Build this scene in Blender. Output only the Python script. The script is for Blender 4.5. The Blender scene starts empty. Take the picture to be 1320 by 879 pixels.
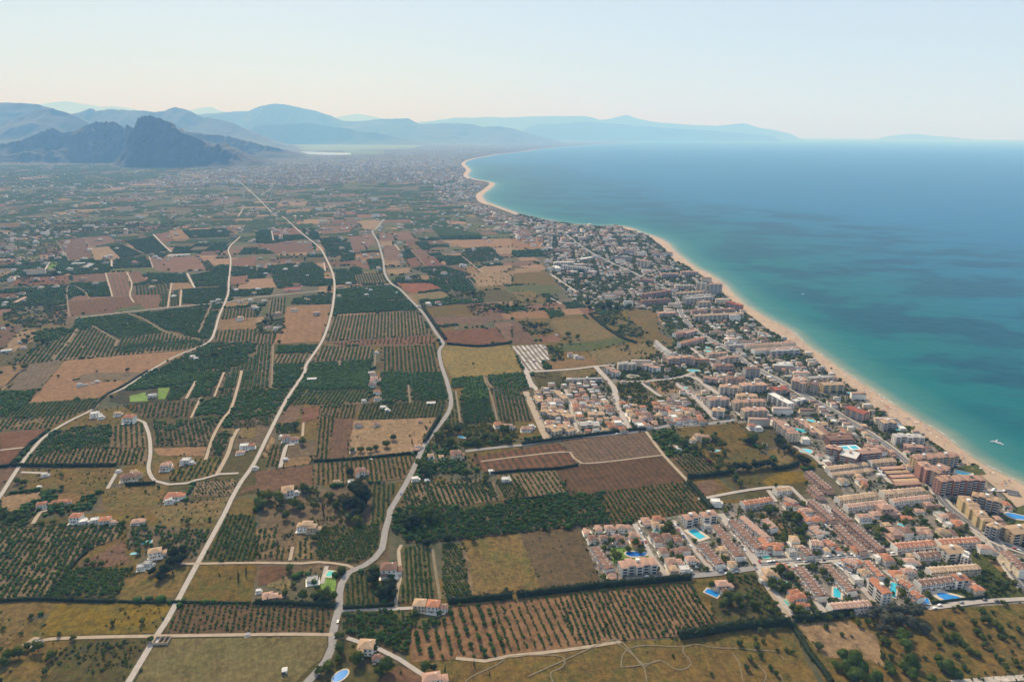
import bpy, math, random
import numpy as np
from mathutils import Matrix, Vector
random.seed(7)
rng = np.random.default_rng(7)
R = math.radians
S = bpy.context.scene
COL = S.collection
# ---------------------------------------------------------------- camera
PW, PH = 1320.0, 879.0            # size of the photograph the tracings were read from
FPX = 880.0                       # focal length in those pixels
CAMZ = 400.0
PITCH = math.atan((PH/2 - 172.5)/FPX)
ROLL = R(0.30)
cd = bpy.data.cameras.new('camera'); cam = bpy.data.objects.new('camera', cd); COL.objects.link(cam)
cd.sensor_width = 36.0; cd.lens = FPX/PW*36.0; cd.clip_start = 1.0; cd.clip_end = 400000.0
fwd = Vector((0, math.cos(PITCH), -math.sin(PITCH)))
right0 = Vector((1, 0, 0)); up0 = right0.cross(fwd)
right = right0*math.cos(ROLL) + up0*math.sin(ROLL)
up = right.cross(fwd)
mw = Matrix((right, up, -fwd)).transposed().to_4x4(); mw.translation = (0, 0, CAMZ)
cam.matrix_world = mw
S.camera = cam
# ---------------------------------------------------------------- sky, sun, exposure
SUN_AZ = R(-22.0)                 # measured from straight ahead, minus is to the left
SUN_EL = R(40.0)
W = bpy.data.worlds.new('World'); S.world = W; W.use_nodes = True
nt = W.node_tree; nt.nodes.clear()
sky = nt.nodes.new('ShaderNodeTexSky'); sky.sky_type = 'NISHITA'; sky.sun_disc = False
sky.sun_elevation = SUN_EL; sky.sun_rotation = SUN_AZ
sky.altitude = 400; sky.air_density = 1.0; sky.dust_density = 0.8; sky.ozone_density = 1.6
bg = nt.nodes.new('ShaderNodeBackground'); bg.inputs[1].default_value = 0.090
wo = nt.nodes.new('ShaderNodeOutputWorld')
vm = nt.nodes.new('ShaderNodeMix'); vm.data_type = 'RGBA'; vm.inputs[0].default_value = .60; vm.inputs[7].default_value = (7.6, 9.0, 11.0, 1)   # thin high veil that whitens the blue
nt.links.new(sky.outputs[0], vm.inputs[6]); nt.links.new(vm.outputs[2], bg.inputs[0]); nt.links.new(bg.outputs[0], wo.inputs[0])
sl = bpy.data.lights.new('sun', 'SUN'); sl.energy = 5.0; sl.angle = R(0.5); sl.color = (1.0, 0.89, 0.72)
so = bpy.data.objects.new('sun', sl); COL.objects.link(so)
sd = Vector((math.sin(SUN_AZ)*math.cos(SUN_EL), math.cos(SUN_AZ)*math.cos(SUN_EL), math.sin(SUN_EL)))
so.rotation_euler = sd.to_track_quat('Z', 'Y').to_euler()
S.view_settings.view_transform = 'Standard'; S.view_settings.look = 'None'
S.view_settings.exposure = 0.12; S.view_settings.gamma = 1.0; S.view_settings.use_curve_mapping = False
S.cycles.max_bounces = 5; S.cycles.diffuse_bounces = 2; S.cycles.glossy_bounces = 2
S.cycles.transparent_max_bounces = 6; S.cycles.volume_bounces = 2
S.cycles.use_denoising = True
# ---------------------------------------------------------------- from picture to place
_r = np.array(right); _u = np.array(up); _f = np.array(fwd)
def G(pts, z=0.0):
    """points of the photograph (x, y) -> where that sight line meets height z"""
    p = np.atleast_2d(np.array(pts, float))
    d = (p[:, :1]-PW/2)*_r + (PH/2-p[:, 1:2])*_u + FPX*_f
    t = (z-CAMZ)/np.minimum(d[:, 2], -3.0)
    return np.stack([t*d[:, 0], t*d[:, 1]], 1)
def G1(x, y, z=0.0): return G([(x, y)], z)[0]
def proj(x, y, z=0.0):
    v = np.array([x, y, z-CAMZ]); d = v@_f
    return (PW/2 + FPX*(v@_r)/d, PH/2 - FPX*(v@_u)/d)
TL = dict(A=(0,280,4),B=(330,280,4),C=(660,280,4),D=(0,480,4),E=(330,480,4),F=(600,480,4),G=(0,660,4),H=(330,660,4),
          I=(500,660,4),J=(780,660,4),K=(990,400,4),L=(840,480,4.396),M=(1060,560,4.396),N=(990,660,4),O=(930,560,6.657),
          P=(880,380,6.657),Q=(1122,580,6.657),R=(680,290,6.657),S=(980,640,6.657),T=(1122,680,6.657),U=(0,100,3),V=(440,100,3),X=(0,0,1))
def tp(t, s):
    """'x,y x,y' read in a detail of the photograph -> photograph coordinates"""
    ox, oy, k = TL[t]
    return [(ox+float(a.split(',')[0])/k, oy+float(a.split(',')[1])/k) for a in s.split()]
def inpoly(P, poly):
    x, y = P[:, 0], P[:, 1]; c = np.zeros(len(P), bool); n = len(poly); j = n-1
    for i in range(n):
        xi, yi = poly[i]; xj, yj = poly[j]
        m = ((yi > y) != (yj > y))
        if yj != yi: c ^= m & (x < (xj-xi)*(y-yi)/(yj-yi)+xi)
        j = i
    return c
# ---------------------------------------------------------------- objects
def link(o, parent=None):
    COL.objects.link(o)
    if parent is not None: o.parent = parent
    return o
def props(o, label=None, cat=None, group=None, kind=None):
    if label: o['label'] = label
    if cat: o['category'] = cat
    if group: o['group'] = group
    if kind: o['kind'] = kind
    return o
def mesh_np(name, V, faces, mats=(), midx=None, smooth=False, tint=None):
    """faces: an (n,3) or (n,4) array, or a list of such arrays"""
    me = bpy.data.meshes.new(name)
    if not isinstance(faces, (list, tuple)): faces = [faces]
    faces = [np.asarray(f, np.int32) for f in faces if len(f)]
    V = np.asarray(V, np.float32)
    nl = sum(f.size for f in faces); npol = sum(len(f) for f in faces)
    me.vertices.add(len(V)); me.vertices.foreach_set('co', V.ravel())
    me.loops.add(nl); me.loops.foreach_set('vertex_index', np.concatenate([f.ravel() for f in faces]))
    tot = np.concatenate([np.full(len(f), f.shape[1], np.int32) for f in faces])
    st = np.concatenate([[0], np.cumsum(tot)[:-1]]).astype(np.int32)
    me.polygons.add(npol); me.polygons.foreach_set('loop_start', st); me.polygons.foreach_set('loop_total', tot)
    for m in mats: me.materials.append(m)
    if midx is not None: me.polygons.foreach_set('material_index', np.asarray(midx, np.int32))
    if smooth: me.polygons.foreach_set('use_smooth', np.ones(npol, bool))
    if tint is not None:
        a = me.attributes.new('tint', 'FLOAT', 'POINT'); a.data.foreach_set('value', np.asarray(tint, np.float32))
    me.update(calc_edges=True)
    return me
class MB:
    """collects simple shapes into one mesh"""
    def __init__(s): s.v = []; s.f = []; s.m = []
    def add(s, vs, fs, mi=0):
        b = len(s.v); s.v += [tuple(v) for v in vs]; s.f += [tuple(b+i for i in f) for f in fs]; s.m += [mi]*len(fs)
    def box(s, x0, x1, y0, y1, z0, z1, mi=0, bottom=False):
        vs = [(x0,y0,z0),(x1,y0,z0),(x1,y1,z0),(x0,y1,z0),(x0,y0,z1),(x1,y0,z1),(x1,y1,z1),(x0,y1,z1)]
        fs = [(0,1,5,4),(1,2,6,5),(2,3,7,6),(3,0,4,7),(4,5,6,7)] + ([(3,2,1,0)] if bottom else [])
        s.add(vs, fs, mi)
    def prism(s, poly, z0, z1, mi=0, top=True):
        n = len(poly)
        vs = [(x, y, z0) for x, y in poly]+[(x, y, z1) for x, y in poly]
        s.add(vs, [(i, (i+1) % n, n+(i+1) % n, n+i) for i in range(n)] + ([tuple(range(n, 2*n))] if top else []), mi)
    def hip(s, x0, x1, y0, y1, z0, h, t=0.18, mi=0):
        """hipped roof with an eaves board of thickness t"""
        lx, ly = x1-x0, y1-y0; k = min(lx, ly)/2
        if lx >= ly: r = [(x0+k, (y0+y1)/2, z0+t+h), (x1-k+1e-3, (y0+y1)/2, z0+t+h)]
        else: r = [((x0+x1)/2, y0+k, z0+t+h), ((x0+x1)/2, y1-k+1e-3, z0+t+h)]
        vs = [(x0,y0,z0),(x1,y0,z0),(x1,y1,z0),(x0,y1,z0),(x0,y0,z0+t),(x1,y0,z0+t),(x1,y1,z0+t),(x0,y1,z0+t)]+r
        fs = [(0,1,5,4),(1,2,6,5),(2,3,7,6),(3,0,4,7),(3,2,1,0)]
        fs += [(4,5,9,8),(5,6,9),(6,7,8,9),(7,4,8)] if lx >= ly else [(4,5,8),(5,6,9,8),(6,7,9),(7,4,8,9)]
        s.add(vs, fs, mi)
    def gable(s, x0, x1, y0, y1, z0, h, t=0.18, mi=0):
        """gabled roof, ridge along x"""
        ym = (y0+y1)/2
        vs = [(x0,y0,z0),(x1,y0,z0),(x1,y1,z0),(x0,y1,z0),(x0,y0,z0+t),(x1,y0,z0+t),(x1,y1,z0+t),(x0,y1,z0+t),(x0,ym,z0+t+h),(x1,ym,z0+t+h)]
        s.add(vs, [(0,1,5,4),(1,2,6,9,5),(2,3,7,6),(3,0,4,8,7),(3,2,1,0),(4,5,9,8),(6,7,8,9)], mi)
    def mesh(s, name, *mats):
        me = bpy.data.meshes.new(name); me.from_pydata(s.v, [], s.f)
        for m in mats: me.materials.append(m)
        if len(mats) > 1: me.polygons.foreach_set('material_index', s.m)
        me.update(); return me
def obj(name, me, parent=None, loc=None, rz=None, sc=None):
    o = bpy.data.objects.new(name, me)
    if loc is not None: o.location = loc
    if rz is not None: o.rotation_euler = (0, 0, rz)
    if sc is not None: o.scale = sc
    return link(o, parent)
def empty(name, loc, rz=0.0, sc=(1, 1, 1)):
    o = bpy.data.objects.new(name, None); o.location = loc; o.rotation_euler = (0, 0, rz); o.scale = sc
    o.empty_display_size = 0.5
    return link(o)
# ---------------------------------------------------------------- materials
def srgb(c):
    return tuple(((v/255)/12.92 if v/255 <= 0.04045 else ((v/255+0.055)/1.055)**2.4) for v in c)
class NT:
    def __init__(s, name):
        s.m = bpy.data.materials.new(name); s.m.use_nodes = True; s.t = s.m.node_tree; s.t.nodes.clear()
        s.out = s.n('ShaderNodeOutputMaterial'); s.p = s.n('ShaderNodeBsdfPrincipled'); s.l(s.p.outputs[0], s.out.inputs[0])
    def n(s, k, **kw):
        n = s.t.nodes.new(k)
        for a, v in kw.items(): setattr(n, a, v)
        return n
    def l(s, a, b): s.t.links.new(a, b)
    def val(s, sock, v):
        if isinstance(v, (int, float)): sock.default_value = v
        elif isinstance(v, (tuple, list)): sock.default_value = (*v, 1.0)[:4] if len(sock.default_value) == 4 else tuple(v)
        else: s.l(v, sock)
    def math(s, op, a, b=0.0, c=0.0, clamp=False):
        n = s.n('ShaderNodeMath', operation=op, use_clamp=clamp); s.val(n.inputs[0], a); s.val(n.inputs[1], b); s.val(n.inputs[2], c)
        return n.outputs[0]
    def mix(s, f, a, b):
        n = s.n('ShaderNodeMix', data_type='RGBA'); s.val(n.inputs[0], f); s.val(n.inputs[6], a); s.val(n.inputs[7], b)
        return n.outputs[2]
    def pos(s):
        g = s.n('ShaderNodeNewGeometry'); return g.outputs['Position']
    def noise(s, vec, scale, detail=3.0, rough=0.55, lo=None, hi=None):
        n = s.n('ShaderNodeTexNoise'); s.l(vec, n.inputs['Vector'])
        n.inputs['Scale'].default_value = scale; n.inputs['Detail'].default_value = detail; n.inputs['Roughness'].default_value = rough
        o = n.outputs['Fac']
        if lo is not None:
            m = s.n('ShaderNodeMapRange'); s.l(o, m.inputs[0]); m.inputs[1].default_value = lo; m.inputs[2].default_value = hi; o = m.outputs[0]
        return o
def flat(name, c, rough=0.85, spec=0.2, var=0.12, sc=0.6, metal=0.0):
    """one colour with worn variation"""
    t = NT(name); d = tuple(v*(1-var) for v in c); h = tuple(min(1, v*(1+var)) for v in c)
    f = t.noise(t.pos(), sc, 4, 0.6, 0.3, 0.7)
    t.l(t.mix(f, d, h), t.p.inputs['Base Color'])
    t.p.inputs['Roughness'].default_value = rough; t.p.inputs['Specular IOR Level'].default_value = spec; t.p.inputs['Metallic'].default_value = metal
    return t.m
# ================================================================ the land
def groundmat(name, c1, c2, c3=None, ang=None, sp=4.0, amt=0.0, c4=None, blotch=0.012, fine=0.35, c5=None):
    """soil or grass: three tones in blotches of several sizes, with plough or crop rows when ang is given"""
    t = NT(name); P = t.pos(); oi = t.n('ShaderNodeObjectInfo')
    f1 = t.noise(P, blotch, 6, 0.68, 0.40, 0.60); f2 = t.noise(P, blotch*4.5, 6, 0.72, 0.44, 0.62); f3 = t.noise(P, fine*.45, 5, 0.85, 0.44, 0.60)
    col = t.mix(f1, c1, c2)
    if c3 is not None: col = t.mix(t.noise(P, blotch*2.6, 6, 0.75, 0.52, 0.64), col, c3)
    if c5 is not None: col = t.mix(t.math('MULTIPLY', t.noise(P, blotch*1.5, 7, 0.78, 0.45, 0.57), .9), col, c5)
    dark = tuple(v*0.50 for v in c1)
    col = t.mix(t.math('MULTIPLY', f2, 0.68), col, dark)
    col = t.mix(t.math('MULTIPLY', f3, 0.62), col, tuple(min(1, v*1.6) for v in c2))
    mp = t.n('ShaderNodeMapping'); t.l(P, mp.inputs[0]); mp.inputs['Rotation'].default_value = (0, 0, (ang if ang is not None else R(103))); mp.inputs['Scale'].default_value = (.12, 1.6, 1)
    mp.vector_type = 'TEXTURE'; mp.inputs['Scale'].default_value = (9, .8, 1)
    col = t.mix(t.math('MULTIPLY', t.noise(mp.outputs[0], 0.55, 3, 0.6, 0.45, 0.65), 0.30), col, dark)
    if ang is not None:
        sx = t.n('ShaderNodeSeparateXYZ'); t.l(P, sx.inputs[0])
        u = t.math('ADD', t.math('MULTIPLY', sx.outputs[0], math.sin(ang)), t.math('MULTIPLY', sx.outputs[1], -math.cos(ang)))
        u = t.math('ADD', u, t.math('MULTIPLY', t.noise(P, 0.02, 2), 2.0))
        w = t.math('SINE', t.math('MULTIPLY', u, 2*math.pi/sp))
        w = t.math('MULTIPLY', t.math('ADD', t.math('MULTIPLY', w, 0.5), 0.5), t.noise(P, 0.06, 3, 0.6, 0.25, 0.6))
        col = t.mix(t.math('MULTIPLY', w, amt), col, c4 if c4 is not None else dark)
    hs = t.n('ShaderNodeHueSaturation'); t.l(col, hs.inputs['Color']); t.l(t.math('MULTIPLY_ADD', oi.outputs['Random'], .36, .80), hs.inputs['Value']); t.l(t.math('MULTIPLY_ADD', oi.outputs['Random'], -.22, 1.16), hs.inputs['Saturation'])
    t.l(hs.outputs[0], t.p.inputs['Base Color']); t.p.inputs['Roughness'].default_value = 0.95; t.p.inputs['Specular IOR Level'].default_value = 0.1
    return t.m
SOIL = {  # two main tones and a blotch tone, all real surface albedos
 'br': ((.130,.082,.058),(.165,.106,.075),(.095,.066,.047)), 'bg': ((.125,.098,.068),(.155,.122,.085),(.080,.076,.042)),
 'bd': ((.120,.088,.058),(.150,.110,.074),(.085,.072,.045)), 'os': ((.150,.112,.070),(.190,.142,.090),(.100,.088,.048)),
 'rd': ((.165,.092,.066),(.200,.115,.082),(.115,.072,.052)), 're': ((.220,.095,.066),(.260,.125,.088),(.200,.100,.070)),
 'tn': ((.215,.152,.092),(.265,.188,.118),(.150,.118,.066)), 'pe': ((.240,.155,.100),(.285,.185,.122),(.180,.125,.082)),
 'or': ((.190,.122,.078),(.235,.152,.100),(.130,.096,.062)), 'ms': ((.12,.17,.075),(.16,.21,.095),(.09,.13,.06)), 'ol': ((.145,.105,.050),(.195,.142,.062),(.105,.078,.045)),
 'go': ((.175,.135,.038),(.225,.168,.050),(.095,.092,.030)), 'mo': ((.130,.112,.052),(.150,.128,.060),(.112,.102,.044)),
 'gr': ((.062,.086,.028),(.088,.108,.036),(.110,.100,.042)), 'lw': ((.100,.170,.030),(.130,.200,.040),(.120,.150,.040)),
 'dk': ((.046,.054,.030),(.068,.068,.038),(.090,.072,.045)), 'gd': ((.085,.078,.040),(.120,.098,.054),(.050,.055,.026)),
 'ur': ((.230,.195,.160),(.290,.250,.210),(.120,.115,.080)), 'pv': ((.330,.285,.240),(.390,.340,.290),(.260,.225,.190)),
}
SOIL = {k: tuple(tuple(x*f for x, f in zip(c, (.76, .685, .545))) if k not in ('lw', 'pv', 'ms') else c for c in v) for k, v in SOIL.items()}
_gm = {}
GREENISH = ('ol', 'go', 'gd', 'mo', 'gr')
def gmat(k, ang=None, sp=4.0, amt=0.0, c4=None):
    key = (k, None if ang is None else round(ang, 2), sp, amt, c4)
    if key not in _gm:
        a, b, c = SOIL[k]; _gm[key] = groundmat('soil_'+k, a, b, c, ang, sp, amt, c4, blotch={'go': .02, 'ol': .018, 'ur': .03, 'gd': .03}.get(k, .012), c5=(.066,.076,.020) if k in ('ol', 'gd') else ((.085,.080,.026) if k in ('go', 'mo') else None))
    return _gm[key]
nlayer = [0]
def sheet(name, gp, z, mat, kind='structure'):
    me = bpy.data.meshes.new(name); a = 0.0
    for i in range(len(gp)):
        x0, y0 = gp[i-1]; x1, y1 = gp[i]; a += x0*y1-x1*y0
    gp = list(gp) if a > 0 else list(gp)[::-1]
    me.from_pydata([(x, y, 0) for x, y in gp], [], [tuple(range(len(gp)))]); me.materials.append(mat)
    return props(obj(name, me, loc=(0, 0, z)), kind=kind)
# base ground to beyond the horizon
t = NT('ground_scrub'); P = t.pos()
c = t.mix(t.noise(P, 0.0035, 6, 0.62, 0.38, 0.62), (.060,.062,.030), (.115,.090,.052))
c = t.mix(t.noise(P, 0.02, 5, 0.7, 0.42, 0.62), c, (.050,.058,.028)); c = t.mix(t.math('MULTIPLY', t.noise(P, 0.12, 4, 0.7, 0.45, 0.7), .6), c, (.150,.112,.070))
t.l(c, t.p.inputs['Base Color']); t.p.inputs['Roughness'].default_value = 0.95; t.p.inputs['Specular IOR Level'].default_value = 0.1
sheet('ground', [(-60000,-3000),(60000,-3000),(60000,97000),(-60000,97000)], 0.0, t.m)
# ---------------------------------------------------------------- shore
coast_px = [(1003,179.2),(950,179.6),(907,180),(880,181),(840,182),(807,183.5),(740,188.5),(700,192),(673,196),(645,199),(627,202),(610,205.5),(601,209),(600,213),(606,219),(603,226),(612,231),
  (636,236),(632,243),(622,251),(625,259),(636,264),(647,268),(673,277),(700,283),(723,287),(750,290),(773,291.5),(793,291),(812,294),(827,300),(847,306),(861,314),(868,322),(877,330),(897,345),
  (912,352),(925,360),(935,368),(942,376),(957,390),(973,401),(990,411),(1015,424),(1028,434),(1040,445),(1065,462),(1090,481),(1115,497),(1140,514),(1165,530),(1190,545),(1215,560),(1240,580),(1265,597),(1290,610),(1310,620)]
cg = G(coast_px)
d_ = cg[-1]-cg[-4]; d_ = d_/np.linalg.norm(d_)
cg = np.vstack([cg, cg[-1]+d_*120, cg[-1]+d_*500, cg[-1]+d_*1600])
def smooth_line(p, step):
    """Catmull-Rom through the points, resampled"""
    p = np.asarray(p, float); out = []
    q = np.vstack([2*p[0]-p[1], p, 2*p[-1]-p[-2]])
    for i in range(1, len(q)-2):
        n = max(1, int(np.linalg.norm(q[i+1]-q[i])/step)); n = min(n, 60)
        for k in range(n):
            u = k/n; a, b, c_, d = q[i-1], q[i], q[i+1], q[i+2]
            out.append(0.5*((2*b)+(c_-a)*u+(2*a-5*b+4*c_-d)*u*u+(3*b-a-3*c_+d)*u**3))
    out.append(p[-1]); return np.array(out)
CL = smooth_line(cg, 12.0)
tg = np.gradient(CL, axis=0); tg /= np.linalg.norm(tg, axis=1)[:, None]+1e-9
for _ in range(12):
    tg[1:-1] = (tg[:-2]+tg[1:-1]*2+tg[2:])/4
tg /= np.linalg.norm(tg, axis=1)[:, None]
nsea = np.stack([-tg[:, 1], tg[:, 0]], 1)      # towards the water (the line runs from far to near, water on its left hand)
SEAPOLY = np.vstack([CL, [(9000, CL[-1][1]-300), (60000, -2000), (60000, 96000), (CL[0][0]*1.2, 96000)]])
def insea(Pt): return inpoly(np.atleast_2d(Pt), SEAPOLY)
def water():
    t = NT('sea_water'); P = t.pos()
    a = t.n('ShaderNodeAttribute', attribute_name='shore'); sh = a.outputs['Fac']
    r = t.n('ShaderNodeValToRGB'); t.l(sh, r.inputs[0]); cr = r.color_ramp
    cr.elements[0].position = 0.0; cr.elements[0].color = (.34,.30,.20,1)
    cr.elements[1].position = 1.0; cr.elements[1].color = (.004,.115,.235,1)
    for p_, c_ in ((.006,(.20,.24,.18)),(.022,(.045,.165,.145)),(.075,(.002,.115,.115)),(.22,(.001,.098,.112)),(.5,(.001,.100,.170))):
        e = cr.elements.new(p_); e.color = (*c_, 1)
    mp = t.n('ShaderNodeMapping'); t.l(P, mp.inputs[0]); mp.inputs['Scale'].default_value = (0.85, 1.35, 1); mp.inputs['Rotation'].default_value = (0, 0, R(-25))
    patch = t.noise(mp.outputs[0], 0.0036, 5, 0.62, 0.46, 0.54)
    fade = t.n('ShaderNodeMapRange'); t.l(sh, fade.inputs[0]); fade.inputs[1].default_value = .03; fade.inputs[2].default_value = .14
    far = t.n('ShaderNodeMapRange'); t.l(sh, far.inputs[0]); far.inputs[1].default_value = .75; far.inputs[2].default_value = 1.0; far.inputs[3].default_value = 1; far.inputs[4].default_value = .16
    pf = t.math('MULTIPLY', t.math('MULTIPLY', patch, fade.outputs[0]), t.math('MULTIPLY', far.outputs[0], .68))
    col = t.mix(pf, r.outputs[0], (.000,.034,.072))
    streak = t.n('ShaderNodeMapping'); t.l(P, streak.inputs[0]); streak.inputs['Scale'].default_value = (0.25, 1.3, 1); streak.inputs['Rotation'].default_value = (0, 0, R(14))
    col = t.mix(t.math('MULTIPLY', t.noise(streak.outputs[0], 0.0016, 5, 0.6, 0.45, 0.72), .30), col, (.010,.115,.140))
    col = t.mix(t.math('MULTIPLY', t.noise(mp.outputs[0], 0.03, 5, 0.75, 0.42, 0.66), .28), col, (.012,.135,.160))
    t.l(col, t.p.inputs['Base Color']); t.p.inputs['Roughness'].default_value = 0.32; t.p.inputs['IOR'].default_value = 1.33
    t.p.inputs['Specular IOR Level'].default_value = 0.05
    b = t.n('ShaderNodeBump'); b.inputs['Strength'].default_value = 0.5; b.inputs['Distance'].default_value = 1.0
    h = t.math('ADD', t.noise(P, 0.18, 4, 0.6), t.math('MULTIPLY', t.noise(P, 0.02, 3, 0.6), 3.0)); t.l(h, b.inputs['Height']); t.l(b.outputs[0], t.p.inputs['Normal'])
    return t.m
WAT = water()
# the sheet of open water and, joined to it in the same object, the shelving strip along the shore
me = bpy.data.meshes.new('sea'); n0 = len(SEAPOLY)
offs = [0, 3, 8, 16, 30, 50, 80, 120, 180, 260, 380, 540, 760, 1050, 1400]
ndir = nsea.copy()
for _ in range(60): ndir[1:-1] = (ndir[:-2]+ndir[1:-1]*2+ndir[2:])/4
vs = [(x, y, 0.16) for x, y in SEAPOLY]; sh = [1.0]*n0; fs = [tuple(range(n0))[::-1]]
keep = [i for i in range(len(CL)) if CL[i][1] < 9500]
base = n0
for i in keep:
    for k, o_ in enumerate(offs):
        w_ = min(1, o_/200); nd = nsea[i]*(1-w_)+ndir[i]*w_; nd = nd/np.linalg.norm(nd)
        p_ = CL[i]+nd*o_; vs.append((p_[0], p_[1], 0.40-0.2*o_/1400)); sh.append(o_/1400)
no = len(offs)
for a in range(len(keep)-1):
    for k in range(no-1):
        fs.append((base+a*no+k, base+(a+1)*no+k, base+(a+1)*no+k+1, base+a*no+k+1)[::-1])
me.from_pydata(vs, [], fs); me.materials.append(WAT)
at = me.attributes.new('shore', 'FLOAT', 'POINT'); at.data.foreach_set('value', sh)
import bmesh
bm = bmesh.new(); bm.from_mesh(me); bmesh.ops.recalc_face_normals(bm, faces=bm.faces)
for f in bm.faces:
    if f.normal.z < 0: f.normal_flip()
bm.to_mesh(me); bm.free()
props(obj('sea', me), kind='structure')
# sand: inland edge traced near, a constant strip far away
sand_px = [(1319,662),(1295,638),(1270,617),(1255,607),(1230,588),(1205,571),(1180,556),(1165,548),(1145,536),(1128,526),(1115,517),(1102,501),(1080,489),(1065,479),(1050,463),(1027,446),(1005,432),(990,425),(980,416),(955,398),(935,381),(925,368),(910,358),(890,346),(867,335),(860,324),(852,316),(835,304),(815,298),(797,294)]
SANDIN = G(sand_px)
ds = SANDIN[0]-SANDIN[2]; ds /= np.linalg.norm(ds)
nearpart = np.array([p for p in CL if p[1] <= G1(797,293)[1]+40])
t = NT('beach_sand'); P = t.pos(); c = t.mix(t.noise(P, .03, 5, .65, .35, .65), (.33,.235,.16), (.41,.295,.20)); c = t.mix(t.math('MULTIPLY', t.noise(P, .5, 3, .7, .5, .7), .35), c, (.33,.235,.15))
t.l(c, t.p.inputs['Base Color']); t.p.inputs['Roughness'].default_value = .95; SAND = t.m
inner = list(SANDIN[::-1])+[SANDIN[0]+ds*700]
outer = [tuple(p+n*6) for p, n in zip(CL, nsea) if p[1] <= SANDIN[-1][1]+10 and p[1] > -200]
sheet('beach', [tuple(p) for p in inner]+outer[::-1], 0.10, SAND)
far = [i for i in range(len(CL)) if SANDIN[-1][1]-60 < CL[i][1] < 60000]
ww = lambda i: 42 if proj(*CL[i])[1] > 236 and proj(*CL[i])[1] < 264 else (26 if CL[i][1] < 6500 else 34+CL[i][1]*.0016)
me = bpy.data.meshes.new('beach'); vs = []; fs = []
for k, i in enumerate(far):
    a = CL[i]+nsea[i]*4; b = CL[i]-nsea[i]*ww(i); vs += [(a[0], a[1], .11), (b[0], b[1], .11)]
    if k: fs.append((2*k-2, 2*k-1, 2*k+1, 2*k))
me.from_pydata(vs, [], fs); me.materials.append(SAND); props(obj('beach', me), kind='structure')
# surf: thin broken foam line
t = NT('surf_foam'); P = t.pos(); tr = t.n('ShaderNodeBsdfTransparent'); mx = t.n('ShaderNodeMixShader')
t.p.inputs['Base Color'].default_value = (.62,.64,.6,1); t.l(t.math('MULTIPLY', t.noise(P, .09, 4, .7, .42, .6), .75), mx.inputs[0]); t.l(tr.outputs[0], mx.inputs[1]); t.l(t.p.outputs[0], mx.inputs[2]); t.l(mx.outputs[0], t.out.inputs[0])
me = bpy.data.meshes.new('surf'); vs = []; fs = []; k = 0
for i in range(len(CL)):
    if -100 < CL[i][1] < 5200:
        w = 1.5+1.2*math.sin(i*.7)+.8*math.sin(i*1.9); a = CL[i]+nsea[i]*(1+.5*math.sin(i*.31)); b = a+nsea[i]*max(.6, w)
        vs += [(a[0], a[1], .46), (b[0], b[1], .46)]
        if k: fs.append((2*k-2, 2*k-1, 2*k+1, 2*k))
        k += 1
me.from_pydata(vs, [], fs); me.materials.append(t.m); props(obj('surf', me), kind='structure')
# ---------------------------------------------------------------- mountains
def vnoise(x, y, seed=0):
    xi = np.floor(x).astype(int); yi = np.floor(y).astype(int); fx = x-xi; fy = y-yi
    h = lambda a, b: np.modf(np.abs(np.sin(a*127.1+b*311.7+seed*74.7)*43758.5453))[0]
    u = fx*fx*(3-2*fx); v = fy*fy*(3-2*fy)
    return (h(xi, yi)*(1-u)+h(xi+1, yi)*u)*(1-v)+(h(xi, yi+1)*(1-u)+h(xi+1, yi+1)*u)*v
def fbm(x, y, seed=0, o=5, ridge=False):
    s = 0; a = .5
    for k in range(o):
        n = vnoise(x*2**k, y*2**k, seed+k)
        s = s+a*(1-abs(2*n-1) if ridge else n); a *= .5
    return s
def rockmat():
    t = NT('mountain_rock'); P = t.pos(); g = t.n('ShaderNodeNewGeometry'); sx = t.n('ShaderNodeSeparateXYZ'); t.l(g.outputs['Normal'], sx.inputs[0])
    c = t.mix(t.noise(P, .004, 6, .65, .4, .6), (.018,.026,.015), (.036,.038,.026))
    st = t.n('ShaderNodeMapRange'); t.l(sx.outputs[2], st.inputs[0]); st.inputs[1].default_value = .80; st.inputs[2].default_value = .55
    c = t.mix(t.math('MULTIPLY', st.outputs[0], t.noise(P, .01, 5, .7, .35, .6)), c, (.075,.070,.062))
    t.l(c, t.p.inputs['Base Color']); t.p.inputs['Roughness'].default_value = .95; return t.m
ROCK = rockmat()
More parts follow.
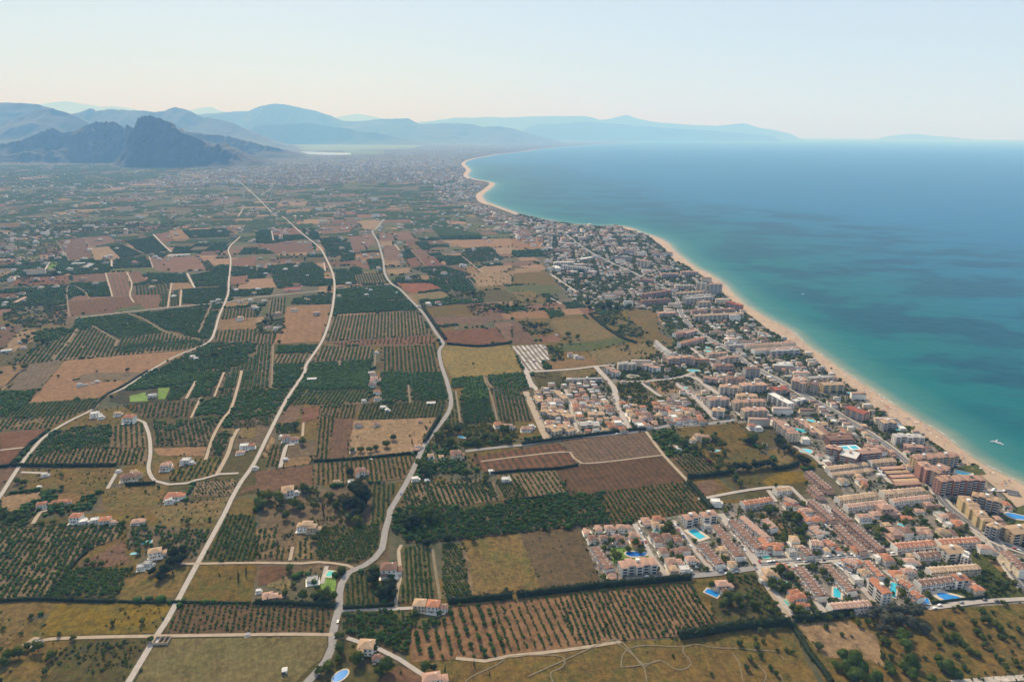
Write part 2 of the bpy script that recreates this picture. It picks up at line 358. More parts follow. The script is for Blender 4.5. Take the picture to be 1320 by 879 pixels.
def mountain(px, dist, back=1.0, front=1.0, seed=0, rough=.22, drop=True, nv=None):
    """a range whose skyline runs through the traced points at the given distance; px in photograph coordinates"""
    px = np.array(px, float); n = max(60, int((px[-1, 0]-px[0, 0])*1.3)); n = min(n, 420)
    xs = np.linspace(px[0, 0], px[-1, 0], n); ys = np.interp(xs, px[:, 0], px[:, 1])
    d = (xs[:, None]-PW/2)*_r+(PH/2-ys[:, None])*_u+FPX*_f
    t_ = dist/d[:, 1]; X = t_*d[:, 0]; Z = CAMZ+t_*d[:, 2]
    Z = np.maximum(Z, 5.0)
    Z = Z+(fbm(X/260., X*0+seed, seed, 4)-.47)*min(70., dist*.0035)*np.clip(Z/300, 0, 1)+((fbm(X/70., X*0+seed, seed+9, 4, True)-.6)*46*np.clip(Z/300, 0, 1) if dist < 12500 else 0)
    rows = nv or 44
    L = max(900., Z.max()*2.1)
    v = np.concatenate([np.linspace(-1, 0, rows), np.linspace(0, 1, rows//2)[1:]])
    V = []
    for vi in v:
        Y = dist+vi*L*(front if vi < 0 else back)
        prof = (1-abs(vi))**(1.25 if vi < 0 else 1.1)
        fs_ = 480. if dist < 12500 else 1000.; rg = fbm(X/fs_+seed, (X*0+Y)/fs_, seed+3, 6, True)
        bump = (rg-.62)*Z*rough*3.2*(abs(vi)**.6)*(1-abs(vi))*1.6
        # keep lines of sight fixed at the crest only
        V.append(np.stack([X*(1+vi*.0), X*0+Y, np.maximum(Z*prof+bump, -.6)*(1 if abs(vi) < .999 else 0)-(.6 if abs(vi) > .97 else 0)], 1))
    V = np.concatenate(V); m = len(v)
    # close the two ends down to the ground
    V = V.reshape(m, n, 3); e = np.clip(np.minimum(np.arange(n), np.arange(n)[::-1])/(n*.04), 0, 1); V[:, :, 2] = V[:, :, 2]*(e if drop else 1)-(.6*(1-e))
    idx = np.arange(m*n).reshape(m, n)
    F = np.stack([idx[:-1, :-1], idx[:-1, 1:], idx[1:, 1:], idx[1:, :-1]], -1).reshape(-1, 4)
    return props(obj('mountain', mesh_np('mountain', V.reshape(-1, 3), F, [ROCK], smooth=(dist > 12000))), kind='structure')
mountain([(157,214),(161,205),(165,192),(170,172),(174,160),(178,153),(186,151),(193,150.5),(201,152),(210,154),(215,158),(219,158),(222,164),(233,170),(242,173),(253,177),(265,183),(277,186),(284,184),(291,189),(300,192),(308,196),(318,203),(335,212)], 8600, seed=1, rough=.52, front=.42)
mountain([(-90,196),(-40,190),(10,184),(20,182),(40,175),(55,169),(67,165),(75,168),(80,172),(90,171),(100,168),(108,163),(117,158),(125,157),(133,157),(143,156),(150,158),(157,162),(160,166),(163,160),(167,160),(171,164),(178,170),(186,186),(200,208)], 9800, seed=5, rough=.5, front=.55)
mountain([(215,190),(240,170),(255,172),(270,175),(285,175),(300,178),(330,185),(350,189),(367,193),(385,198),(410,209)], 11600, seed=8, rough=.36, front=.5)
mountain([(-200,150),(-120,140),(-60,136),(0,132),(20,133),(50,135),(67,140),(83,147),(100,152),(113,157),(130,170),(150,192)], 16500, seed=11)
mountain([(-200,175),(-80,168),(0,160),(20,152),(36,146),(52,141),(66,139),(80,143),(95,149),(112,157),(130,178),(145,200)], 14000, seed=31)
mountain([(70,165),(93,147),(105,144),(117,140),(122,143),(135,142),(150,141),(170,142.5),(187,142),(200,144),(213,143),(220,140),(227,139),(236,141),(247,145),(255,149),(263,152),(280,153),(300,158),(320,167),(345,178),(375,192)], 18500, seed=14)
mountain([(300,175),(327,163),(350,161),(375,160),(400,159),(415,161),(440,165),(452,167),(460,170),(485,171),(520,179),(560,187)], 25500, seed=17, front=.5)
mountain([(230,168),(253,148),(290,145),(320,143),(338,137),(353,134),(365,135),(377,137),(392,140),(407,143),(425,149),(440,155),(456,157),(473,155),(490,154),(507,153),(527,153),(534,157),(541,160),(560,160),(580,159),(607,160),(625,164),(640,163),(660,166),(672,170),(684,173),(707,179),(740,186)], 31000, seed=20, rough=.2, front=.6)
mountain([(640,178),(673,168),(685,163),(693,160),(712,160),(733,159),(760,157),(790,160),(830,163),(870,166),(920,169),(970,173),(1012,178)], 46000, seed=23, rough=.15, front=.4)
mountain([(510,172),(540,158),(560,156),(587,152),(610,152),(627,151),(650,152),(673,151),(700,150),(727,150),(753,150),(765,152),(773,155),(783,154),(793,152),(800,150),(807,148),(813,150),(820,153),(840,157),(860,159),(873,160),(890,161.5),(907,162),(925,162.5),(941,161),(950,160),(958,159),(968,162),(979,165),(999,168),(1016,172),(1040,177)], 58000, seed=26, rough=.12, front=.4)
mountain([(20,150),(57,134),(70,132),(87,131),(98,133),(110,135),(130,138),(147,137),(167,140),(200,146),(247,142),(260,139),(273,138),(283,143),(320,150),(420,156),(440,150),(463,147),(478,150),(493,153),(530,168)], 70000, seed=29, rough=.1)
mountain([(1130,179),(1153,174.5),(1168,173.5),(1180,173),(1195,174.5),(1208,176),(1230,177.5),(1262,181)], 66000, seed=35, rough=.1)
# ---------------------------------------------------------------- the air
hb = MB(); hb.box(-59000, 59000, -2900, 96500, -3.0, 2700.0, bottom=True)
hz = bpy.data.materials.new('air'); hz.use_nodes = True; ht = hz.node_tree; ht.nodes.clear()
pv = ht.nodes.new('ShaderNodeVolumePrincipled'); ho = ht.nodes.new('ShaderNodeOutputMaterial'); ht.links.new(pv.outputs[0], ho.inputs['Volume'])
HAZE = 7.2e-5
pv.inputs['Color'].default_value = (.22,.50,1.0,1); pv.inputs['Density'].default_value = HAZE
pv.inputs['Absorption Color'].default_value = (1,1,1,1); pv.inputs['Anisotropy'].default_value = 0.0
pv.inputs['Density Attribute'].default_value = ''
props(obj('haze', hb.mesh('haze', hz)), kind='stuff')
# ================================================================ fields, roads
LANDMASK_TOWN = []
# (tile, soil, outline, [row direction as two picture points, row spacing, strength of rows in the soil, row colour])
FIELDS = [
('A','br','300,120 430,105 480,215 360,225','380,110 420,220',8,.5),('A','br','430,105 560,95 610,130 460,155','440,120 600,100',8,.4),('A','tn','465,160 560,150 625,215 490,220'),
('A','gr','80,190 200,180 210,230 80,225'),('A','lw','262,232 310,230 268,280 240,280'),('A','rd','800,85 870,80 900,125 840,130'),('A','tn','870,70 930,50 980,110 890,120'),
('A','br','775,205 820,200 890,280 800,275'),('A','rd','820,215 1000,200 1060,270 880,285','850,210 900,280',9,.4),('A','br','370,300 545,290 550,330 375,335','380,310 540,300',8,.4),
('A','rd','550,290 650,285 680,400 580,410','590,290 620,400',11,.75,(.05,.055,.03)),('A','rd','662,285 720,280 760,330 685,345','670,290 720,340',11,.6,(.05,.055,.03)),
('A','tn','880,335 980,340 1000,365 890,375'),('A','rd','350,435 690,405 740,450 355,510','550,420 590,480',9,.7,(.06,.06,.03)),('A','rd','690,400 830,395 820,465 745,475','780,400 790,460',9,.6,(.06,.06,.03)),
('A','rd','1190,220 1320,200 1320,250 1195,260'),('A','rd','1190,305 1280,300 1270,345 1190,350'),('A','rd','60,310 360,300 350,350 60,350'),
('D','pe','340,-65 990,-115 900,-60 760,0 640,80 520,130 150,157 215,80','340,-60 980,-110',9,.25,(.22,.14,.09)),('D','bg','520,0 740,0 700,40 380,50 420,10'),('D','bg','150,-40 330,-65 215,80 40,95 100,0','160,-30 90,90',7,.4),('D','tn','0,-30 140,-40 20,90 0,95'),
('A','br','0,560 90,560 90,590 0,690','0,600 80,560',8,.4),('A','tn','95,592 190,580 170,640 60,700 0,700'),
('A','tn','1120,530 1320,515 1320,580 1110,580'),('A','tn','1160,440 1280,435 1280,460 1155,465'),
('B','rd','85,60 210,55 240,90 90,95'),('B','br','0,140 90,135 180,120 290,130 290,180 100,190'),('B','br','330,50 520,40 480,80 340,90'),('B','tn','520,20 650,10 620,60 560,65'),('B','br','475,100 540,95 570,165 500,170'),
('B','br','540,90 600,85 620,130 570,165'),('B','pe','510,190 640,180 640,215 515,220'),('B','rd','490,230 570,225 590,265 530,265'),('B','rd','630,85 700,82 720,120 640,125','650,85 690,125',10,.6,(.07,.06,.04)),
('B','rd','703,82 790,75 825,115 725,120','730,85 780,120',10,.6,(.07,.06,.04)),('B','tn','640,125 700,122 705,145 645,148'),('B','br','650,150 720,145 770,225 670,225'),('B','br','800,170 870,165 900,205 840,210'),
('B','rd','843,216 920,205 970,250 870,255'),('B','rd','770,216 828,210 860,250 800,260'),('B','pe','950,120 1320,110 1320,155 1080,160 980,130'),('C','pe','0,110 160,100 215,150 100,170 0,150'),('B','tn','1210,160 1320,150 1320,190 1260,190'),
('B','tn','670,270 790,260 800,285 690,300'),('B','re','720,340 900,340 960,370 800,395 770,380'),('B','ol','790,400 960,380 1000,410 940,425 830,425'),('B','tn','410,350 550,345 550,355 410,365'),
('B','rd','360,645 910,610 925,655 460,665','500,640 510,660',9,.5),('B','pe','160,460 385,450 370,530 330,640 90,655 110,590 140,530','260,460 240,640',14,.2),('B','rd','145,355 230,350 230,385 145,390'),
('B','rd','130,230 250,225 240,275 130,280'),('B','tn','290,240 350,235 360,270 300,270'),('B','tn','0,515 60,515 50,530 0,560'),('B','ol','870,460 1080,450 1100,500 890,515','880,490 1090,480',7,.2),
('B','br','1090,450 1240,440 1290,520 1100,500'),('B','br','900,515 1300,510 1320,530 930,560','1100,500 1150,560',8,.4),('B','rd','930,590 1240,570 1290,640 1150,660 980,650'),('B','br','1225,545 1320,540 1320,640 1290,640'),
('B','go','960,665 1310,652 1374,800 1010,830 950,720'),('B','tn','1100,290 1180,250 1320,300 1320,350 1150,360'),('B','tn','1070,260 1120,250 1160,285 1100,290'),('B','tn','1190,255 1320,245 1320,265 1200,270'),
('C','br','0,230 110,225 120,245 0,255'),('C','tn','10,265 160,260 160,275 20,280'),('C','ol','10,290 170,280 240,350 0,345'),('C','ol','0,385 100,380 180,410 170,450 0,460'),('C','pe','-60,498 170,480 190,520 -40,525'),
('C','pe','255,475 345,470 370,500 280,505'),('C','ol','190,530 400,525 550,610 450,640 330,660 250,600'),('C','br','0,540 50,545 130,655 0,650','10,545 100,655',9,.6),('C','rd','135,612 250,605 250,640 160,650'),
('C','bg','0,665 170,655 195,735 150,740 170,790 70,795','20,665 120,790',9,.95,(.52,.50,.49)),('C','ol','390,690 760,640 800,700 680,740 450,760'),('C','gr','190,665 550,620 640,640 560,652 400,690 200,690'),
('C','ol','550,480 750,470 760,590 700,600 620,540'),('C','go','510,490 590,480 600,520 540,530'),('C','gr','780,570 840,560 840,610 790,610'),('C','tn','170,745 430,722 435,765 215,785'),('C','ol','245,792 420,782 470,830 250,832'),
('C','tn','700,850 830,845 870,879 725,879'),('C','gd','105,805 240,792 280,860 135,879'),
('F','rd','20,440 480,362 540,412 580,480 340,510 110,520 60,480','150,420 200,510',9,.9,(.04,.036,.02)),('F','br','500,352 930,307 1020,422 600,470 545,412','700,340 800,450',7,.85,(.045,.040,.022)),
('F','br','470,503 600,476 1030,432 1140,560 720,620 540,625','700,480 800,600',7,.8,(.050,.042,.024)),
('F','tn','950,60 1070,45 1120,100 1010,115'),('F','ol','800,150 1060,120 1040,150 830,175'),('F','gd','770,60 920,52 985,118 800,140'),('L','ol','165,332 480,280 560,362 400,412 380,380'),
('L','go','620,620 730,562 850,560 910,612 680,652'),('L','br','250,630 340,605 400,660 290,700'),('L','ol','690,430 740,440 805,500 700,540'),('L','ol','440,440 640,430 600,520 450,510','470,440 540,520',6,.7,(.05,.06,.025)),
('D','rd','0,312 240,290 150,385 0,402','0,340 200,310',6,.4),('D','rd','0,407 130,395 50,480 0,490','0,440 100,420',6,.4),('D','br','0,503 88,490 0,600'),
('D','dk','640,80 900,60 1140,20 1100,125 980,130 860,150 640,165 560,150'),('D','lw','668,122 750,102 765,148 670,152'),('D','lw','815,80 880,75 850,137 815,140'),
('D','tn','0,640 220,615 210,650 110,690 100,715 0,715'),('D','tn','270,630 430,615 400,680 340,690'),('D','ol','110,500 600,490 560,600 460,640 300,610 120,600'),('D','ol','520,600 880,575 800,700 540,720'),
('D','pe','790,392 1070,382 1060,430 820,430'),('D','ol','1010,300 1318,285 1318,340 1180,340 1195,300'),('D','ol','760,700 1180,640 1130,760 860,800'),('E','br','0,510 290,477 295,580 0,622'),('D','br','1250,590 1324,582 1324,600 1240,625'),('D','go','600,740 690,720 690,770 620,780'),('D','go','690,490 750,485 760,530 700,540'),
('E','tn','490,250 940,232 870,360 820,415 500,445 480,400'),('E','br','400,240 505,238 475,395 470,450 375,460','450,250 430,450',6,.3),('E','br','140,172 235,175 205,260 110,265'),('E','rd','240,180 330,178 320,240 230,262'),('E','tn','450,138 535,135 535,160 450,163'),
('E','rd','595,170 640,165 640,205 595,207'),('E','tn','150,445 285,430 285,470 145,490'),('E','tn','30,430 80,330 100,350 60,440'),('E','bg','220,395 290,375 290,430 230,430'),
('G','ol','610,430 700,310 980,280 910,440 620,460'),('G','go','210,610 290,470 900,470 830,620 250,640'),('G','ol','0,462 205,460 130,590 20,720 0,720'),('G','ol','930,460 1010,275 1330,270 1292,470'),
('G','br','380,290 640,140 650,220 680,260 470,300'),('G','mo','690,900 800,655 1320,645 1706,638 1700,700 1680,740 1600,800 1500,900','1000,650 1000,870',5,.12),('G','gd','400,655 770,645 720,740 650,876 200,876 330,700'),('G','ol','0,760 300,780 200,900 0,900'),
('H','br','25,277 150,280 160,330 60,372 10,380'),('H','ol','60,372 160,330 200,400 130,400 60,385'),('H','gd','380,640 560,690 640,740 820,820 860,900 300,900 360,770'),('H','lw','330,350 400,300 420,400 400,430 340,430'),('H','br','640,860 740,790 850,830 860,900 640,900'),
('I','or','110,605 250,570 340,480 800,440 860,450 990,690 640,740 120,775'),('J','or','-260,445 -160,420 440,370 590,585 500,600 380,640 0,665 -130,690'),
('I','ol','390,150 680,110 800,400 430,432 400,300'),('I','bg','680,112 980,80 1100,365 790,400','700,115 790,390',7,.5,(.085,.07,.045)),('J','ol','-870,780 -480,742 0,667 380,655 600,610 950,590 1110,900 -880,900'),
('J','gd','540,450 660,320 760,300 940,550 590,590'),('J','tn','780,10 900,20 970,140 880,140'),('N','ol','140,570 400,545 560,540 830,505 1320,472 1320,832 960,870 300,900'),('N','tn','150,575 420,560 560,640 600,800 520,760 300,750 240,700'),
('N','gr','1050,212 1150,222 1320,422 1320,440 1130,452 1060,345'),('N','tn','1120,230 1180,240 1320,400 1310,420'),('N','pv','940,866 1130,850 1330,836 1330,866 960,900'),
('M','gr','455,430 500,430 540,465 460,470'),('M','gr','270,505 320,505 340,550 300,560'),('S','gr','0,130 40,160 280,380 130,390 80,200'),('O','tn','280,680 400,700 540,740 610,860 480,860 420,800 330,720'),
('J','lw','20,185 120,180 250,205 240,240 120,262 40,265'),('T','gr','490,565 560,540 760,530 900,570 800,650 520,655'),('N','gr','1190,10 1330,-40 1400,60 1240,70'),('K','gr','640,590 760,600 740,640 640,630'),('K','gr','150,590 260,560 300,600 200,660'),('C','gr','545,800 700,790 720,840 560,850'),('C','gr','830,780 990,770 1010,800 840,815'),('J','gd','200,60 340,60 400,130 250,130'),('M','gr','720,190 880,170 930,225 800,245'),
('U','ms','1130,262 1560,250 1640,260 1600,275 1180,285'),('U','ms','1330,280 1500,288 1480,298 1330,296'),
]
URBAN = [('X','650,262 700,284 760,292 797,292 835,304 868,332 890,347 935,382 955,399 990,426 1027,447 1050,464 1102,502 1145,537 1180,557 1230,589 1270,618 1319,663 1400,740 1440,800 1320,780 1200,782 1000,800 985,790 975,720 920,650 1090,640 1060,590 1020,555 960,545 815,556 780,478 800,472 870,472 868,440 848,405 815,395 770,402 740,388 708,352 700,322 700,300'),
         ('F','350,95 690,0 850,305 420,350'),('F','800,180 1060,150 1318,120 1318,255 860,300 840,250'),('C','450,765 800,700 870,690 900,879 530,879'),
         ('I','1000,90 1240,70 1420,50 1600,340 1330,345 1090,360'),('J','150,50 430,10 620,0 760,290 330,340'),('J','760,290 1100,260 1320,270 1320,540 960,560')]
for ti, pl in URBAN: LANDMASK_TOWN.append(G(tp(ti, pl)))
t = NT('town_ground'); P = t.pos(); c = t.mix(t.noise(P, .05, 5, .7, .40, .60), (.190,.150,.118), (.048,.055,.026)); c = t.mix(t.noise(P, .22, 4, .7, .50, .66), c, (.27,.225,.19)); c = t.mix(t.noise(P, .018, 4, .7, .5, .7), c, (.19,.15,.115))
t.l(c, t.p.inputs['Base Color']); t.p.inputs['Roughness'].default_value = .9; TOWNM = t.m
for i, g in enumerate(LANDMASK_TOWN): sheet('town_ground', g, .07+.003*i, TOWNM)
FG = []
for i, f in enumerate(FIELDS):
    g = G(tp(f[0], f[2])); k = f[1]; ang = None; sp = 4; amt = 0; c4 = None
    if len(f) > 3:
        a, b = G(tp(f[0], f[3])); ang = round(math.atan2(b[1]-a[1], b[0]-a[0]), 2); sp = f[4]; amt = f[5]; c4 = f[6] if len(f) > 6 else None
    z = .12+.0014*i
    sheet({'lw':'lawn','gr':'grass_field','ol':'dry_meadow','go':'dry_meadow','mo':'mown_field','pv':'paved_ground','gd':'rough_ground'}.get(k, 'ploughed_field'), g, z, gmat(k, ang, sp, amt, c4)); FG.append(g)
# -------- orchards: outline, row direction, row spacing, tree spacing, crown radius, chance a tree stands, soil
ORCH = [
('A','560,150 640,140 750,190 625,215','640,140 750,190',7,5,2.6,.95,'bg'),('A','640,125 790,100 880,185 750,190','700,120 800,180',7,5,2.8,.95,'bg'),('A','940,70 1160,60 1230,100 980,110','950,80 1200,70',8,6,3.2,.9,'bg'),
('A','460,225 570,222 570,260 450,262','460,240 570,240',7,5,2.8,.95,'bg'),('A','585,222 750,200 770,250 590,258','590,240 770,220',7,5,2.8,.95,'bg'),('A','370,265 590,262 545,290 365,300','370,280 560,270',7,5,2.8,.9,'bg'),
('A','375,340 550,335 575,410 445,412','400,350 560,350',7,5,2.8,.97,'bg'),('A','765,290 960,290 970,335 770,345','780,300 960,300',7,5,2.8,.95,'bg'),('A','690,350 880,345 860,400 690,400','780,350 790,400',9,5,2.6,.9,'bg'),
('A','980,300 1170,270 1180,350 1010,360','1000,330 1170,300',7,5,2.8,.95,'bg'),('A','940,372 1178,362 1165,430 940,450','940,400 1170,390',7,5,2.7,.93,'bg'),('A','830,400 930,375 930,455 825,465','880,390 880,460',7,5,2.8,.95,'bg'),
('A','1040,230 1080,225 1110,260 1070,270','1040,230 1070,270',7,5,2.8,.9,'bg'),('A','1200,255 1320,255 1320,290 1195,300','1200,280 1320,270',7,5,2.8,.8,'bg'),
('A','395,525 650,500 855,592 600,618 480,562 365,598','400,540 650,510',7,5,3.0,.97,'bg'),('A','50,755 350,600 480,567 585,632 610,612 860,593 1070,640 985,680 330,740','700,600 660,700',8,5,2.6,.95,'os'),('A','690,497 1130,447 1092,625 1040,630 860,580','700,500 1100,455',7,5,2.9,.96,'bg'),
('A','600,600 1050,640 990,680 600,700','850,600 800,690',8,5,2.2,.93,'os'),
('A','1030,650 1320,645 1320,690 1290,705 1150,700 1010,690','1030,670 1300,660',7,5,3.0,.93,'bg'),('A','770,825 900,735 1010,695 1290,710 1190,775 1130,879 820,879 640,879','900,740 1280,720',7,5,3.0,.95,'bg'),('A','1200,785 1320,712 1320,879 1140,879','1250,780 1230,870',7,5,2.7,.95,'bg'),
('A','1150,480 1320,462 1320,515 1130,528','1200,470 1190,520',8,5,2.5,.93,'os'),('A','1112,588 1320,580 1320,640 1090,640','1200,590 1190,640',8,5,2.5,.93,'os'),
('B','0,70 75,65 90,130 0,135','0,100 80,95',8,6,3.2,.95,'bg'),('B','90,97 240,90 260,112 100,130','90,110 240,100',8,6,3.2,.95,'bg'),('B','230,60 310,60 330,110 280,120','240,80 320,80',8,6,3.2,.95,'bg'),('B','330,112 430,100 440,200 375,205 340,140','340,120 430,110',8,6,3,.95,'bg'),
('B','440,120 475,115 500,180 510,220 440,230','440,150 500,150',8,6,3.2,.9,'bg'),('B','570,220 650,215 655,260 592,268','580,240 650,235',7,5,3,.97,'bg'),('B','745,160 790,165 830,205 770,215','750,180 810,180',8,6,3,.9,'bg'),('B','820,130 880,125 910,160 860,170','830,150 900,145',8,6,3.2,.97,'bg'),
('B','960,210 1060,200 1100,240 990,250','970,230 1080,220',8,6,3.2,.97,'bg'),('B','1080,162 1200,152 1280,220 1110,235 1060,200','1080,200 1230,180',8,6,2.8,.8,'bg'),('B','800,265 960,250 1090,290 1070,320 980,325 880,290','830,270 1050,300',8,6,3,.85,'bg'),
('B','505,297 640,282 680,340 520,345','560,290 580,345',8,5,2.5,.93,'os'),('B','410,290 500,290 515,340 408,345','420,310 500,310',7,5,2.9,.95,'bg'),('B','410,372 690,352 765,390 795,420 408,440','420,400 780,370',6.5,4.5,3.0,.98,'bg'),('B','405,443 800,424 830,478 400,503','420,470 800,450',6.5,4.5,2.7,.95,'gr'),
('B','395,512 830,482 880,560 905,605 362,640 380,560','560,510 540,640',8,5,2.4,.95,'os'),('B','400,650 700,625 910,612 922,652 460,660','600,630 590,660',9,6,2.0,.7,'rd'),('B','330,667 600,670 600,730 295,745','480,670 460,740',8,5,2.5,.95,'os'),
('B','645,672 925,660 940,760 975,879 780,879 650,790','780,670 800,870',8,5,2.5,.95,'os'),('B','280,752 600,735 575,879 220,879','300,800 580,790',6,4.5,2.9,.97,'bg'),('B','240,410 395,392 385,448 280,452','260,430 390,420',7,5,2.9,.9,'bg'),('B','70,420 150,415 150,500 60,510','110,420 100,500',8,5,2.4,.9,'bg'),
('B','60,250 290,232 350,272 350,340 240,350 110,370','80,300 330,280',7,5,2.9,.85,'bg'),('B','0,600 100,595 90,650 0,655','50,600 40,650',8,5,2.3,.9,'os'),('B','115,662 320,657 300,700 100,705','120,680 300,675',6,4.5,2.9,.95,'bg'),('B','100,710 290,705 268,750 93,753','200,710 180,750',8,5,2.3,.95,'os'),
('B','92,757 262,752 190,879 84,879','110,800 220,790',6,4.5,2.9,.95,'bg'),('B','0,662 92,660 76,879 0,879','50,670 30,870',7,5,2.6,.9,'bg'),
('B','870,442 1160,415 1180,440 870,460','880,450 1160,425',6,5,3,.97,'bg'),('B','1010,832 1175,820 1225,879 1005,879','1020,850 1200,840',6,4.5,2.8,.97,'bg'),('C','0,812 60,802 100,879 -90,879 -130,820','-50,820 0,879',7,4.5,2.7,.9,'bg'),
('F','0,30 95,27 150,250 95,262 0,260','30,40 60,250',6.5,4.5,2.7,.95,'bg'),('F','105,17 300,7 350,92 305,102 348,230 340,252 180,252','200,20 250,240',6.5,4.5,2.8,.95,'bg'),('C','170,482 250,482 270,508 200,522','180,500 260,490',7,5,2.9,.9,'bg'),
('F','160,530 460,505 530,620 200,665','250,530 320,650',6.8,4.2,1.9,.95,'os'),('F','-240,600 0,575 150,560 160,640 0,690 -230,700','0,580 40,680',6.8,4.2,1.9,.95,'os'),
('F','-240,690 0,710 200,680 440,640 700,630 745,785 600,795 400,810 280,830 0,855 -290,880 -400,800 -380,720','0,760 600,700',5.6,4.6,2.9,.98,'bg'),('F','700,622 1140,566 1265,700 900,760 745,785','850,610 950,750',6.2,4.2,2.2,.97,'os'),
('F','1050,432 1230,430 1318,520 1150,545','1100,440 1200,540',6.5,4.2,2.1,.93,'bg'),
('D','0,100 192,92 145,160 0,235','0,130 190,110',5.8,4.6,2.8,.97,'bg'),('D','145,162 520,133 480,185 340,225 0,240','250,150 180,230',6.2,4.6,2.3,.97,'gd'),('D','0,246 400,215 250,285 0,303','150,230 100,300',6.6,4.6,2.1,.95,'os'),
('D','640,85 760,20 1140,0 1140,20 900,62 650,100','700,60 1100,20',6,4.6,2.9,.96,'bg'),('D','880,78 1100,50 1080,125 980,132 860,148','900,80 1080,60',6,4.6,2.7,.93,'bg'),('D','1160,10 1245,0 1225,100 1130,110','1200,10 1170,100',6.5,4.6,2.3,.92,'bg'),
('D','1005,170 1200,100 1180,210 1000,225','1020,180 1180,150',6,4.6,2.8,.93,'bg'),('D','640,172 1005,142 970,228 740,235','800,160 780,230',7,5,2.1,.8,'bg'),('D','790,255 1140,232 1120,262 1070,380 790,375','900,250 920,370',6.5,5,2.3,.75,'bg'),
('D','1205,210 1232,92 1318,90 1318,285 1200,290','1220,200 1318,190',6,4.6,2.7,.9,'bg'),('D','1250,0 1318,0 1318,88 1240,90','1290,0 1270,88',6.5,4.6,2.4,.92,'bg'),('D','220,352 380,282 570,272 565,390 400,390 300,395 180,410','250,360 560,320',6,4.6,2.5,.9,'gd'),
('D','570,272 745,265 755,390 570,390','620,270 620,390',7,4.6,2.1,.93,'os'),('D','110,478 185,408 400,393 758,392 762,470 600,474','350,395 310,475',6.4,4.4,2.2,.95,'os'),('D','1000,452 1150,440 1120,532 960,565 850,550 880,520','1050,450 990,560',7,4.6,2.1,.92,'ol'),
('D','1085,350 1190,295 1165,425 1072,425','1100,360 1170,330',6,4.6,2.9,.9,'bg'),('D','1000,572 1240,545 1250,590 1200,638 1000,640','1020,590 1240,560',5.4,4.4,1.6,.95,'os'),
('E','180,165 260,95 585,90 575,150 400,165','300,100 250,165',6.5,4.4,2.4,.95,'gd'),('E','260,95 300,0 570,0 585,88','300,50 570,45',6,4.5,2.9,.97,'bg'),('E','645,0 780,0 790,150 650,150','650,80 780,75',6,4.5,2.9,.95,'bg'),('E','780,0 970,0 1000,60 985,145 795,150','800,70 980,65',6,4.5,2.7,.95,'bg'),
('E','0,90 230,90 130,230 90,270 0,270','20,150 150,150',6,4.5,2.7,.9,'bg'),('E','240,0 300,0 270,80 180,165 175,170','240,60 290,60',6,4.5,2.4,.9,'gd'),('E','545,165 690,160 690,240 520,245','620,165 590,240',6.2,4.5,2.2,.95,'gd'),('E','690,160 985,150 950,230 690,240','800,155 770,240',6.4,4.5,2.2,.93,'gd'),
('E','340,170 530,168 505,235 400,240 330,200','440,170 420,235',6.6,4.5,2.1,.93,'os'),('E','330,200 400,240 375,455 290,465','340,260 320,460',6.4,4.3,2.1,.95,'os'),('E','100,270 220,265 200,310 110,320','110,290 210,290',6,4.5,2.6,.85,'gd'),('E','70,375 150,375 130,485 50,485','110,375 80,480',6.4,4.3,2.1,.93,'os'),
('E','300,470 835,425 790,545 560,570 300,580','500,450 510,575',6.6,4.3,2.0,.95,'os'),('E','590,575 730,565 720,600 650,780 600,800 590,640','620,580 610,760',6.2,4.4,2.1,.9,'gd'),('E','975,100 1040,95 1055,270 980,270','1000,100 1020,270',6.5,4.4,2.2,.9,'gd'),
('E','1055,95 1175,95 1235,250 1060,265','1060,150 1200,150',6,4.4,2.6,.9,'bg'),('E','780,570 900,560 930,700 760,700 720,650','800,600 900,600',7,5,2.3,.75,'os'),('E','760,580 1180,548 1240,620 1260,660 940,700 760,705','900,570 960,700',6.4,4.2,2.0,.93,'os'),('E','1240,560 1330,550 1400,640 1270,665','1280,560 1330,650',6.4,4.2,1.9,.9,'os'),
('G','0,90 290,75 640,62 620,130 440,200 240,440 0,458','300,80 60,450',6.2,4.6,2.5,.94,'os'),('G','360,300 680,290 600,440 250,440','400,370 640,370',5.2,4.0,2.4,.95,'gd'),('G','0,-20 200,60 280,70 0,80','0,40 250,65',6,5,2.9,.85,'gd'),('G','650,70 860,75 1100,90 1000,265 880,262 860,190 660,190','700,100 1050,130',6.4,5,2.7,.7,'bg'),
('G','1160,10 1320,20 1320,255 1030,260 1050,200','1200,50 1120,250',5.4,4.2,2.2,.93,'gd'),('H','0,85 120,85 88,238 0,240','60,90 30,235',6,4.4,2.2,.9,'os'),('H','205,150 280,140 300,240 200,245','240,150 240,240',6,4.3,1.9,.85,'ol'),('H','90,180 180,170 165,240 90,245','130,180 120,240',6,4.3,1.9,.85,'os'),
('H','310,82 630,62 640,110 620,215 500,268 310,250','330,130 620,110',5.2,3.7,2.2,.95,'gd'),('G','840,630 937,470 1320,474 1718,492 1706,620','1100,475 1060,628',4.6,4.4,1.8,.995,'bd'),
('H','460,342 580,300 632,480 452,493','520,320 530,490',5,3.8,1.9,.93,'gd'),('H','750,180 890,170 938,450 735,465','820,180 840,460',5,3.2,1.9,.97,'gd'),('H','960,165 1050,165 1108,430 962,448','965,260 1080,255',4.6,3.4,1.8,.97,'gd'),('H','1060,180 1085,180 1125,425 1108,430','1075,180 1115,425',6,7,1.4,.6,'os'),
('H','450,503 700,500 790,600 790,740 600,670 450,620','500,560 780,590',5.4,4.0,2.4,.95,'gd'),('H','700,500 950,540 950,600 790,600','720,520 940,560',5,4.5,2.2,.7,'gd'),
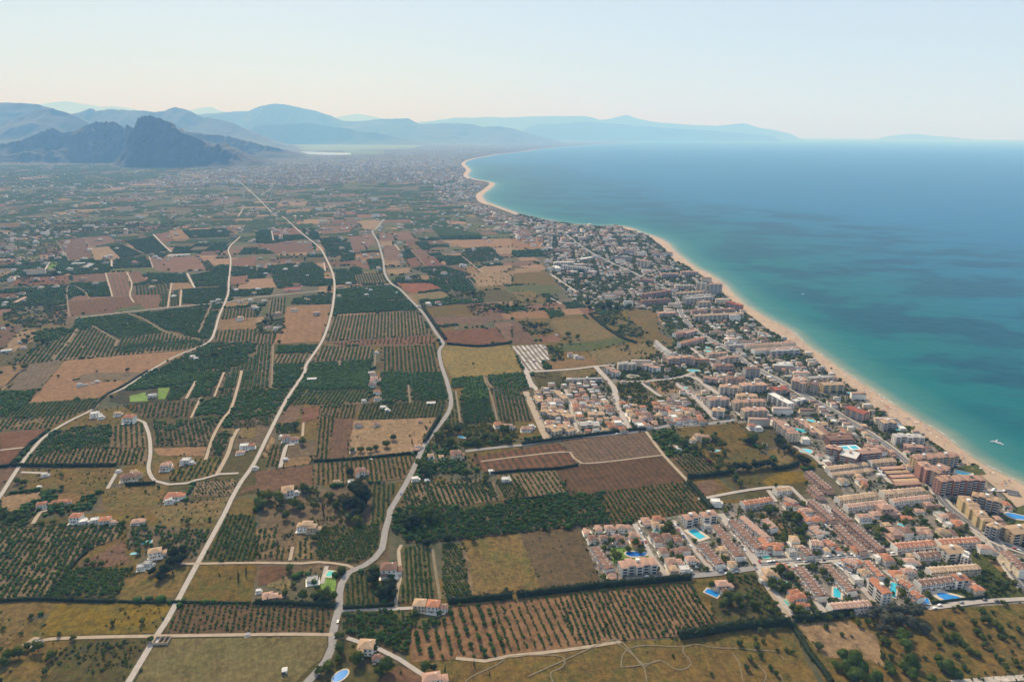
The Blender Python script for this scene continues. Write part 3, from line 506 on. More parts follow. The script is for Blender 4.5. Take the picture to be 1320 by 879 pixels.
('I','110,607 250,572 340,482 500,470 640,735 560,745 120,775','440,480 520,720',8.2,3.6,2.3,.86,None),('I','500,470 640,455 800,442 860,450 990,688 640,735','700,455 810,700',6.8,2.9,1.7,.93,None),
('J','-260,445 -160,422 440,372 588,583 380,638 0,663 -130,688','-100,425 0,655',4.9,2.7,1.95,.97,None),('I','690,115 975,85 1085,355 800,392','760,110 850,390',9,5,1.0,.22,None),
('J','670,325 755,305 925,545 800,560 720,420','680,400 900,520',5.6,4.0,2.2,.93,None),
]
def rowpts(poly, a, b, rs, ts, prob, jit=.18):
    d = b-a; L = np.linalg.norm(d); d = d/L; n = np.array([-d[1], d[0]])
    q = np.array(poly); U = q@d; Vv = q@n
    us = np.arange(U.min(), U.max(), ts); vs_ = np.arange(Vv.min(), Vv.max(), rs)
    uu, vv = np.meshgrid(us, vs_); uu = uu+(np.arange(len(vs_)) % 2)[:, None]*ts*.5
    uu = uu+rng.normal(0, jit*ts*.5, uu.shape); vv = vv+rng.normal(0, jit*rs*.22, vv.shape)
    Pt = uu.ravel()[:, None]*d+vv.ravel()[:, None]*n
    m = inpoly(Pt, poly)
    gap = fbm(Pt[:, 0]/35, Pt[:, 1]/35, 3, 3)          # whole stretches that died or were never planted
    m &= rng.random(len(Pt)) < np.clip(prob*(1.0-np.clip((gap-.56)*3, 0, .7)*(1 if prob < .965 else .3)), 0, 1)
    return Pt[m]
OT = []                 # x, y, radius, tone
GOLD = .5
for i, o in enumerate(ORCH):
    ti, pl, dr, rs, ts, rad, pr, soil = o
    g = G(tp(ti, pl)); a, b = G(tp(ti, dr))
    if soil: sheet('orchard_ground', g, .34+.0009*i, gmat(soil)); FG.append(g)
    nearf = math.hypot(*g.mean(0)) < 1000
    if soil and soil != 'bd' and nearf: rs *= .86; ts *= .84
    elif not nearf: rs *= .92; ts *= .8
    Pt = rowpts(g, a, b, rs, ts, pr)
    f = (1.15 if rad >= 2.3 else 1.08) if nearf else (.90 if rad > 2.5 else .86)
    r = rad*f*rng.uniform(.66, 1.2, len(Pt))
    tone = rng.uniform(0, .25)+rng.uniform(0, .3, len(Pt))
    OT.append(np.stack([Pt[:, 0], Pt[:, 1], r, tone], 1))
OT = np.concatenate(OT)

# ---------------------------------------------------------------- patchwork of small fields farther out and between the traced ones
def subdiv(x0, x1, y0, y1, mn, out):
    w, h = x1-x0, y1-y0
    if max(w, h) < mn*1.6 or (max(w, h) < mn*3 and random.random() < .25): out.append((x0, x1, y0, y1)); return
    s = random.uniform(.35, .65)
    if w > h: subdiv(x0, x0+w*s, y0, y1, mn, out); subdiv(x0+w*s, x1, y0, y1, mn, out)
    else: subdiv(x0, x1, y0, y0+h*s, mn, out); subdiv(x0, x1, y0+h*s, y1, mn, out)
cells = []
subdiv(-2600, 2600, 500, 4200, 60, cells); subdiv(-7000, 3600, 4200, 9800, 95, cells); subdiv(-5200, -2600, 1500, 4200, 80, cells)
ca, sa = math.cos(R(13)), math.sin(R(13))
pk = ['dk','br','tn','rd','ol','gd','bg','pe','gr','dk','dk','gd']
acc = {k: ([], []) for k in set(pk)}; FT = []
townp = np.vstack([LANDMASK_TOWN[0]])
MTOWN = G([(150,238),(250,222),(330,214),(420,208),(520,206),(585,205),(600,214),(600,228),(560,238),(470,236),(380,240),(300,238),(220,242)])
QC = np.array([[(x*ca-y*sa+300, y*ca+x*sa) for x, y in ((x0+2.5, y0+2.5), (x1-2.5, y0+2.5), (x1-2.5, y1-2.5), (x0+2.5, y1-2.5))] for (x0, x1, y0, y1) in cells])
CC = QC.mean(1); BAD = insea(QC.reshape(-1, 2)).reshape(-1, 4).any(1) | insea(CC+np.array([130, 0])) | inpoly(CC, townp)
for q, c, bad in zip(QC, CC, BAD):
    if random.random() < .12 or bad: continue
    k = random.choice(('ol', 'gd', 'bg', 'ol', 'gd')) if c[1] < 1500 else random.choice(pk) if c[1] < 2500 or random.random() < (.55 if c[1] < 4200 else .34) else random.choice(('dk', 'dk', 'gr')); V, F = acc[k]; b = len(V)
    V += [(x, y, 0) for x, y in q]; F.append((b, b+1, b+2, b+3))
    if k == 'dk' or (k == 'gd' and random.random() < .5):
        sp = 7 if c[1] < 3000 else (12 if c[1] < 5500 else 24)
        P_ = rowpts(q, q[0], q[1], sp, sp*.8, .9)
        if len(P_): FT.append(np.stack([P_[:, 0], P_[:, 1], np.full(len(P_), sp*.42)*rng.uniform(.8, 1.2, len(P_)), rng.uniform(0, .3)+rng.uniform(0, .3, len(P_))], 1))
    elif random.random() < .7:      # a hedge or a line of trees along one edge
        e0, e1 = (q[0], q[1]) if random.random() < .6 else (q[1], q[2])
        n = int(np.linalg.norm(e1-e0)/7)
        if n > 2:
            tt = np.sort(rng.random(n)); P_ = e0+(e1-e0)*tt[:, None]+rng.normal(0, 1.5, (n, 2))
            FT.append(np.stack([P_[:, 0], P_[:, 1], rng.uniform(2, 4.5, n), rng.uniform(0, .6, n)], 1))
for k, (V, F) in acc.items():
    me = bpy.data.meshes.new('farmland'); me.from_pydata(V, [], F); me.materials.append(gmat(k)); props(obj('farmland', me, loc=(0, 0, .03)), kind='structure')
FT = np.concatenate(FT)
# none of those trees may stand on a traced field, and none in the sea or in the towns
def clear(Pt, polys, marg=0):
    m = np.ones(len(Pt), bool)
    for g in polys:
        lo, hi = g.min(0), g.max(0); c = (Pt[:, 0] > lo[0]) & (Pt[:, 0] < hi[0]) & (Pt[:, 1] > lo[1]) & (Pt[:, 1] < hi[1]) & m
        ii = np.where(c)[0]
        if len(ii): m[ii[inpoly(Pt[ii], g)]] = False
    return m
FT = FT[clear(FT[:, :2], FG+LANDMASK_TOWN+[MTOWN])]
FT = FT[~insea(FT[:, :2])]
# ---------------------------------------------------------------- roads
t = NT('asphalt_pale'); P = t.pos(); t.l(t.mix(t.noise(P, .3, 5, .7, .3, .7), (.19,.175,.165), (.27,.25,.235)), t.p.inputs['Base Color']); t.p.inputs['Roughness'].default_value = .9; ASPH = t.m
t = NT('asphalt_dark'); P = t.pos(); t.l(t.mix(t.noise(P, .2, 5, .7, .3, .7), (.085,.08,.08), (.13,.12,.118)), t.p.inputs['Base Color']); t.p.inputs['Roughness'].default_value = .85; ASPD = t.m
t = NT('dirt_track'); P = t.pos(); t.l(t.mix(t.noise(P, .15, 5, .7, .3, .7), (.27,.205,.14), (.38,.30,.215)), t.p.inputs['Base Color']); t.p.inputs['Roughness'].default_value = .95; DIRT = t.m
t = NT('trodden_path'); P = t.pos(); t.l(t.mix(t.noise(P, .4, 5, .7, .35, .65), (.115,.095,.048), (.21,.160,.095)), t.p.inputs['Base Color']); t.p.inputs['Roughness'].default_value = .95; TROD = t.m
t = NT('concrete_lane'); P = t.pos(); t.l(t.mix(t.noise(P, .2, 5, .7, .3, .7), (.30,.26,.225), (.40,.35,.31)), t.p.inputs['Base Color']); t.p.inputs['Roughness'].default_value = .9; CONC = t.m
PAVE = flat('pavement_tiles', (.40,.35,.29)); LINE = flat('road_paint', (.78,.78,.74))
RDS = [  # width, surface, pieces of (tile, points)
('c',6.6,ASPH,[('H','256,886 300,840 360,770 395,690 395,640 410,560 430,490 430,420 440,370 480,310 560,275 610,240 650,190 665,100 690,15'),('E','690,715 770,580 830,460 860,390 900,330 990,210 1005,140 985,50'),('B','955,760 945,690 965,650 930,600 880,520 840,470 790,420 740,370 695,340 665,290 655,220 630,130 600,75 620,60 660,10')]),
('c',5.0,CONC,[('G','655,890 800,650 860,560 1000,300 1160,5'),('D','1190,660 1240,570 1310,470'),('E','60,330 120,210 170,120 250,0'),('B','260,760 340,640 380,530 400,430 405,350 395,290 370,230 330,160 270,110 220,70 140,0'),('U','1060,530 1000,470 940,415 915,395')]),
('c',4.6,CONC,[('D','-40,690 0,640 90,500 150,420 220,340 290,290 380,240 480,190 530,130 640,80'),('A','760,800 900,720 1000,680 1080,640 1110,580 1130,510 1175,400 1180,330 1190,220 1180,160 1240,100')]),
('c',5.0,CONC,[('A','390,520 830,470 1150,440'),('B','20,412 340,380 405,370 560,358 700,345')]),
('c',4.4,DIRT,[('G','120,692 180,670 260,655 500,645 790,640 1050,636 1320,632'),('H','200,630 395,632')]),
('c',4.0,DIRT,[('G','930,268 1320,262'),('H','240,265 320,258 400,264 470,275 500,290')]),
('c',4.4,CONC,[('D','745,258 770,330 776,420 766,500 800,560 870,578 960,572 1010,556 1050,548 1130,525 1230,520')]),
('c',4.0,CONC,[('D','700,240 745,258')]),('c',4.0,DIRT,[('D','985,235 1035,130')]),('c',5.0,DIRT,[('D','960,135 1010,45')]),('c',5,DIRT,[('D','1105,125 1155,0')]),('c',5,DIRT,[('D','1060,450 1100,330 1150,240 1190,190 1225,80 1245,0'),('A','1245,790')]),
('c',6,DIRT,[('D','1120,525 1175,420 1200,340 1230,290')]),('c',4,DIRT,[('D','10,95 100,0'),('A','30,870 105,795')]),('c',4,CONC,[('D','110,515 230,520')]),('c',5,DIRT,[('D','170,780 210,720 250,710')]),('c',4,CONC,[('D','555,600 600,520')]),('c',5,DIRT,[('D','0,402 150,385')]),
('c',4,DIRT,[('A','120,775 320,735 600,707 985,682')]),('c',4,DIRT,[('A','480,562 595,630 610,632 590,670')]),('c',3,DIRT,[('A','660,497 750,530 850,590 1030,630')]),('c',4,DIRT,[('A','275,735 345,650 400,575')]),('c',3.5,DIRT,[('A','1025,595 1090,450')]),('c',6,DIRT,[('A','545,288 580,410')]),('c',6,DIRT,[('A','655,285 680,345 670,400 690,440')]),
('c',4,DIRT,[('A','360,515 345,400 360,350 430,380 460,420')]),('c',6,DIRT,[('A','865,465 885,340')]),('c',6,DIRT,[('A','928,460 935,375')]),('c',4,DIRT,[('A','430,105 460,150 490,218')]),('c',4,DIRT,[('A','620,135 680,160 750,190')]),('c',5,CONC,[('A','790,88 830,130 885,182')]),('c',5,CONC,[('A','965,290 985,330 1003,365')]),
('c',4,DIRT,[('A','290,120 330,180 360,228')]),('c',5,CONC,[('A','575,222 577,258')]),('c',5,DIRT,[('A','770,205 790,262')]),('c',5,CONC,[('A','232,275 255,232')]),('c',4,DIRT,[('A','345,435 690,402')]),
('c',4,DIRT,[('B','90,658 80,879')]),('c',4,DIRT,[('B','612,770 620,690 650,672')]),('c',3.5,DIRT,[('B','340,648 450,640 560,630 700,622')]),('c',3.5,DIRT,[('B','340,655 470,670 600,662 925,660')]),('c',4,DIRT,[('B','430,740 432,765')]),('c',4,CONC,[('B','80,70 90,120')]),('c',4,CONC,[('B','350,235 358,280')]),('c',5,DIRT,[('B','1065,205 1110,240 1170,285')]),
('c',4,DIRT,[('B','800,175 840,212 870,250')]),('c',4,CONC,[('B','715,140 740,172')]),('c',4,DIRT,[('B','1090,310 1145,362')]),('c',4,DIRT,[('B','1175,820 1215,879')]),('c',4,DIRT,[('E','1175,30 1215,130 1245,250')]),('c',3,DIRT,[('E','1030,95 1055,265')]),('c',4,DIRT,[('E','785,65 795,160')]),
('c',5,CONC,[('E','125,490 160,375 200,372')]),('c',4,DIRT,[('E','240,330 245,260')]),('c',4,DIRT,[('H','720,490 728,400 745,340 745,300 735,200 750,170')]),('c',3.4,DIRT,[('H','950,450 925,300 910,190')]),('c',4,CONC,[('H','340,370 365,280')]),('c',4,CONC,[('H','445,510 480,505 720,500 820,495')]),('c',4,CONC,[('H','470,650 560,680 640,710 740,760 830,820 880,850')]),
('c',4,DIRT,[('H','175,250 190,180')]),('c',4,DIRT,[('G','120,690 180,650 200,655')]),
('c',3.6,DIRT,[('F','80,460 300,432 540,412 600,470 1015,428')]),('c',5,DIRT,[('F','930,305 1020,425 1145,560')]),('c',4,DIRT,[('F','1140,560 1200,620 1265,700')]),
('t',8,CONC,[('F','310,-10 340,60 375,95')]),('t',10,DIRT,[('F','310,100 350,190 420,350')]),('t',7,ASPH,[('F','300,375 500,345 850,310 1060,275'),('L','300,295 470,270')]),('c',6,ASPH,[('F','0,408 130,392 300,375')]),('t',9,CONC,[('C','430,770 525,879'),('F','770,115 800,200 845,305')]),('t',7,CONC,[('C','70,800 300,785 430,770 560,762')]),
('t',5,CONC,[('F','515,90 540,180 580,310')]),('t',6,CONC,[('C','560,850 700,845 850,830 940,800')]),('t',6,CONC,[('F','900,50 990,115 1010,125')]),
('t',6,CONC,[('C','70,800 100,879')]),('t',6,CONC,[('C','200,295 330,385')]),('t',5,CONC,[('R','200,630 290,680')]),('t',6,CONC,[('C','740,635 820,710')]),('t',8,CONC,[('L','130,60 250,150 365,270')]),('t',6,CONC,[('L','210,20 290,60 400,140 520,265')]),
('t',6,CONC,[('C','910,665 1000,740 1080,800 1150,850')]),('t',7,CONC,[('P','60,450 200,560 300,640')]),('t',6,CONC,[('P','0,695 110,710 200,790 330,870')]),
('t',10,ASPD,[('C','230,60 290,100 400,180 540,250 740,340 820,395 850,430 880,510 950,590 1130,690'),('P','520,570 640,640 900,780 1050,870'),('K','300,500 400,560 480,610 640,720 830,890'),('M','700,400 840,510 960,590'),('N','1240,280 1340,410')]),
('t',6,CONC,[('N','1060,95 1120,165 1180,215')]),('t',8,ASPD,[('N','1085,110 1200,165 1320,205 1400,225')]),
('t',5.5,CONC,[('J','152,62 240,230 322,332')]),('t',5.5,CONC,[('J','350,45 450,180 552,305')]),('t',9,CONC,[('J','592,10 700,150 790,280 830,360 960,548')]),('t',7,ASPH,[('J','100,350 330,338 560,320 770,290')]),('t',7,ASPD,[('J','800,272 1000,255'),('M','180,690 330,672 560,655 750,640')]),
('t',6,CONC,[('N','228,-5 420,190 480,262 530,335')]),('t',6,CONC,[('N','325,-20 440,90 575,218')]),('t',6,CONC,[('N','120,260 200,390 295,525')]),('t',6,CONC,[('N','335,255 440,345 550,465')]),('t',6,CONC,[('N','600,300 680,370 765,465')]),('c',4.5,DIRT,[('N','0,400 60,480 130,565')]),('t',5,CONC,[('N','820,498 980,478 1130,460 1340,448')]),
('t',5,CONC,[('O','590,450 760,620 900,745')]),('t',5,CONC,[('O','870,600 1000,725 1150,840')]),('t',5,CONC,[('O','400,480 470,580')]),('t',5,CONC,[('O','-200,560 0,520 220,480 420,455 590,450')]),('t',5,CONC,[('O','620,100 800,200 860,260')]),
('t',6,CONC,[('M','640,320 760,318 980,318 1110,325')]),('t',5,PAVE,[('M','310,185 350,240 400,290')]),('t',5,CONC,[('M','780,340 850,420 920,520 990,600')]),
('c',4,DIRT,[('I','350,755 500,770 620,745 900,715 1200,670')]),
('c',1.6,DIRT,[('J','-400,850 -200,760 0,672 80,668 180,780 200,800 215,876')]),('c',1.4,DIRT,[('J','120,705 200,690 400,695 470,682 560,700 700,705 780,715 880,720 920,760')]),('c',1.4,DIRT,[('J','200,800 280,765 370,815 430,800 440,770 400,720 410,690')]),('c',1.4,DIRT,[('J','80,800 150,795 280,770')]),('c',1.4,DIRT,[('J','80,800 90,740 120,705')]),
('c',1.4,DIRT,[('J','655,725 690,780 710,876')]),('c',1.4,DIRT,[('J','790,790 830,840 820,876')]),('c',1.4,DIRT,[('J','830,795 900,840 915,876')]),('c',1.5,DIRT,[('I','400,876 430,850 560,790 640,745 860,740 910,760 900,800 840,830 850,876')]),('c',1.4,DIRT,[('I','1160,665 1230,710 1320,790')]),
('c',4,DIRT,[('U','660,495 700,440 715,415')]),('c',5,CONC,[('U','920,540 945,500')]),('c',5,CONC,[('U','730,340 755,368')]),('c',4,CONC,[('U','70,430 105,460')]),('c',5,CONC,[('U','1010,455 1055,425')]),('c',6,CONC,[('V','265,290 270,305 285,320')]),('c',6,CONC,[('V','310,380 345,410')]),
]
ROADPTS = []; ROADS = []; nr = 0
def strip(name, pts, w, z, mat, off=0.0, kind='structure', zf=None):
    p = np.asarray(pts); d = np.gradient(p, axis=0); d /= np.linalg.norm(d, axis=1)[:, None]+1e-9; n = np.stack([-d[:, 1], d[:, 0]], 1)
    a = p+n*(off+w/2); b = p+n*(off-w/2); V = np.empty((2*len(p), 3)); V[0::2, :2] = b; V[1::2, :2] = a; V[:, 2] = 0
    i = np.arange(len(p)-1)*2; F = np.stack([i, i+2, i+3, i+1], 1)
    return props(obj(name, mesh_np(name, V, F, [mat]), loc=(0, 0, z)), kind=kind)
for kd, w, m, pcs in RDS:
    if kd == 'c' and m is DIRT and w > 3: w *= .66 if G(tp(pcs[0][0], pcs[0][1]))[0][1] > 1000 else .85
    px = []
    for ti, s in pcs:
        for q in tp(ti, s): px.append(q)
    g = smooth_line(G(px), 12 if w > 3 else 3)
    z = .50+.0022*nr; nr += 1
    nm = 'road' if m in (ASPH, ASPD) else ('lane' if m is CONC and w > 4.5 else ('pavement' if m is PAVE else 'track'))
    if w <= 3: nm = 'footpath'; m = TROD; w = w*.75 if w < 2 else w
    if kd == 'c' and w > 4: strip('road_verge', g, w+2.6, .46+.0003*nr, gmat('gd'))
    if m is ASPD:
        for s_ in (-1, 1):       # raised kerbed pavements on both sides, painted edge and centre lines
            st = strip('pavement', g, 2.6, z+.13, PAVE, s_*(w/2+1.3))
            strip('road_marking', g, .22, z+.001, LINE, s_*(w/2-.5))
        strip('road_marking', g, .22, z+.001, LINE)
    strip(nm, g, w, z, m); ROADS.append((kd, w, g, z)); ROADPTS.append(np.column_stack([g, np.full(len(g), w/2)]))
# a raster of where the roads run, 2 m cells
GX0, GY0, GCS, GNX, GNY = -3000.0, 300.0, 2.0, 2800, 2800
def newgrid(): return np.zeros((GNX, GNY), bool)
def stamp(grid, x, y, r):
    i0, i1 = int((x-r-GX0)/GCS), int((x+r-GX0)/GCS)+1; j0, j1 = int((y-r-GY0)/GCS), int((y+r-GY0)/GCS)+1
    if i1 < 1 or j1 < 1 or i0 >= GNX or j0 >= GNY: return
    grid[max(i0,0):i1, max(j0,0):j1] = True
def lookup(grid, Pt):
    Pt = np.atleast_2d(Pt); i = ((Pt[:, 0]-GX0)/GCS).astype(int); j = ((Pt[:, 1]-GY0)/GCS).astype(int)
    ok = (i >= 0) & (i < GNX) & (j >= 0) & (j < GNY); o = np.zeros(len(Pt), bool); o[ok] = grid[i[ok], j[ok]]; return o
ROADG = newgrid()
for q in ROADPTS:
    for k in range(len(q)-1):
        L = np.hypot(*(q[k+1, :2]-q[k, :2])); n = max(1, int(L/3)) if L < 400 else 1
        for s_ in range(n):
            p_ = q[k, :2]+(q[k+1, :2]-q[k, :2])*s_/n; stamp(ROADG, p_[0], p_[1], q[k, 2]+.8)
def offroad(Pt): return ~lookup(ROADG, Pt)
sel = np.array([True]*len(OT)); sel &= offroad(OT[:, :2]); OT = OT[sel]
# shrubs, weeds and young trees that grow along the margins of the fields
MG = []
for g in FG:
    for a, b in zip(g, np.roll(g, -1, 0)):
        L = np.linalg.norm(b-a); d0 = np.hypot(*((a+b)/2))
        if L < 3 or d0 > 3200: continue
        n = int(L*(.26 if d0 < 1400 else .09)); u = rng.random(n); p = a+(b-a)*u[:, None]+rng.normal(0, 1.3, (n, 2)); k = fbm(p[:, 0]/40, p[:, 1]/40, 5, 3) > rng.uniform(.38, .62); p = p[k]
        MG.append(np.column_stack([p, rng.gamma(2.2, .42, len(p)).clip(.35, 3.4)*(1 if d0 < 1400 else 1.5), rng.uniform(0, 1, len(p))]))
MG = np.concatenate(MG); MG = MG[offroad(MG[:, :2]) & ~insea(MG[:, :2])]
# the pale lagoon
t = NT('lagoon_water'); t.p.inputs['Base Color'].default_value = (.70,.72,.70,1); t.p.inputs['Roughness'].default_value = .12
sheet('lagoon', G([(386,195.6),(400,195.8),(430,197),(452,197.6),(452,199.6),(420,200),(398,199)]), .5, t.m)
# ================================================================ trees
def leafmat(name, c1, c2, c3):
    """leaf colour varies from tree to tree and from clump to clump"""
    t = NT(name); a = t.n('ShaderNodeAttribute', attribute_name='tint'); o = t.n('ShaderNodeObjectInfo')
    f = t.math('FRACT', t.math('ADD', a.outputs['Fac'], t.math('MULTIPLY', o.outputs['Random'], .9)))
    r = t.n('ShaderNodeValToRGB'); t.l(f, r.inputs[0]); cr = r.color_ramp
    cr.elements[0].color = (*c1, 1); cr.elements[1].color = (*c3, 1); e = cr.elements.new(.5); e.color = (*c2, 1)
    col = t.mix(t.math('MULTIPLY', t.noise(t.pos(), .9, 3, .7, .35, .7), .5), r.outputs[0], tuple(v*1.7 for v in c3))
    t.l(col, t.p.inputs['Base Color']); t.p.inputs['Roughness'].default_value = .7; t.p.inputs['Specular IOR Level'].default_value = .06
    tl = t.n('ShaderNodeBsdfTranslucent'); t.l(col, tl.inputs[0]); m = t.n('ShaderNodeMixShader'); m.inputs[0].default_value = .40
    t.l(t.p.outputs[0], m.inputs[1]); t.l(tl.outputs[0], m.inputs[2]); t.l(m.outputs[0], t.out.inputs[0])
    return t.m
LF_CIT = leafmat('citrus_leaves', (.022,.064,.012), (.040,.092,.016), (.070,.116,.024))
LF_PIN = leafmat('pine_needles', (.040,.072,.014), (.060,.098,.018), (.085,.120,.024))
LF_GAR = leafmat('garden_leaves', (.030,.058,.010), (.058,.090,.014), (.105,.118,.022))
LF_CYP = leafmat('cypress_leaves', (.018,.030,.014), (.026,.040,.017), (.036,.050,.020))
LF_OLV = leafmat('olive_leaves', (.060,.068,.045), (.080,.086,.058), (.105,.108,.075))
LF_BOU = leafmat('purple_flowers', (.14,.03,.08), (.18,.04,.10), (.08,.06,.03))
BARK = flat('bark', (.11,.080,.055), var=.3, sc=2)
def icos(seed, jit=.18):
    ph = (1+5**.5)/2
    v = np.array([(-1,ph,0),(1,ph,0),(-1,-ph,0),(1,-ph,0),(0,-1,ph),(0,1,ph),(0,-1,-ph),(0,1,-ph),(ph,0,-1),(ph,0,1),(-ph,0,-1),(-ph,0,1)], float)
    v /= np.linalg.norm(v[0]); q = np.random.default_rng(seed); v *= q.uniform(1-jit, 1+jit, (12, 1))
    f = np.array([(0,11,5),(0,5,1),(0,1,7),(0,7,10),(0,10,11),(1,5,9),(5,11,4),(11,10,2),(10,7,6),(7,1,8),(3,9,4),(3,4,2),(3,2,6),(3,6,8),(3,8,9),(4,9,5),(2,4,11),(6,2,10),(8,6,7),(9,8,1)])
    return v, f
def crown(seed, n, lobes=5, card=.30, flatk=.8, cone=0.0):
    """leaf clumps (small tilted triangles in pairs) spread through several uneven lobes around a darker ragged core; unit radius, base at z=0"""
    q = np.random.default_rng(seed); C = []
    for k in range(lobes):
        a = q.uniform(0, 2*math.pi); rr = q.uniform(.15, .58); z = q.uniform(.35, 1.25)
        if cone: rr *= (1-z/2.2)*.5; z = (k+.5)/lobes*cone
        C.append((rr*math.cos(a), rr*math.sin(a), z*(1 if cone else flatk), q.uniform(.34, .62)*((1.15-z/(cone+.35)) if cone else 1)))
    C.append((0, 0, .8*flatk, .62))
    if cone: C[-1] = (0, 0, cone*.4, .5)
    V = []; F = []
    for (cx, cy, cz, r) in C:
        iv, if_ = icos(int(q.integers(1e6)), .2); b = len(V)
        V += [tuple(p) for p in iv*[r*.78, r*.78, r*.70]+[cx, cy, cz]]; F += [tuple(b+i for i in f) for f in if_]
    for k in range(n):
        cx, cy, cz, r = C[int(q.integers(len(C)))]
        d = q.normal(size=3); d /= np.linalg.norm(d); d[2] = abs(d[2])*.9+d[2]*.1
        p = np.array([cx, cy, cz])+d*r*q.uniform(.72, 1.12)
        s = card*q.uniform(.6, 1.25); nn = d+q.normal(size=3)*.55; nn /= np.linalg.norm(nn)
        u = np.cross(nn, q.normal(size=3)); u /= np.linalg.norm(u); w = np.cross(nn, u); b = len(V)
        V += [tuple(p+u*s*.5), tuple(p-u*s*.35+w*s*.45), tuple(p-u*s*.3-w*s*.5)]; F.append((b, b+1, b+2))
    V = np.array(V); V[:, 2] = np.maximum(V[:, 2], .06)
    return V, np.array(F)
def trunkmesh(name, h, r, limbs=3, seed=0):
    q = np.random.default_rng(seed); m = MB(); K = 7
    def tube(a, b, ra, rb):
        a = np.array(a); b = np.array(b); d = b-a; d /= np.linalg.norm(d); u = np.cross(d, [.3, .9, .1]); u /= np.linalg.norm(u); w = np.cross(d, u)
        vs = [tuple(c+(u*math.cos(t_)+w*math.sin(t_))*rr) for c, rr in ((a, ra), (b, rb)) for t_ in [2*math.pi*i/K for i in range(K)]]
        m.add(vs, [(i, (i+1) % K, K+(i+1) % K, K+i) for i in range(K)])
    k = (q.uniform(-.1, .1), q.uniform(-.1, .1), h*.6); tube((0, 0, -.1), k, r, r*.75)
    for i in range(limbs):
        a = 2*math.pi*i/limbs+q.uniform(-.4, .4); tube(k, (math.cos(a)*h*.4, math.sin(a)*h*.4, h*1.15), r*.6, r*.25)
    return m.mesh(name, BARK)
# ---- crowns, a few of each kind
def crown_me(name, seed, n, mat, **kw):
    V, F = crown(seed, n, **kw); q = np.random.default_rng(seed); tint = np.repeat(q.uniform(0, .25), len(V)); return mesh_np(name, V, F, [mat], tint=tint)
CR_CIT = [crown_me('crown', 100+i, 70, LF_CIT, lobes=4, card=.36) for i in range(4)]
CR_PIN = [crown_me('crown', 200+i, 900, LF_PIN, lobes=13, card=.13) for i in range(5)]
CR_GAR = [crown_me('crown', 300+i, 320, LF_GAR, lobes=8, card=.20) for i in range(5)]
CR_DRK = [crown_me('crown', 350+i, 420, LF_CYP, lobes=9, card=.18) for i in range(4)]
CR_OLV = [crown_me('crown', 370+i, 300, LF_OLV, lobes=8, card=.20) for i in range(3)]
CR_CYP = [crown_me('crown', 400+i, 260, LF_CYP, lobes=7, card=.22, cone=4.2) for i in range(3)]
TRK = [trunkmesh('trunk', 1.0, .075, 3, i) for i in range(3)]
# ---- stuff trees: many crowns in one mesh
def crowd(name, pts, temps, mat, zs=(.75, 1.05), lift=.0, kind='stuff', split=1):
    """pts: x, y, radius, tone"""
    N = len(pts)
    if not N: return
    which = rng.integers(len(temps), size=N); VV = []; FF = []; TT = []; b = 0
    for k, (v, f) in enumerate(temps):
        p = pts[which == k]; n = len(p)
        if not n: continue
        a = rng.uniform(0, 2*math.pi, n); ca_, sa_ = np.cos(a)*p[:, 2], np.sin(a)*p[:, 2]
        X = v[None, :, 0]*ca_[:, None]-v[None, :, 1]*sa_[:, None]+p[:, 0:1]; Y = v[None, :, 0]*sa_[:, None]+v[None, :, 1]*ca_[:, None]+p[:, 1:2]
        Z = v[None, :, 2]*(p[:, 2]*rng.uniform(*zs, n))[:, None]+lift
        VV.append(np.stack([X, Y, Z], -1).reshape(-1, 3)); FF.append((f[None]+(np.arange(n)*len(v))[:, None, None]+b).reshape(-1, f.shape[1])); TT.append(np.repeat(p[:, 3], len(v))); b += n*len(v)
    me = mesh_np(name, np.concatenate(VV), np.concatenate(FF), [mat], tint=np.concatenate(TT))
    return props(obj(name, me), kind=kind)
def lumps(seed, n):
    out = []
    for i in range(n):
        v, f = icos(seed+i, .28); v = v*[1, 1, .82]; v[:, 2] = np.maximum(v[:, 2]+.62, 0); out.append((v, f))
    return out
LOWT = lumps(10, 6); 
def octa(seed):
    q = np.random.default_rng(seed); v = np.array([(1,0,.35),(0,1,.4),(-1,0,.35),(0,-1,.4),(.1,0,1.25),(.8,.7,0),(-.8,.7,0),(-.8,-.7,0),(.8,-.7,0)])*q.uniform(.8, 1.15, (9, 1))
    return v, np.array([(0,5,1),(1,6,2),(2,7,3),(3,8,0),(0,1,4),(1,2,4),(2,3,4),(3,0,4)])
FART = [octa(i) for i in range(4)]
MIDT = [crown(500+i, 26, lobes=2, card=.5) for i in range(5)]
D = np.hypot(OT[:, 0], OT[:, 1])
# the 300 orchard trees that show largest are trees of their own
size = OT[:, 2]/D
vis = np.array([proj(x, y, 1) for x, y in OT[:, :2]]); inview = (vis[:, 0] > 2) & (vis[:, 0] < 1318) & (vis[:, 1] < 876)
big = np.argsort(-(size*inview))[:300]; bigm = np.zeros(len(OT), bool); bigm[big] = True
NEAR_ORCH = OT[bigm]; REST = OT[~bigm]; Dr = np.hypot(REST[:, 0], REST[:, 1])
crowd('orchard_trees', REST[Dr < 1000], MIDT, LF_CIT)
crowd('orchard_trees', REST[Dr >= 1000], LOWT, LF_CIT)
ft = FT; df = np.hypot(ft[:, 0], ft[:, 1])
keepf = lookup(ROADG, ft[:, :2]) == False; ft = ft[keepf]; df = df[keepf]
inv = np.array([(abs(x) < .85*y+80) for x, y in ft[:, :2]]); ft = ft[inv]; df = df[inv]
crowd('far_tree_rows', ft[df < 2800], LOWT, LF_CIT); crowd('far_tree_rows', ft[df >= 2800], FART, LF_CIT)
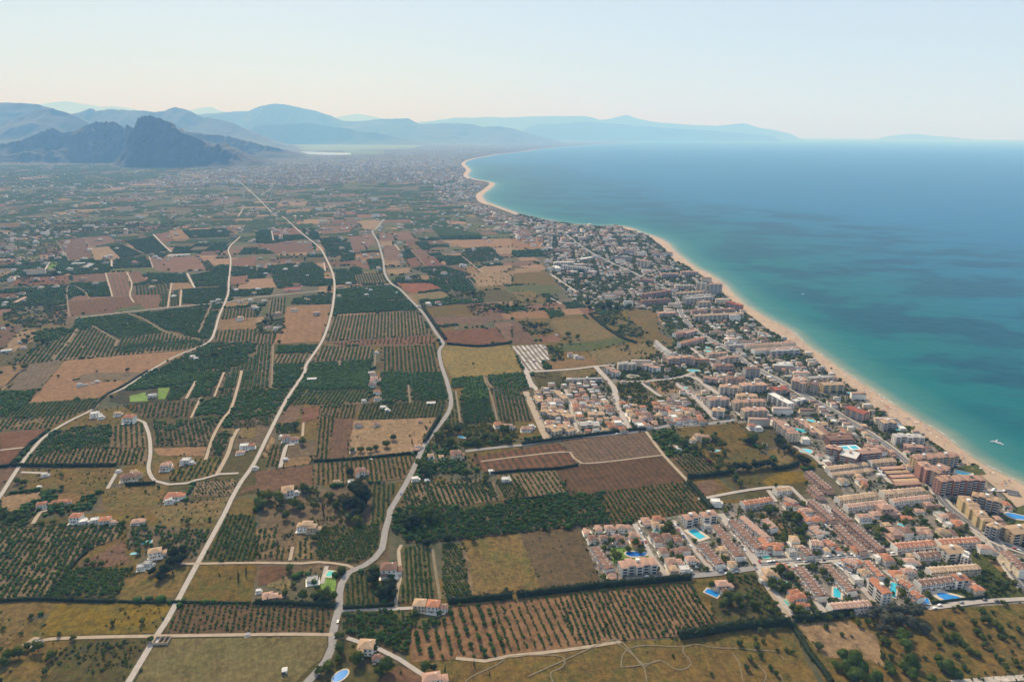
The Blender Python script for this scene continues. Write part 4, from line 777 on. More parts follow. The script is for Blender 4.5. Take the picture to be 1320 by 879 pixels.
# ---------------------------------------------------------------- trees one can point at
LM = [ # landmarks for the labels: words, place in the photograph
('the oval pool at the bottom edge',438,870),('the small turquoise pool by the road bend',425,741),('the grey farmhouse near the bottom centre',504,733),('the farmhouse beside the red-soil orchard',555,782),('the mown olive-coloured field',300,850),
('the grid orchard above the mown field',320,797),('the roofless brick shed',209,827),('the white modern villa on the left',184,728),('the dirt track at the lower left edge',60,822),('the red-roofed farmstead on the left',120,665),('the L-shaped tan farmhouse',397,683),
('the bend of the pale main road',487,708),('the tan paddock by the main road',505,560),('the hedge above the red-soil orchard',640,768),('the hedge below the vineyard rows',920,808),('the small-pool villa among orchards',925,762),('the footpath loops in the meadow',870,845),
('the hedge running down to the bottom edge',1050,845),('the terraced street nearest the bottom edge',1100,730),('the white block with narrow pool',1140,762),('the bright blue pool at the lower right',1222,771),('the pale track at the bottom right corner',1270,873),('the right edge of the dry meadow',1300,810),
('the green plot right of the terraces',1290,740),('the deep blue kidney-shaped pool',818,714),('the rectangular bright blue pool',899,689),('the tan vacant lot among the houses',1010,685),('the walled estate garden with a pale pool',925,575),('the olive-green paddock below the park trees',1015,615),('the dark tree line right of the estate',1030,585),
('the round pool by the tree line',1038,582),('the straight walled street',750,560),('the big brown ploughed field',840,600),('the striped white-and-brown field',690,460),('the golden meadow beside the main road',615,465),('the villa quarter with tan streets',720,530),('the pale apartment blocks in the middle',985,520),
('the green strip behind the ploughed land',780,440),('the tan field beside the second lane',385,415),('the dark estate on the left edge',45,400),('the villa with bright lawns on the left',197,509),('the peach-coloured field on the left',150,480),('the lane crossing in mid distance',430,372),
('the farm cluster along the short drive',482,505),('the small green court beside the vineyard',653,616),('the wooded garden above the vineyard',600,590),('the big brown field by the second lane',360,610),('the lane curving past the left farms',190,570),('the dark tree row at middle left',460,650),
('the seafront towers',925,365),('the long white seaside terraces',1015,450),('the white hotel block',1010,515),('the red-brown seafront blocks',1240,610),('the main coast road',1190,640),('the red-roofed coast road terraces',1205,705),('the sheds with dark red roofs',1150,610),('the block with a roof-top pool',1095,577),('the yellowish stepped blocks by the beach',1265,660)]
LMG = np.array([G1(x, y) for _, x, y in LM])
usedlab = {}
ORD = ['', 'second ', 'third ', 'fourth ', 'fifth ', 'sixth ', 'seventh ', 'eighth ', 'ninth ', 'tenth ', 'eleventh ', 'twelfth ', 'thirteenth ', 'fourteenth ', 'fifteenth ', 'sixteenth ', 'seventeenth ', 'eighteenth ', 'nineteenth ', 'twentieth ']
def ordn(k):
    return ORD[k] if k < len(ORD) else ['twenty', 'thirty', 'forty', 'fifty', 'sixty', 'seventy', 'eighty', 'ninety'][min(7, (k+1)//10-2)]+('-'+['', 'first', 'second', 'third', 'fourth', 'fifth', 'sixth', 'seventh', 'eighth', 'ninth'][(k+1) % 10] if (k+1) % 10 else '')+' '
def label_set(items):
    """items: (object, look, x, y). Words the side of the nearest landmark a thing is on; look-alikes on one side are told apart by how far they are from it."""
    groups = {}
    for o, look, x, y in items:
        d = np.hypot(LMG[:, 0]-x, LMG[:, 1]-y); k = int(d.argmin()); px, py = proj(x, y); dx = px-LM[k][1]; dy = (py-LM[k][2])*1.3
        side = ('right of' if dx > 0 else 'left of') if abs(dx) > abs(dy) else ('below' if dy > 0 else 'above')
        groups.setdefault((look, side, LM[k][0]), []).append((d[k], o))
    for (look, side, lm), L in groups.items():
        L.sort(key=lambda a: a[0])
        for i, (_, o) in enumerate(L):
            o['label'] = f'{look} {side} {lm}' if len(L) == 1 else f'{look} {side} {lm}, {ordn(i)}nearest' if i else f'{look} {side} {lm}, nearest'
TREES = [ # tile, kind: x,y,r of crowns
('E','g','672,372,24 710,340,20 195,680,35 250,600,28 380,640,30 420,690,28 60,640,38 120,660,36 30,680,38 160,740,30 230,700,30 300,690,28 990,290,30 1040,300,28 940,330,28 1000,370,30 1090,330,28 1130,360,28 1180,330,24 1230,340,28 1280,300,28 1300,345,28 815,770,46 900,740,42 930,760,36 760,740,26 870,510,42 840,470,28 920,490,24 1080,520,28 1190,550,28 540,400,22 620,390,20 590,400,20 500,400,18 205,280,26 240,360,24'),
('E','d','515,605,52 548,640,56 500,690,46 545,700,50 520,735,40 468,670,34 570,660,36 490,515,24'),('E','c','345,700,20 350,740,16 430,660,14 805,360,12'),
('H','g','175,290,28 445,300,26 240,430,34 155,420,24 350,430,38 400,440,34 300,440,24 610,290,28 430,640,28 440,700,38 380,790,38 420,760,28 330,820,28 300,140,22 520,50,34 990,140,28 490,30,28 1120,140,22 195,370,18 520,755,44 670,785,50 640,820,34 870,795,36 820,520,22 560,700,20 610,705,22'),
('H','d','670,400,52 612,350,36 640,430,36 700,360,26 600,310,26 710,430,28 880,165,26 985,145,26 820,50,46 780,70,34 900,30,36 915,805,22 285,55,18'),('H','c','975,812,18 1125,785,13 1205,835,13'),
('G','c','1230,325,16 1230,352,15 1270,318,14 1132,325,12 1270,292,11 1190,342,8 895,320,18'),
('G','d','850,300,40 820,330,34 790,310,22 905,215,36 935,245,34 880,250,30 940,200,30 365,450,18'),
('G','g','160,540,18 310,630,16 380,650,18 780,660,22 50,740,36 100,725,36 200,700,34 270,745,28 450,255,20 485,265,22 525,268,20 740,560,22 580,575,18 150,690,24 30,770,30 240,820,22 715,200,22 860,175,24 450,170,22 640,60,22 20,600,14 970,50,16 1085,35,14'),
('J','b','800,612,20 865,620,18 690,678,19 780,690,21 800,735,20 745,755,20 725,802,22 850,800,18 880,835,18 890,715,13 935,710,16 962,720,14 548,832,14 348,740,12 772,655,16 815,665,14 775,790,12'),
('J','g','1135,590,18 1220,630,15 1100,690,26 640,345,34 600,480,28 650,455,42 620,440,26 690,440,34 740,440,34 760,475,28 700,480,24 860,370,32 915,385,34 890,400,20 905,290,26 950,330,24 1000,505,32 970,500,24 830,80,26 915,140,24 985,30,34 1000,100,28 960,70,22 1030,80,20 150,165,28 180,205,22 50,220,26 120,190,22 1060,150,16 30,150,22 300,90,24 330,70,22 290,110,18 550,380,24 560,120,14 580,150,16 600,190,18'),
('N','p','430,765,52 385,745,36 480,800,44 450,845,46 400,810,40 350,790,28 560,855,34 520,860,30 620,800,30 640,830,26 725,770,40 700,800,34 760,800,26 740,835,36 705,690,42 690,640,36 720,640,28 930,810,42 890,800,32 965,835,34 985,850,22 835,858,28 875,755,24'),
('N','o','600,555,42 560,510,36 640,500,38 700,515,46 760,515,44 740,570,38 800,600,36 665,555,42 580,600,26 530,530,28 620,600,26'),
('N','b','620,680,26 590,660,24 630,745,22 585,752,12 560,632,15 460,575,22 510,570,26 545,580,14 320,548,22 380,540,20 290,548,18 430,535,18 295,592,16 378,630,10 258,690,24 880,600,24 940,578,23 900,570,18 960,640,28 910,640,24 985,660,26 1010,690,24 940,660,20 880,690,18 970,738,24 1035,715,22 1070,725,24 1090,740,14 810,752,14 1010,800,18 1025,815,14 1060,565,22 1100,520,26 1130,550,26 1170,580,28 1200,605,24 1110,560,22 1155,515,14 1080,620,22 1105,650,22 1060,610,18 1140,640,16 1110,690,18 1125,680,14 1150,712,15 1170,740,16 1200,765,18 1220,800,22 1270,775,22 1215,650,18 1190,640,14 1260,720,13 1290,690,14 1258,650,14 1285,605,20 1240,580,13 958,500,16 1000,500,14 980,490,14 1165,823,8 1300,800,13 1120,828,9 1255,755,10 430,640,8 690,735,10'),
('N','g','60,300,28 90,390,34 20,380,28 170,510,30 280,310,26 320,330,24 300,290,20 330,350,18 60,280,20 590,100,22 510,80,22 780,320,22 740,110,26 800,60,26 830,90,20 1150,240,22 1180,360,26 1230,380,22 1200,400,20 550,330,14 610,355,18 640,420,14 690,300,20 730,310,18 800,270,18 850,270,18 700,60,18 620,110,16 560,120,18 1050,350,18 1010,410,14 1040,440,12 940,390,10 990,120,16'),
('L','g','570,375,40 610,430,24 640,418,18 530,390,20 740,400,22 770,430,22 800,460,22 480,600,24 470,600,20 500,630,22 350,380,26 300,400,26 400,412,26 240,430,26 180,400,26 130,380,22 380,540,20 330,440,26 280,340,18 80,360,20 60,400,20 110,430,20 410,460,20 360,350,18 200,370,18 160,430,18 270,460,16 460,560,18 660,780,28 610,850,18 700,640,14 740,690,12'),
('L','d','720,370,28 710,395,24 750,430,26 790,450,26 850,500,34 880,505,24 830,480,24 545,395,24 450,545,24 480,540,28 515,535,30 550,540,30 585,530,30 620,525,30 655,520,28 685,525,24'),('L','u','325,508,15 310,498,9'),
('O','g','400,650,46 380,800,40 365,770,28 570,700,40 620,740,38 650,840,36 640,700,28 690,860,30 730,420,22 540,680,28 590,650,26'),
('C','g','460,460,26 500,455,26 540,468,18 600,462,18 510,330,14 20,455,16 80,430,13 700,650,16 595,670,12 290,605,20 340,622,16 300,645,14 230,695,16 200,680,14 245,725,12 150,560,16 90,555,16 60,575,14 180,585,14 560,570,18 520,545,16 620,600,16 480,530,14 660,610,13 750,700,12'),('C','d','395,445,15 400,470,12 120,570,16 160,600,14'),
('B','g','1250,470,24 1225,478,14 1190,485,12 1300,462,14 120,645,14 30,580,14 80,520,12 1090,400,12 1120,395,14 1060,405,10 760,320,12 820,310,14 1120,755,8'),('B','d','380,365,12 375,375,10 45,545,14 700,790,8'),
('A','g','500,795,8 300,822,10 865,742,9 215,640,18 245,655,12 130,640,18 150,620,16 285,300,20 265,305,14 130,775,16 75,780,10 1110,710,18 1080,720,14 1040,715,12 980,745,7'),('A','d','660,788,11'),
('D','g','320,595,14 90,560,22 130,570,20 110,600,16 320,530,14 300,690,18 120,690,14 970,770,18 940,760,10 750,615,10 820,590,12 880,350,12 840,350,14 1140,90,14 20,740,22 60,760,22 100,740,18 170,700,14 280,770,18 220,780,18'),
]
PK = {'g': (CR_GAR, 'garden_tree', ['round mid-green tree','wide green tree','small green tree']), 'd': (CR_DRK, 'evergreen_tree', ['big dense dark tree','dense dark tree','small dark tree']),
      'c': (CR_CYP, 'cypress_tree', ['tall narrow dark cypress','narrow dark cypress','slim dark cypress']), 'b': (CR_GAR, 'carob_tree', ['large spreading bushy tree','bushy round tree','small round bush']),
      'p': (CR_PIN, 'pine_tree', ['large bright green pine','lumpy green pine','small green pine']), 'o': (CR_OLV, 'eucalyptus_tree', ['large grey-green tree','grey-green tree','small grey-green tree']),
      'u': (CR_GAR, 'bougainvillea', ['purple flowering bougainvillea']*3)}
for cr in list(CR_GAR): pass
CR_BOU = [crown_me('crown', 391, 200, LF_BOU, lobes=5, card=.25)]; PK['u'] = (CR_BOU, 'bougainvillea', ['purple flowering bougainvillea']*3)
titems = []; TREEPTS = []
for ti, kd, s in TREES:
    ox, oy, k = TL[ti]; crs, nm, looks = PK[kd]
    for w in s.split():
        x, y, r = map(float, w.split(',')); px, py, pr = ox+x/k, oy+y/k, r/k
        if px < -6 or px > 1326: continue
        foot = G1(px, py+pr*.55); dist = math.sqrt(foot[0]**2+foot[1]**2+CAMZ**2); dep = (foot[1]*math.cos(PITCH)+CAMZ*math.sin(PITCH))
        rad = pr*dep/FPX*(.98 if kd != 'c' else .62)
        o = empty(nm, (foot[0], foot[1], 0), random.uniform(0, 6.28)); h = rad*(.5 if kd in 'gdbou' else .55)
        if kd == 'c': h = rad*.15
        cs = rad*1.08; c = obj('crown', random.choice(crs), o, (0, 0, h*.55), None, (cs, cs, cs*random.uniform(.85, 1.1)))
        obj('trunk', random.choice(TRK), o, (0, 0, 0), None, (h*1.0+cs*.5, h*1.0+cs*.5, h*1.0+cs*.5))
        look = looks[0] if pr > (8.5 if kd not in 'c' else 4.4) else (looks[1] if pr > 4.6 or kd in 'cu' else looks[2])
        props(o, None, 'tree', {'g':'garden trees around the houses','d':'dark evergreen trees','c':'cypresses','b':'scattered trees of the dry meadow','p':'pines at the lower right','o':'grey-green trees behind the terraces','u':'flowering shrubs'}[kd])
        if kd == 'u': o['category'] = 'shrub'
        titems.append((o, look, foot[0], foot[1])); TREEPTS.append((foot[0], foot[1], rad))
label_set(titems)
# orchard trees shown largest: each its own crown and trunk in one mesh (4 to 6 pixels across)
CIT = []
for i in range(4):
    V, F = crown(100+i, 90, lobes=4, card=.34)
    tk = 6; a = np.arange(tk)*2*math.pi/tk; ring = lambda z, r: np.stack([np.cos(a)*r, np.sin(a)*r, np.full(tk, z)], 1)
    V2 = np.concatenate([V, ring(-.08, .09), ring(.5, .06)]); b = len(V); j = (np.arange(tk)+1) % tk
    F2 = np.stack([b+np.arange(tk), b+j, b+tk+j, b+tk+np.arange(tk)], 1)
    CIT.append(mesh_np('citrus_tree', V2, [F, F2], [LF_CIT, BARK], midx=[0]*len(F)+[1]*len(F2), tint=np.zeros(len(V2))))
citems = []
for x, y, r, tone in NEAR_ORCH:
    o = obj('citrus_tree', random.choice(CIT), None, (x, y, .12*r), random.uniform(0, 6.28), (r, r, r*random.uniform(.8, 1.05)))
    px, py = proj(x, y)
    if px < 432 and 770 < py < 822: lb = 'small dark round citrus tree in the grid orchard above the mown field'; gp = 'trees of the grid orchard'
    elif px > 520 and py > 745: lb = 'dark round citrus tree in the rows of the red-soil orchard near the bottom'; gp = 'trees of the red-soil orchard'
    else: lb = 'dark round citrus tree in the orchards right of the pale road near the bottom'; gp = 'trees of the lower orchards'
    if px < 432 and py < 770 or px < 200: lb = 'dark round citrus tree in the orchards at the lower left'; gp = 'trees of the lower left orchards'
    props(o, lb, 'tree', gp)
# ---------------------------------------------------------------- loose scrub, bushes and woodland that nobody could count
def scatter(poly, n, r0, r1, tone=(0, .6)):
    lo, hi = poly.min(0), poly.max(0); out = []
    P_ = rng.uniform(lo, hi, (int(n*2.2)+4, 2)); P_ = P_[inpoly(P_, poly)][:n]
    den = fbm(P_[:, 0]/30, P_[:, 1]/30, 9, 3); P_ = P_[den+rng.normal(0, .06, len(P_)) > .40]
    return np.stack([P_[:, 0], P_[:, 1], rng.uniform(r0, r1, len(P_))*rng.uniform(.7, 1, len(P_)), rng.uniform(*tone, len(P_))], 1)
SC = []
for ti, pl, dens, r0, r1 in [
 ('G','380,690 770,655 640,860 250,860',.022,1.6,3.4),('G','0,720 200,650 370,680 300,876 0,876',.012,1.5,3.2),('G','650,460 900,470 830,620 520,600',.007,1,2.6),('G','0,460 210,460 120,700 0,700',.004,.8,2),('G','620,60 880,70 1000,150 960,270 860,260 700,200 640,150',.006,2,3.6),('G','380,290 640,150 650,220 680,270 470,300',.006,1,2.6),
 ('D','110,500 600,492 550,620 300,600 80,620',.007,1.2,2.8),('D','520,600 880,578 780,700 500,720',.006,1,2.4),('D','0,690 180,690 140,780 0,800',.016,2,4),('D','320,700 700,700 760,760 700,879 300,800',.006,1.6,3.4),('D','780,660 1150,650 1110,780 820,800',.007,1.2,2.6),('D','780,250 1140,240 1070,380 790,390',.006,1.5,3.2),
 ('D','840,440 1000,440 980,560 820,560',.005,1.5,3),('D','380,210 740,160 740,260 380,280',.006,1.6,3.2),
 ('E','0,600 480,590 480,780 300,870 150,870 0,720',.030,2.0,4.2),('E','870,260 1330,250 1330,400 1100,400 900,400 860,330',.017,2.2,4.2),('E','830,440 1150,430 1190,600 850,600',.008,1.8,3.4),('E','480,240 940,232 830,420 480,440',.0013,1.2,3),('E','690,690 1000,690 960,800 690,790',.007,2,4),
 ('F','-20,260 270,262 290,355 0,400',.017,2.2,4.2),('F','930,300 1100,292 1230,330 1318,340 1318,520 1230,430 1030,400',.012,2,4),('F','775,60 920,52 985,118 800,140',.010,1.2,2.4),
 ('L','0,330 160,330 370,380 430,480 440,560 200,420 60,380',.014,2,4),('L','440,430 700,430 800,500 700,550 440,530',.005,1.4,2.6),('L','620,330 720,340 880,500 800,520 690,440',.013,2,4.4),('L','480,590 620,620 600,660 440,650',.010,1.6,3.2),
 ('A','100,445 340,430 350,500 330,580 250,650 90,560 10,520',.013,2.6,5),('A','0,60 280,80 360,230 360,300 100,320 0,300',.004,2.4,5),('A','0,300 340,310 300,430 0,440',.0035,2.2,4.4),('A','360,20 900,30 1000,60 300,110 0,60',.004,2.5,5.5),('A','60,560 260,640 200,700 60,760 0,740',.006,2,4.2),('A','960,690 1130,690 1120,740 960,745',.010,2,4.2),
 ('B','720,310 850,300 850,335 720,335',.012,2.5,5),('B','0,520 150,520 150,600 10,600',.012,2,4.4),('B','1000,385 1180,380 1180,420 1000,420',.010,2.2,4.4),('B','1100,290 1320,270 1320,360 1150,360',.002,2,4),('B','1080,455 1300,440 1320,500 1130,510',.005,2.5,5),
 ('C','30,540 180,530 220,600 100,610',.016,2.4,4.6),('C','400,500 540,480 700,600 640,620 560,610',.010,2.2,4.6),('C','680,650 800,640 800,700 690,740',.007,2,4),('C','390,430 620,440 620,490 400,500',.008,2.4,4.6),('C','0,400 240,400 260,470 0,480',.004,2.2,4.4),('C','180,650 260,650 270,740 200,740',.013,2,4),('C','110,805 240,795 280,860 140,879',.012,1.6,3.4),('C','540,640 760,640 760,700 560,720',.003,2,4),
 ('I','400,130 700,120 790,390 430,420',.0022,.7,1.8),('J','0,680 380,660 950,600 1100,870 -800,870 -700,760',.0010,.6,1.6),('J','690,420 900,560 600,580 540,460',.006,1,2.6),('H','380,640 560,690 740,790 860,860 400,876',.007,1.6,3.4),('H','100,280 340,280 400,460 100,460',.008,1.6,3.2),('H','640,480 950,540 800,600 640,620',.008,1.4,3),('H','0,380 130,400 120,470 0,470',.004,1,2),
 ('N','160,580 540,560 640,700 500,760 300,760',.0022,.6,1.5),('N','830,510 1320,480 1320,820 900,860 640,700',.0018,.6,1.6),('N','1060,340 1180,330 1320,440 1130,450',.006,1,2.4),('N','640,480 830,500 860,600 700,620',.008,1.6,3.2),
 ]:
    g = G(tp(ti, pl)); A_ = .5*abs(sum(g[i-1][0]*g[i][1]-g[i][0]*g[i-1][1] for i in range(len(g)))); SC.append(scatter(g, int(A_*dens*(3.2 if dens > .0025 else 2.2)), r0*.60, r1*.78, (0, 1.0)))
SC = np.concatenate(SC+[MG]); SC = SC[offroad(SC[:, :2])]
POOLS = [ # tile, x, y, length, width, degrees, shape, colour, paving margin, words
('H',380,320,8,5.5,80,'r','g',1.6,'small rectangular turquoise pool on a lawn by the road bend'),('H',435,845,14,8,55,'o','b',1.2,'oval blue pool at the bottom edge'),('G',756,158,9,5,20,'r','l',1.0,'light blue pool behind the white modern villa on the left'),('J',158,218,19,9,8,'k','d',1.6,'kidney-shaped deep blue pool between the lower terraces'),
('J',473,115,17,9,-62,'r','t',3.5,'large rectangular bright blue pool in a paved court'),('J',552,418,12,7,-40,'r','b',1.2,'small blue pool of the villa among the orchards'),('J',922,368,11,8,-20,'o','g',1,'green-blue pool surrounded by dark garden trees'),('J',925,465,10,6,-50,'o','g',.8,'teal pool beside the orange-roofed house'),
('J',268,105,10,6,5,'o','g',.8,'small green pool in a shaded garden'),('J',830,235,7,4,5,'r','g',.8,'tiny teal pool beside the wide tan street'),('N',1282,24,19,13,-10,'k','b',2.0,'bright blue pool of the beach-side apartments at the right edge'),('N',932,440,18,11,-8,'k','b',4.5,'bright blue pool in a round paved court at the lower right'),
('N',645,402,5,24,-32,'r','t',1.2,'long narrow turquoise pool beside the white end block'),('N',356,418,6,14,-25,'r','t',1.6,'narrow turquoise pool between two brown terraces'),('N',688,68,7,4,-35,'r','t',.8,'small turquoise pool in the villa gardens left of the coast road'),
('E',905,468,9,5,60,'o','b',.6,'blue pool among trees right of the main road'),('E',1060,335,12,6,-25,'o','l',.8,'pale pool in the wooded garden above the vineyard'),('F',213,546,7,7,5,'r','g',.8,'small square green pool in the vineyard'),('F',865,20,16,11,5,'k','t',2,'turquoise pool inside the crescent of pale blocks'),
('F',1285,405,12,6,15,'k','l',1,'pale pool in the estate garden'),('C',622,822,16,10,5,'k','t',2,'round turquoise pool in the court of the pale grey block'),('C',935,792,18,12,5,'k','t',2,'turquoise garden pool above the pale blocks'),('C',1012,692,10,14,20,'k','g',1.5,'green pool in the garden beside the coast road'),
('L',842,330,10,18,30,'k','t',1.5,'lower one of the two turquoise garden pools'),('L',905,275,8,12,30,'k','t',1.2,'upper one of the two turquoise garden pools'),('L',875,447,16,13,10,'o','l',1.5,'pale round pool at the end of the tree line'),('L',405,215,9,6,0,'r','t',1,'pale pool beside the white block by the lane'),('L',190,88,8,8,0,'o','g',1,'small pool by the corner plot'),
('M',800,222,16,10,-35,'r','t',2.5,'turquoise pool between the stepped blocks and the beach'),('K',672,615,18,9,-8,'k','t',1.6,'turquoise pool behind the beach below the grey block'),('K',425,427,10,6,0,'r','t',1,'small pool beside the beach palms'),('D',210,690,6,4,0,'r','g',.6,'tiny teal pool of the farmstead on the left'),('D',882,655,8,4,10,'r','t',.6,'pool of the white farmhouse near the second lane'),
('T',440,625,12,8,-15,'r','b',.8,'shaded pool-side terrace pool at the bottom left of the court'),('E',170,352,9,4,5,'r','g',.6,'teal pool in front of the long grey farmhouse'),('C',345,838,8,4,0,'r','g',.5,'tiny pool beside the low white terrace'),('P',215,455,9,9,0,'o','g',1,'green pool in the triangular garden'),('G',695,215,7,3,10,'r','l',.5,'pale blue strip pool left of the white modern villa'),
]
# ================================================================ buildings
WALLC = {'w': (.74,.69,.62), 'c': (.62,.51,.37), 'p': (.47,.32,.25), 'o': (.50,.36,.20), 'r': (.31,.165,.125), 'g': (.42,.39,.36), 'b': (.40,.31,.23), 'y': (.55,.42,.22)}
ROOFC = {'t': (.38,.165,.095), 'b': (.215,.125,.090), 'n': (.43,.29,.18), 'k': (.40,.245,.180), 'w': (.60,.57,.53), 'g': (.33,.31,.29), 'r': (.34,.105,.065), 'd': (.16,.095,.075)}
def tiled(name, c, fl=False):
    t = NT(name); P = t.pos(); o = t.n('ShaderNodeObjectInfo'); v = t.math('MULTIPLY_ADD', o.outputs['Random'], .34, .83)
    col = t.mix(t.noise(P, .7, 4, .7, .3, .7), tuple(x*.78 for x in c), tuple(min(1, x*1.18) for x in c))
    if not fl: col = t.mix(t.math('MULTIPLY', t.noise(P, 2.6, 2, .6, .45, .6), .35), col, tuple(x*.55 for x in c))
    m = t.n('ShaderNodeMix', data_type='RGBA', blend_type='MULTIPLY'); m.inputs[0].default_value = 1; t.l(col, m.inputs[6]); cb = t.n('ShaderNodeCombineColor'); [t.l(v, cb.inputs[i]) for i in range(3)]; t.l(cb.outputs[0], m.inputs[7])
    t.l(m.outputs[2], t.p.inputs['Base Color']); t.p.inputs['Roughness'].default_value = .9; t.p.inputs['Specular IOR Level'].default_value = .15
    return t.m
MW = {k: tiled('wall_render_'+k, c, True) for k, c in WALLC.items()}
MR = {k: tiled('roof_tiles_'+k, c, k in 'wg') for k, c in ROOFC.items()}
GLASS = NT('window_glass').m; GLASS.node_tree.nodes['Principled BSDF'].inputs['Base Color'].default_value = (.03,.04,.05,1); GLASS.node_tree.nodes['Principled BSDF'].inputs['Roughness'].default_value = .15
WOOD = flat('door_wood', (.13,.075,.045)); WHITE = flat('white_trim', (.66,.64,.61)); RAIL = flat('balcony_white', (.56,.52,.47)); DARKV = flat('awning_shade', (.10,.09,.085)); SHED = flat('shed_metal', (.42,.44,.43))
BUILTG = newgrid(); TIGHT = newgrid()
def stamp_rect(c, u, L, Dp, m=2.0, grid=None):
    n = np.array([-u[1], u[0]])
    if grid is None: stamp_rect(c, u, L-2, Dp-2, 0, TIGHT); grid = BUILTG
    for a in np.arange(-L/2-m, L/2+m+.1, 1.8):
        for b in np.arange(-Dp/2-m, Dp/2+m+.1, 1.8):
            q = c+u*a+n*b; stamp(grid, q[0], q[1], .9)
for ti, x, y, L_, W_, dg, _s, _c, mg, _w in POOLS:
    stamp_rect(G1(*tp(ti, f'{x},{y}')[0]), np.array([math.cos(R(dg)), math.sin(R(dg))]), L_+2*mg+4, W_+2*mg+4, 3)
def winmesh(w=1.2, h=1.3):
    m = MB(); m.box(-w/2, w/2, -.04, .06, 0, h, 0, True); return m.mesh('window', GLASS)
WIN = winmesh(); WINB = winmesh(2.4, 2.1); 
m = MB(); m.box(-.5, .5, -.04, .06, 0, 2.1, 0, True); DOORM = m.mesh('door', WOOD)
m = MB(); m.box(-.35, .35, -.35, .35, 0, 1.2, 0); m.box(-.45, .45, -.45, .45, 1.2, 1.35, 0, True); CHIM = m.mesh('chimney', WHITE)
bitems = []
def inframe(x, y, marg=8):
    px, py = proj(x, y, 3); return -marg < px < 1320+marg and py < 879+marg
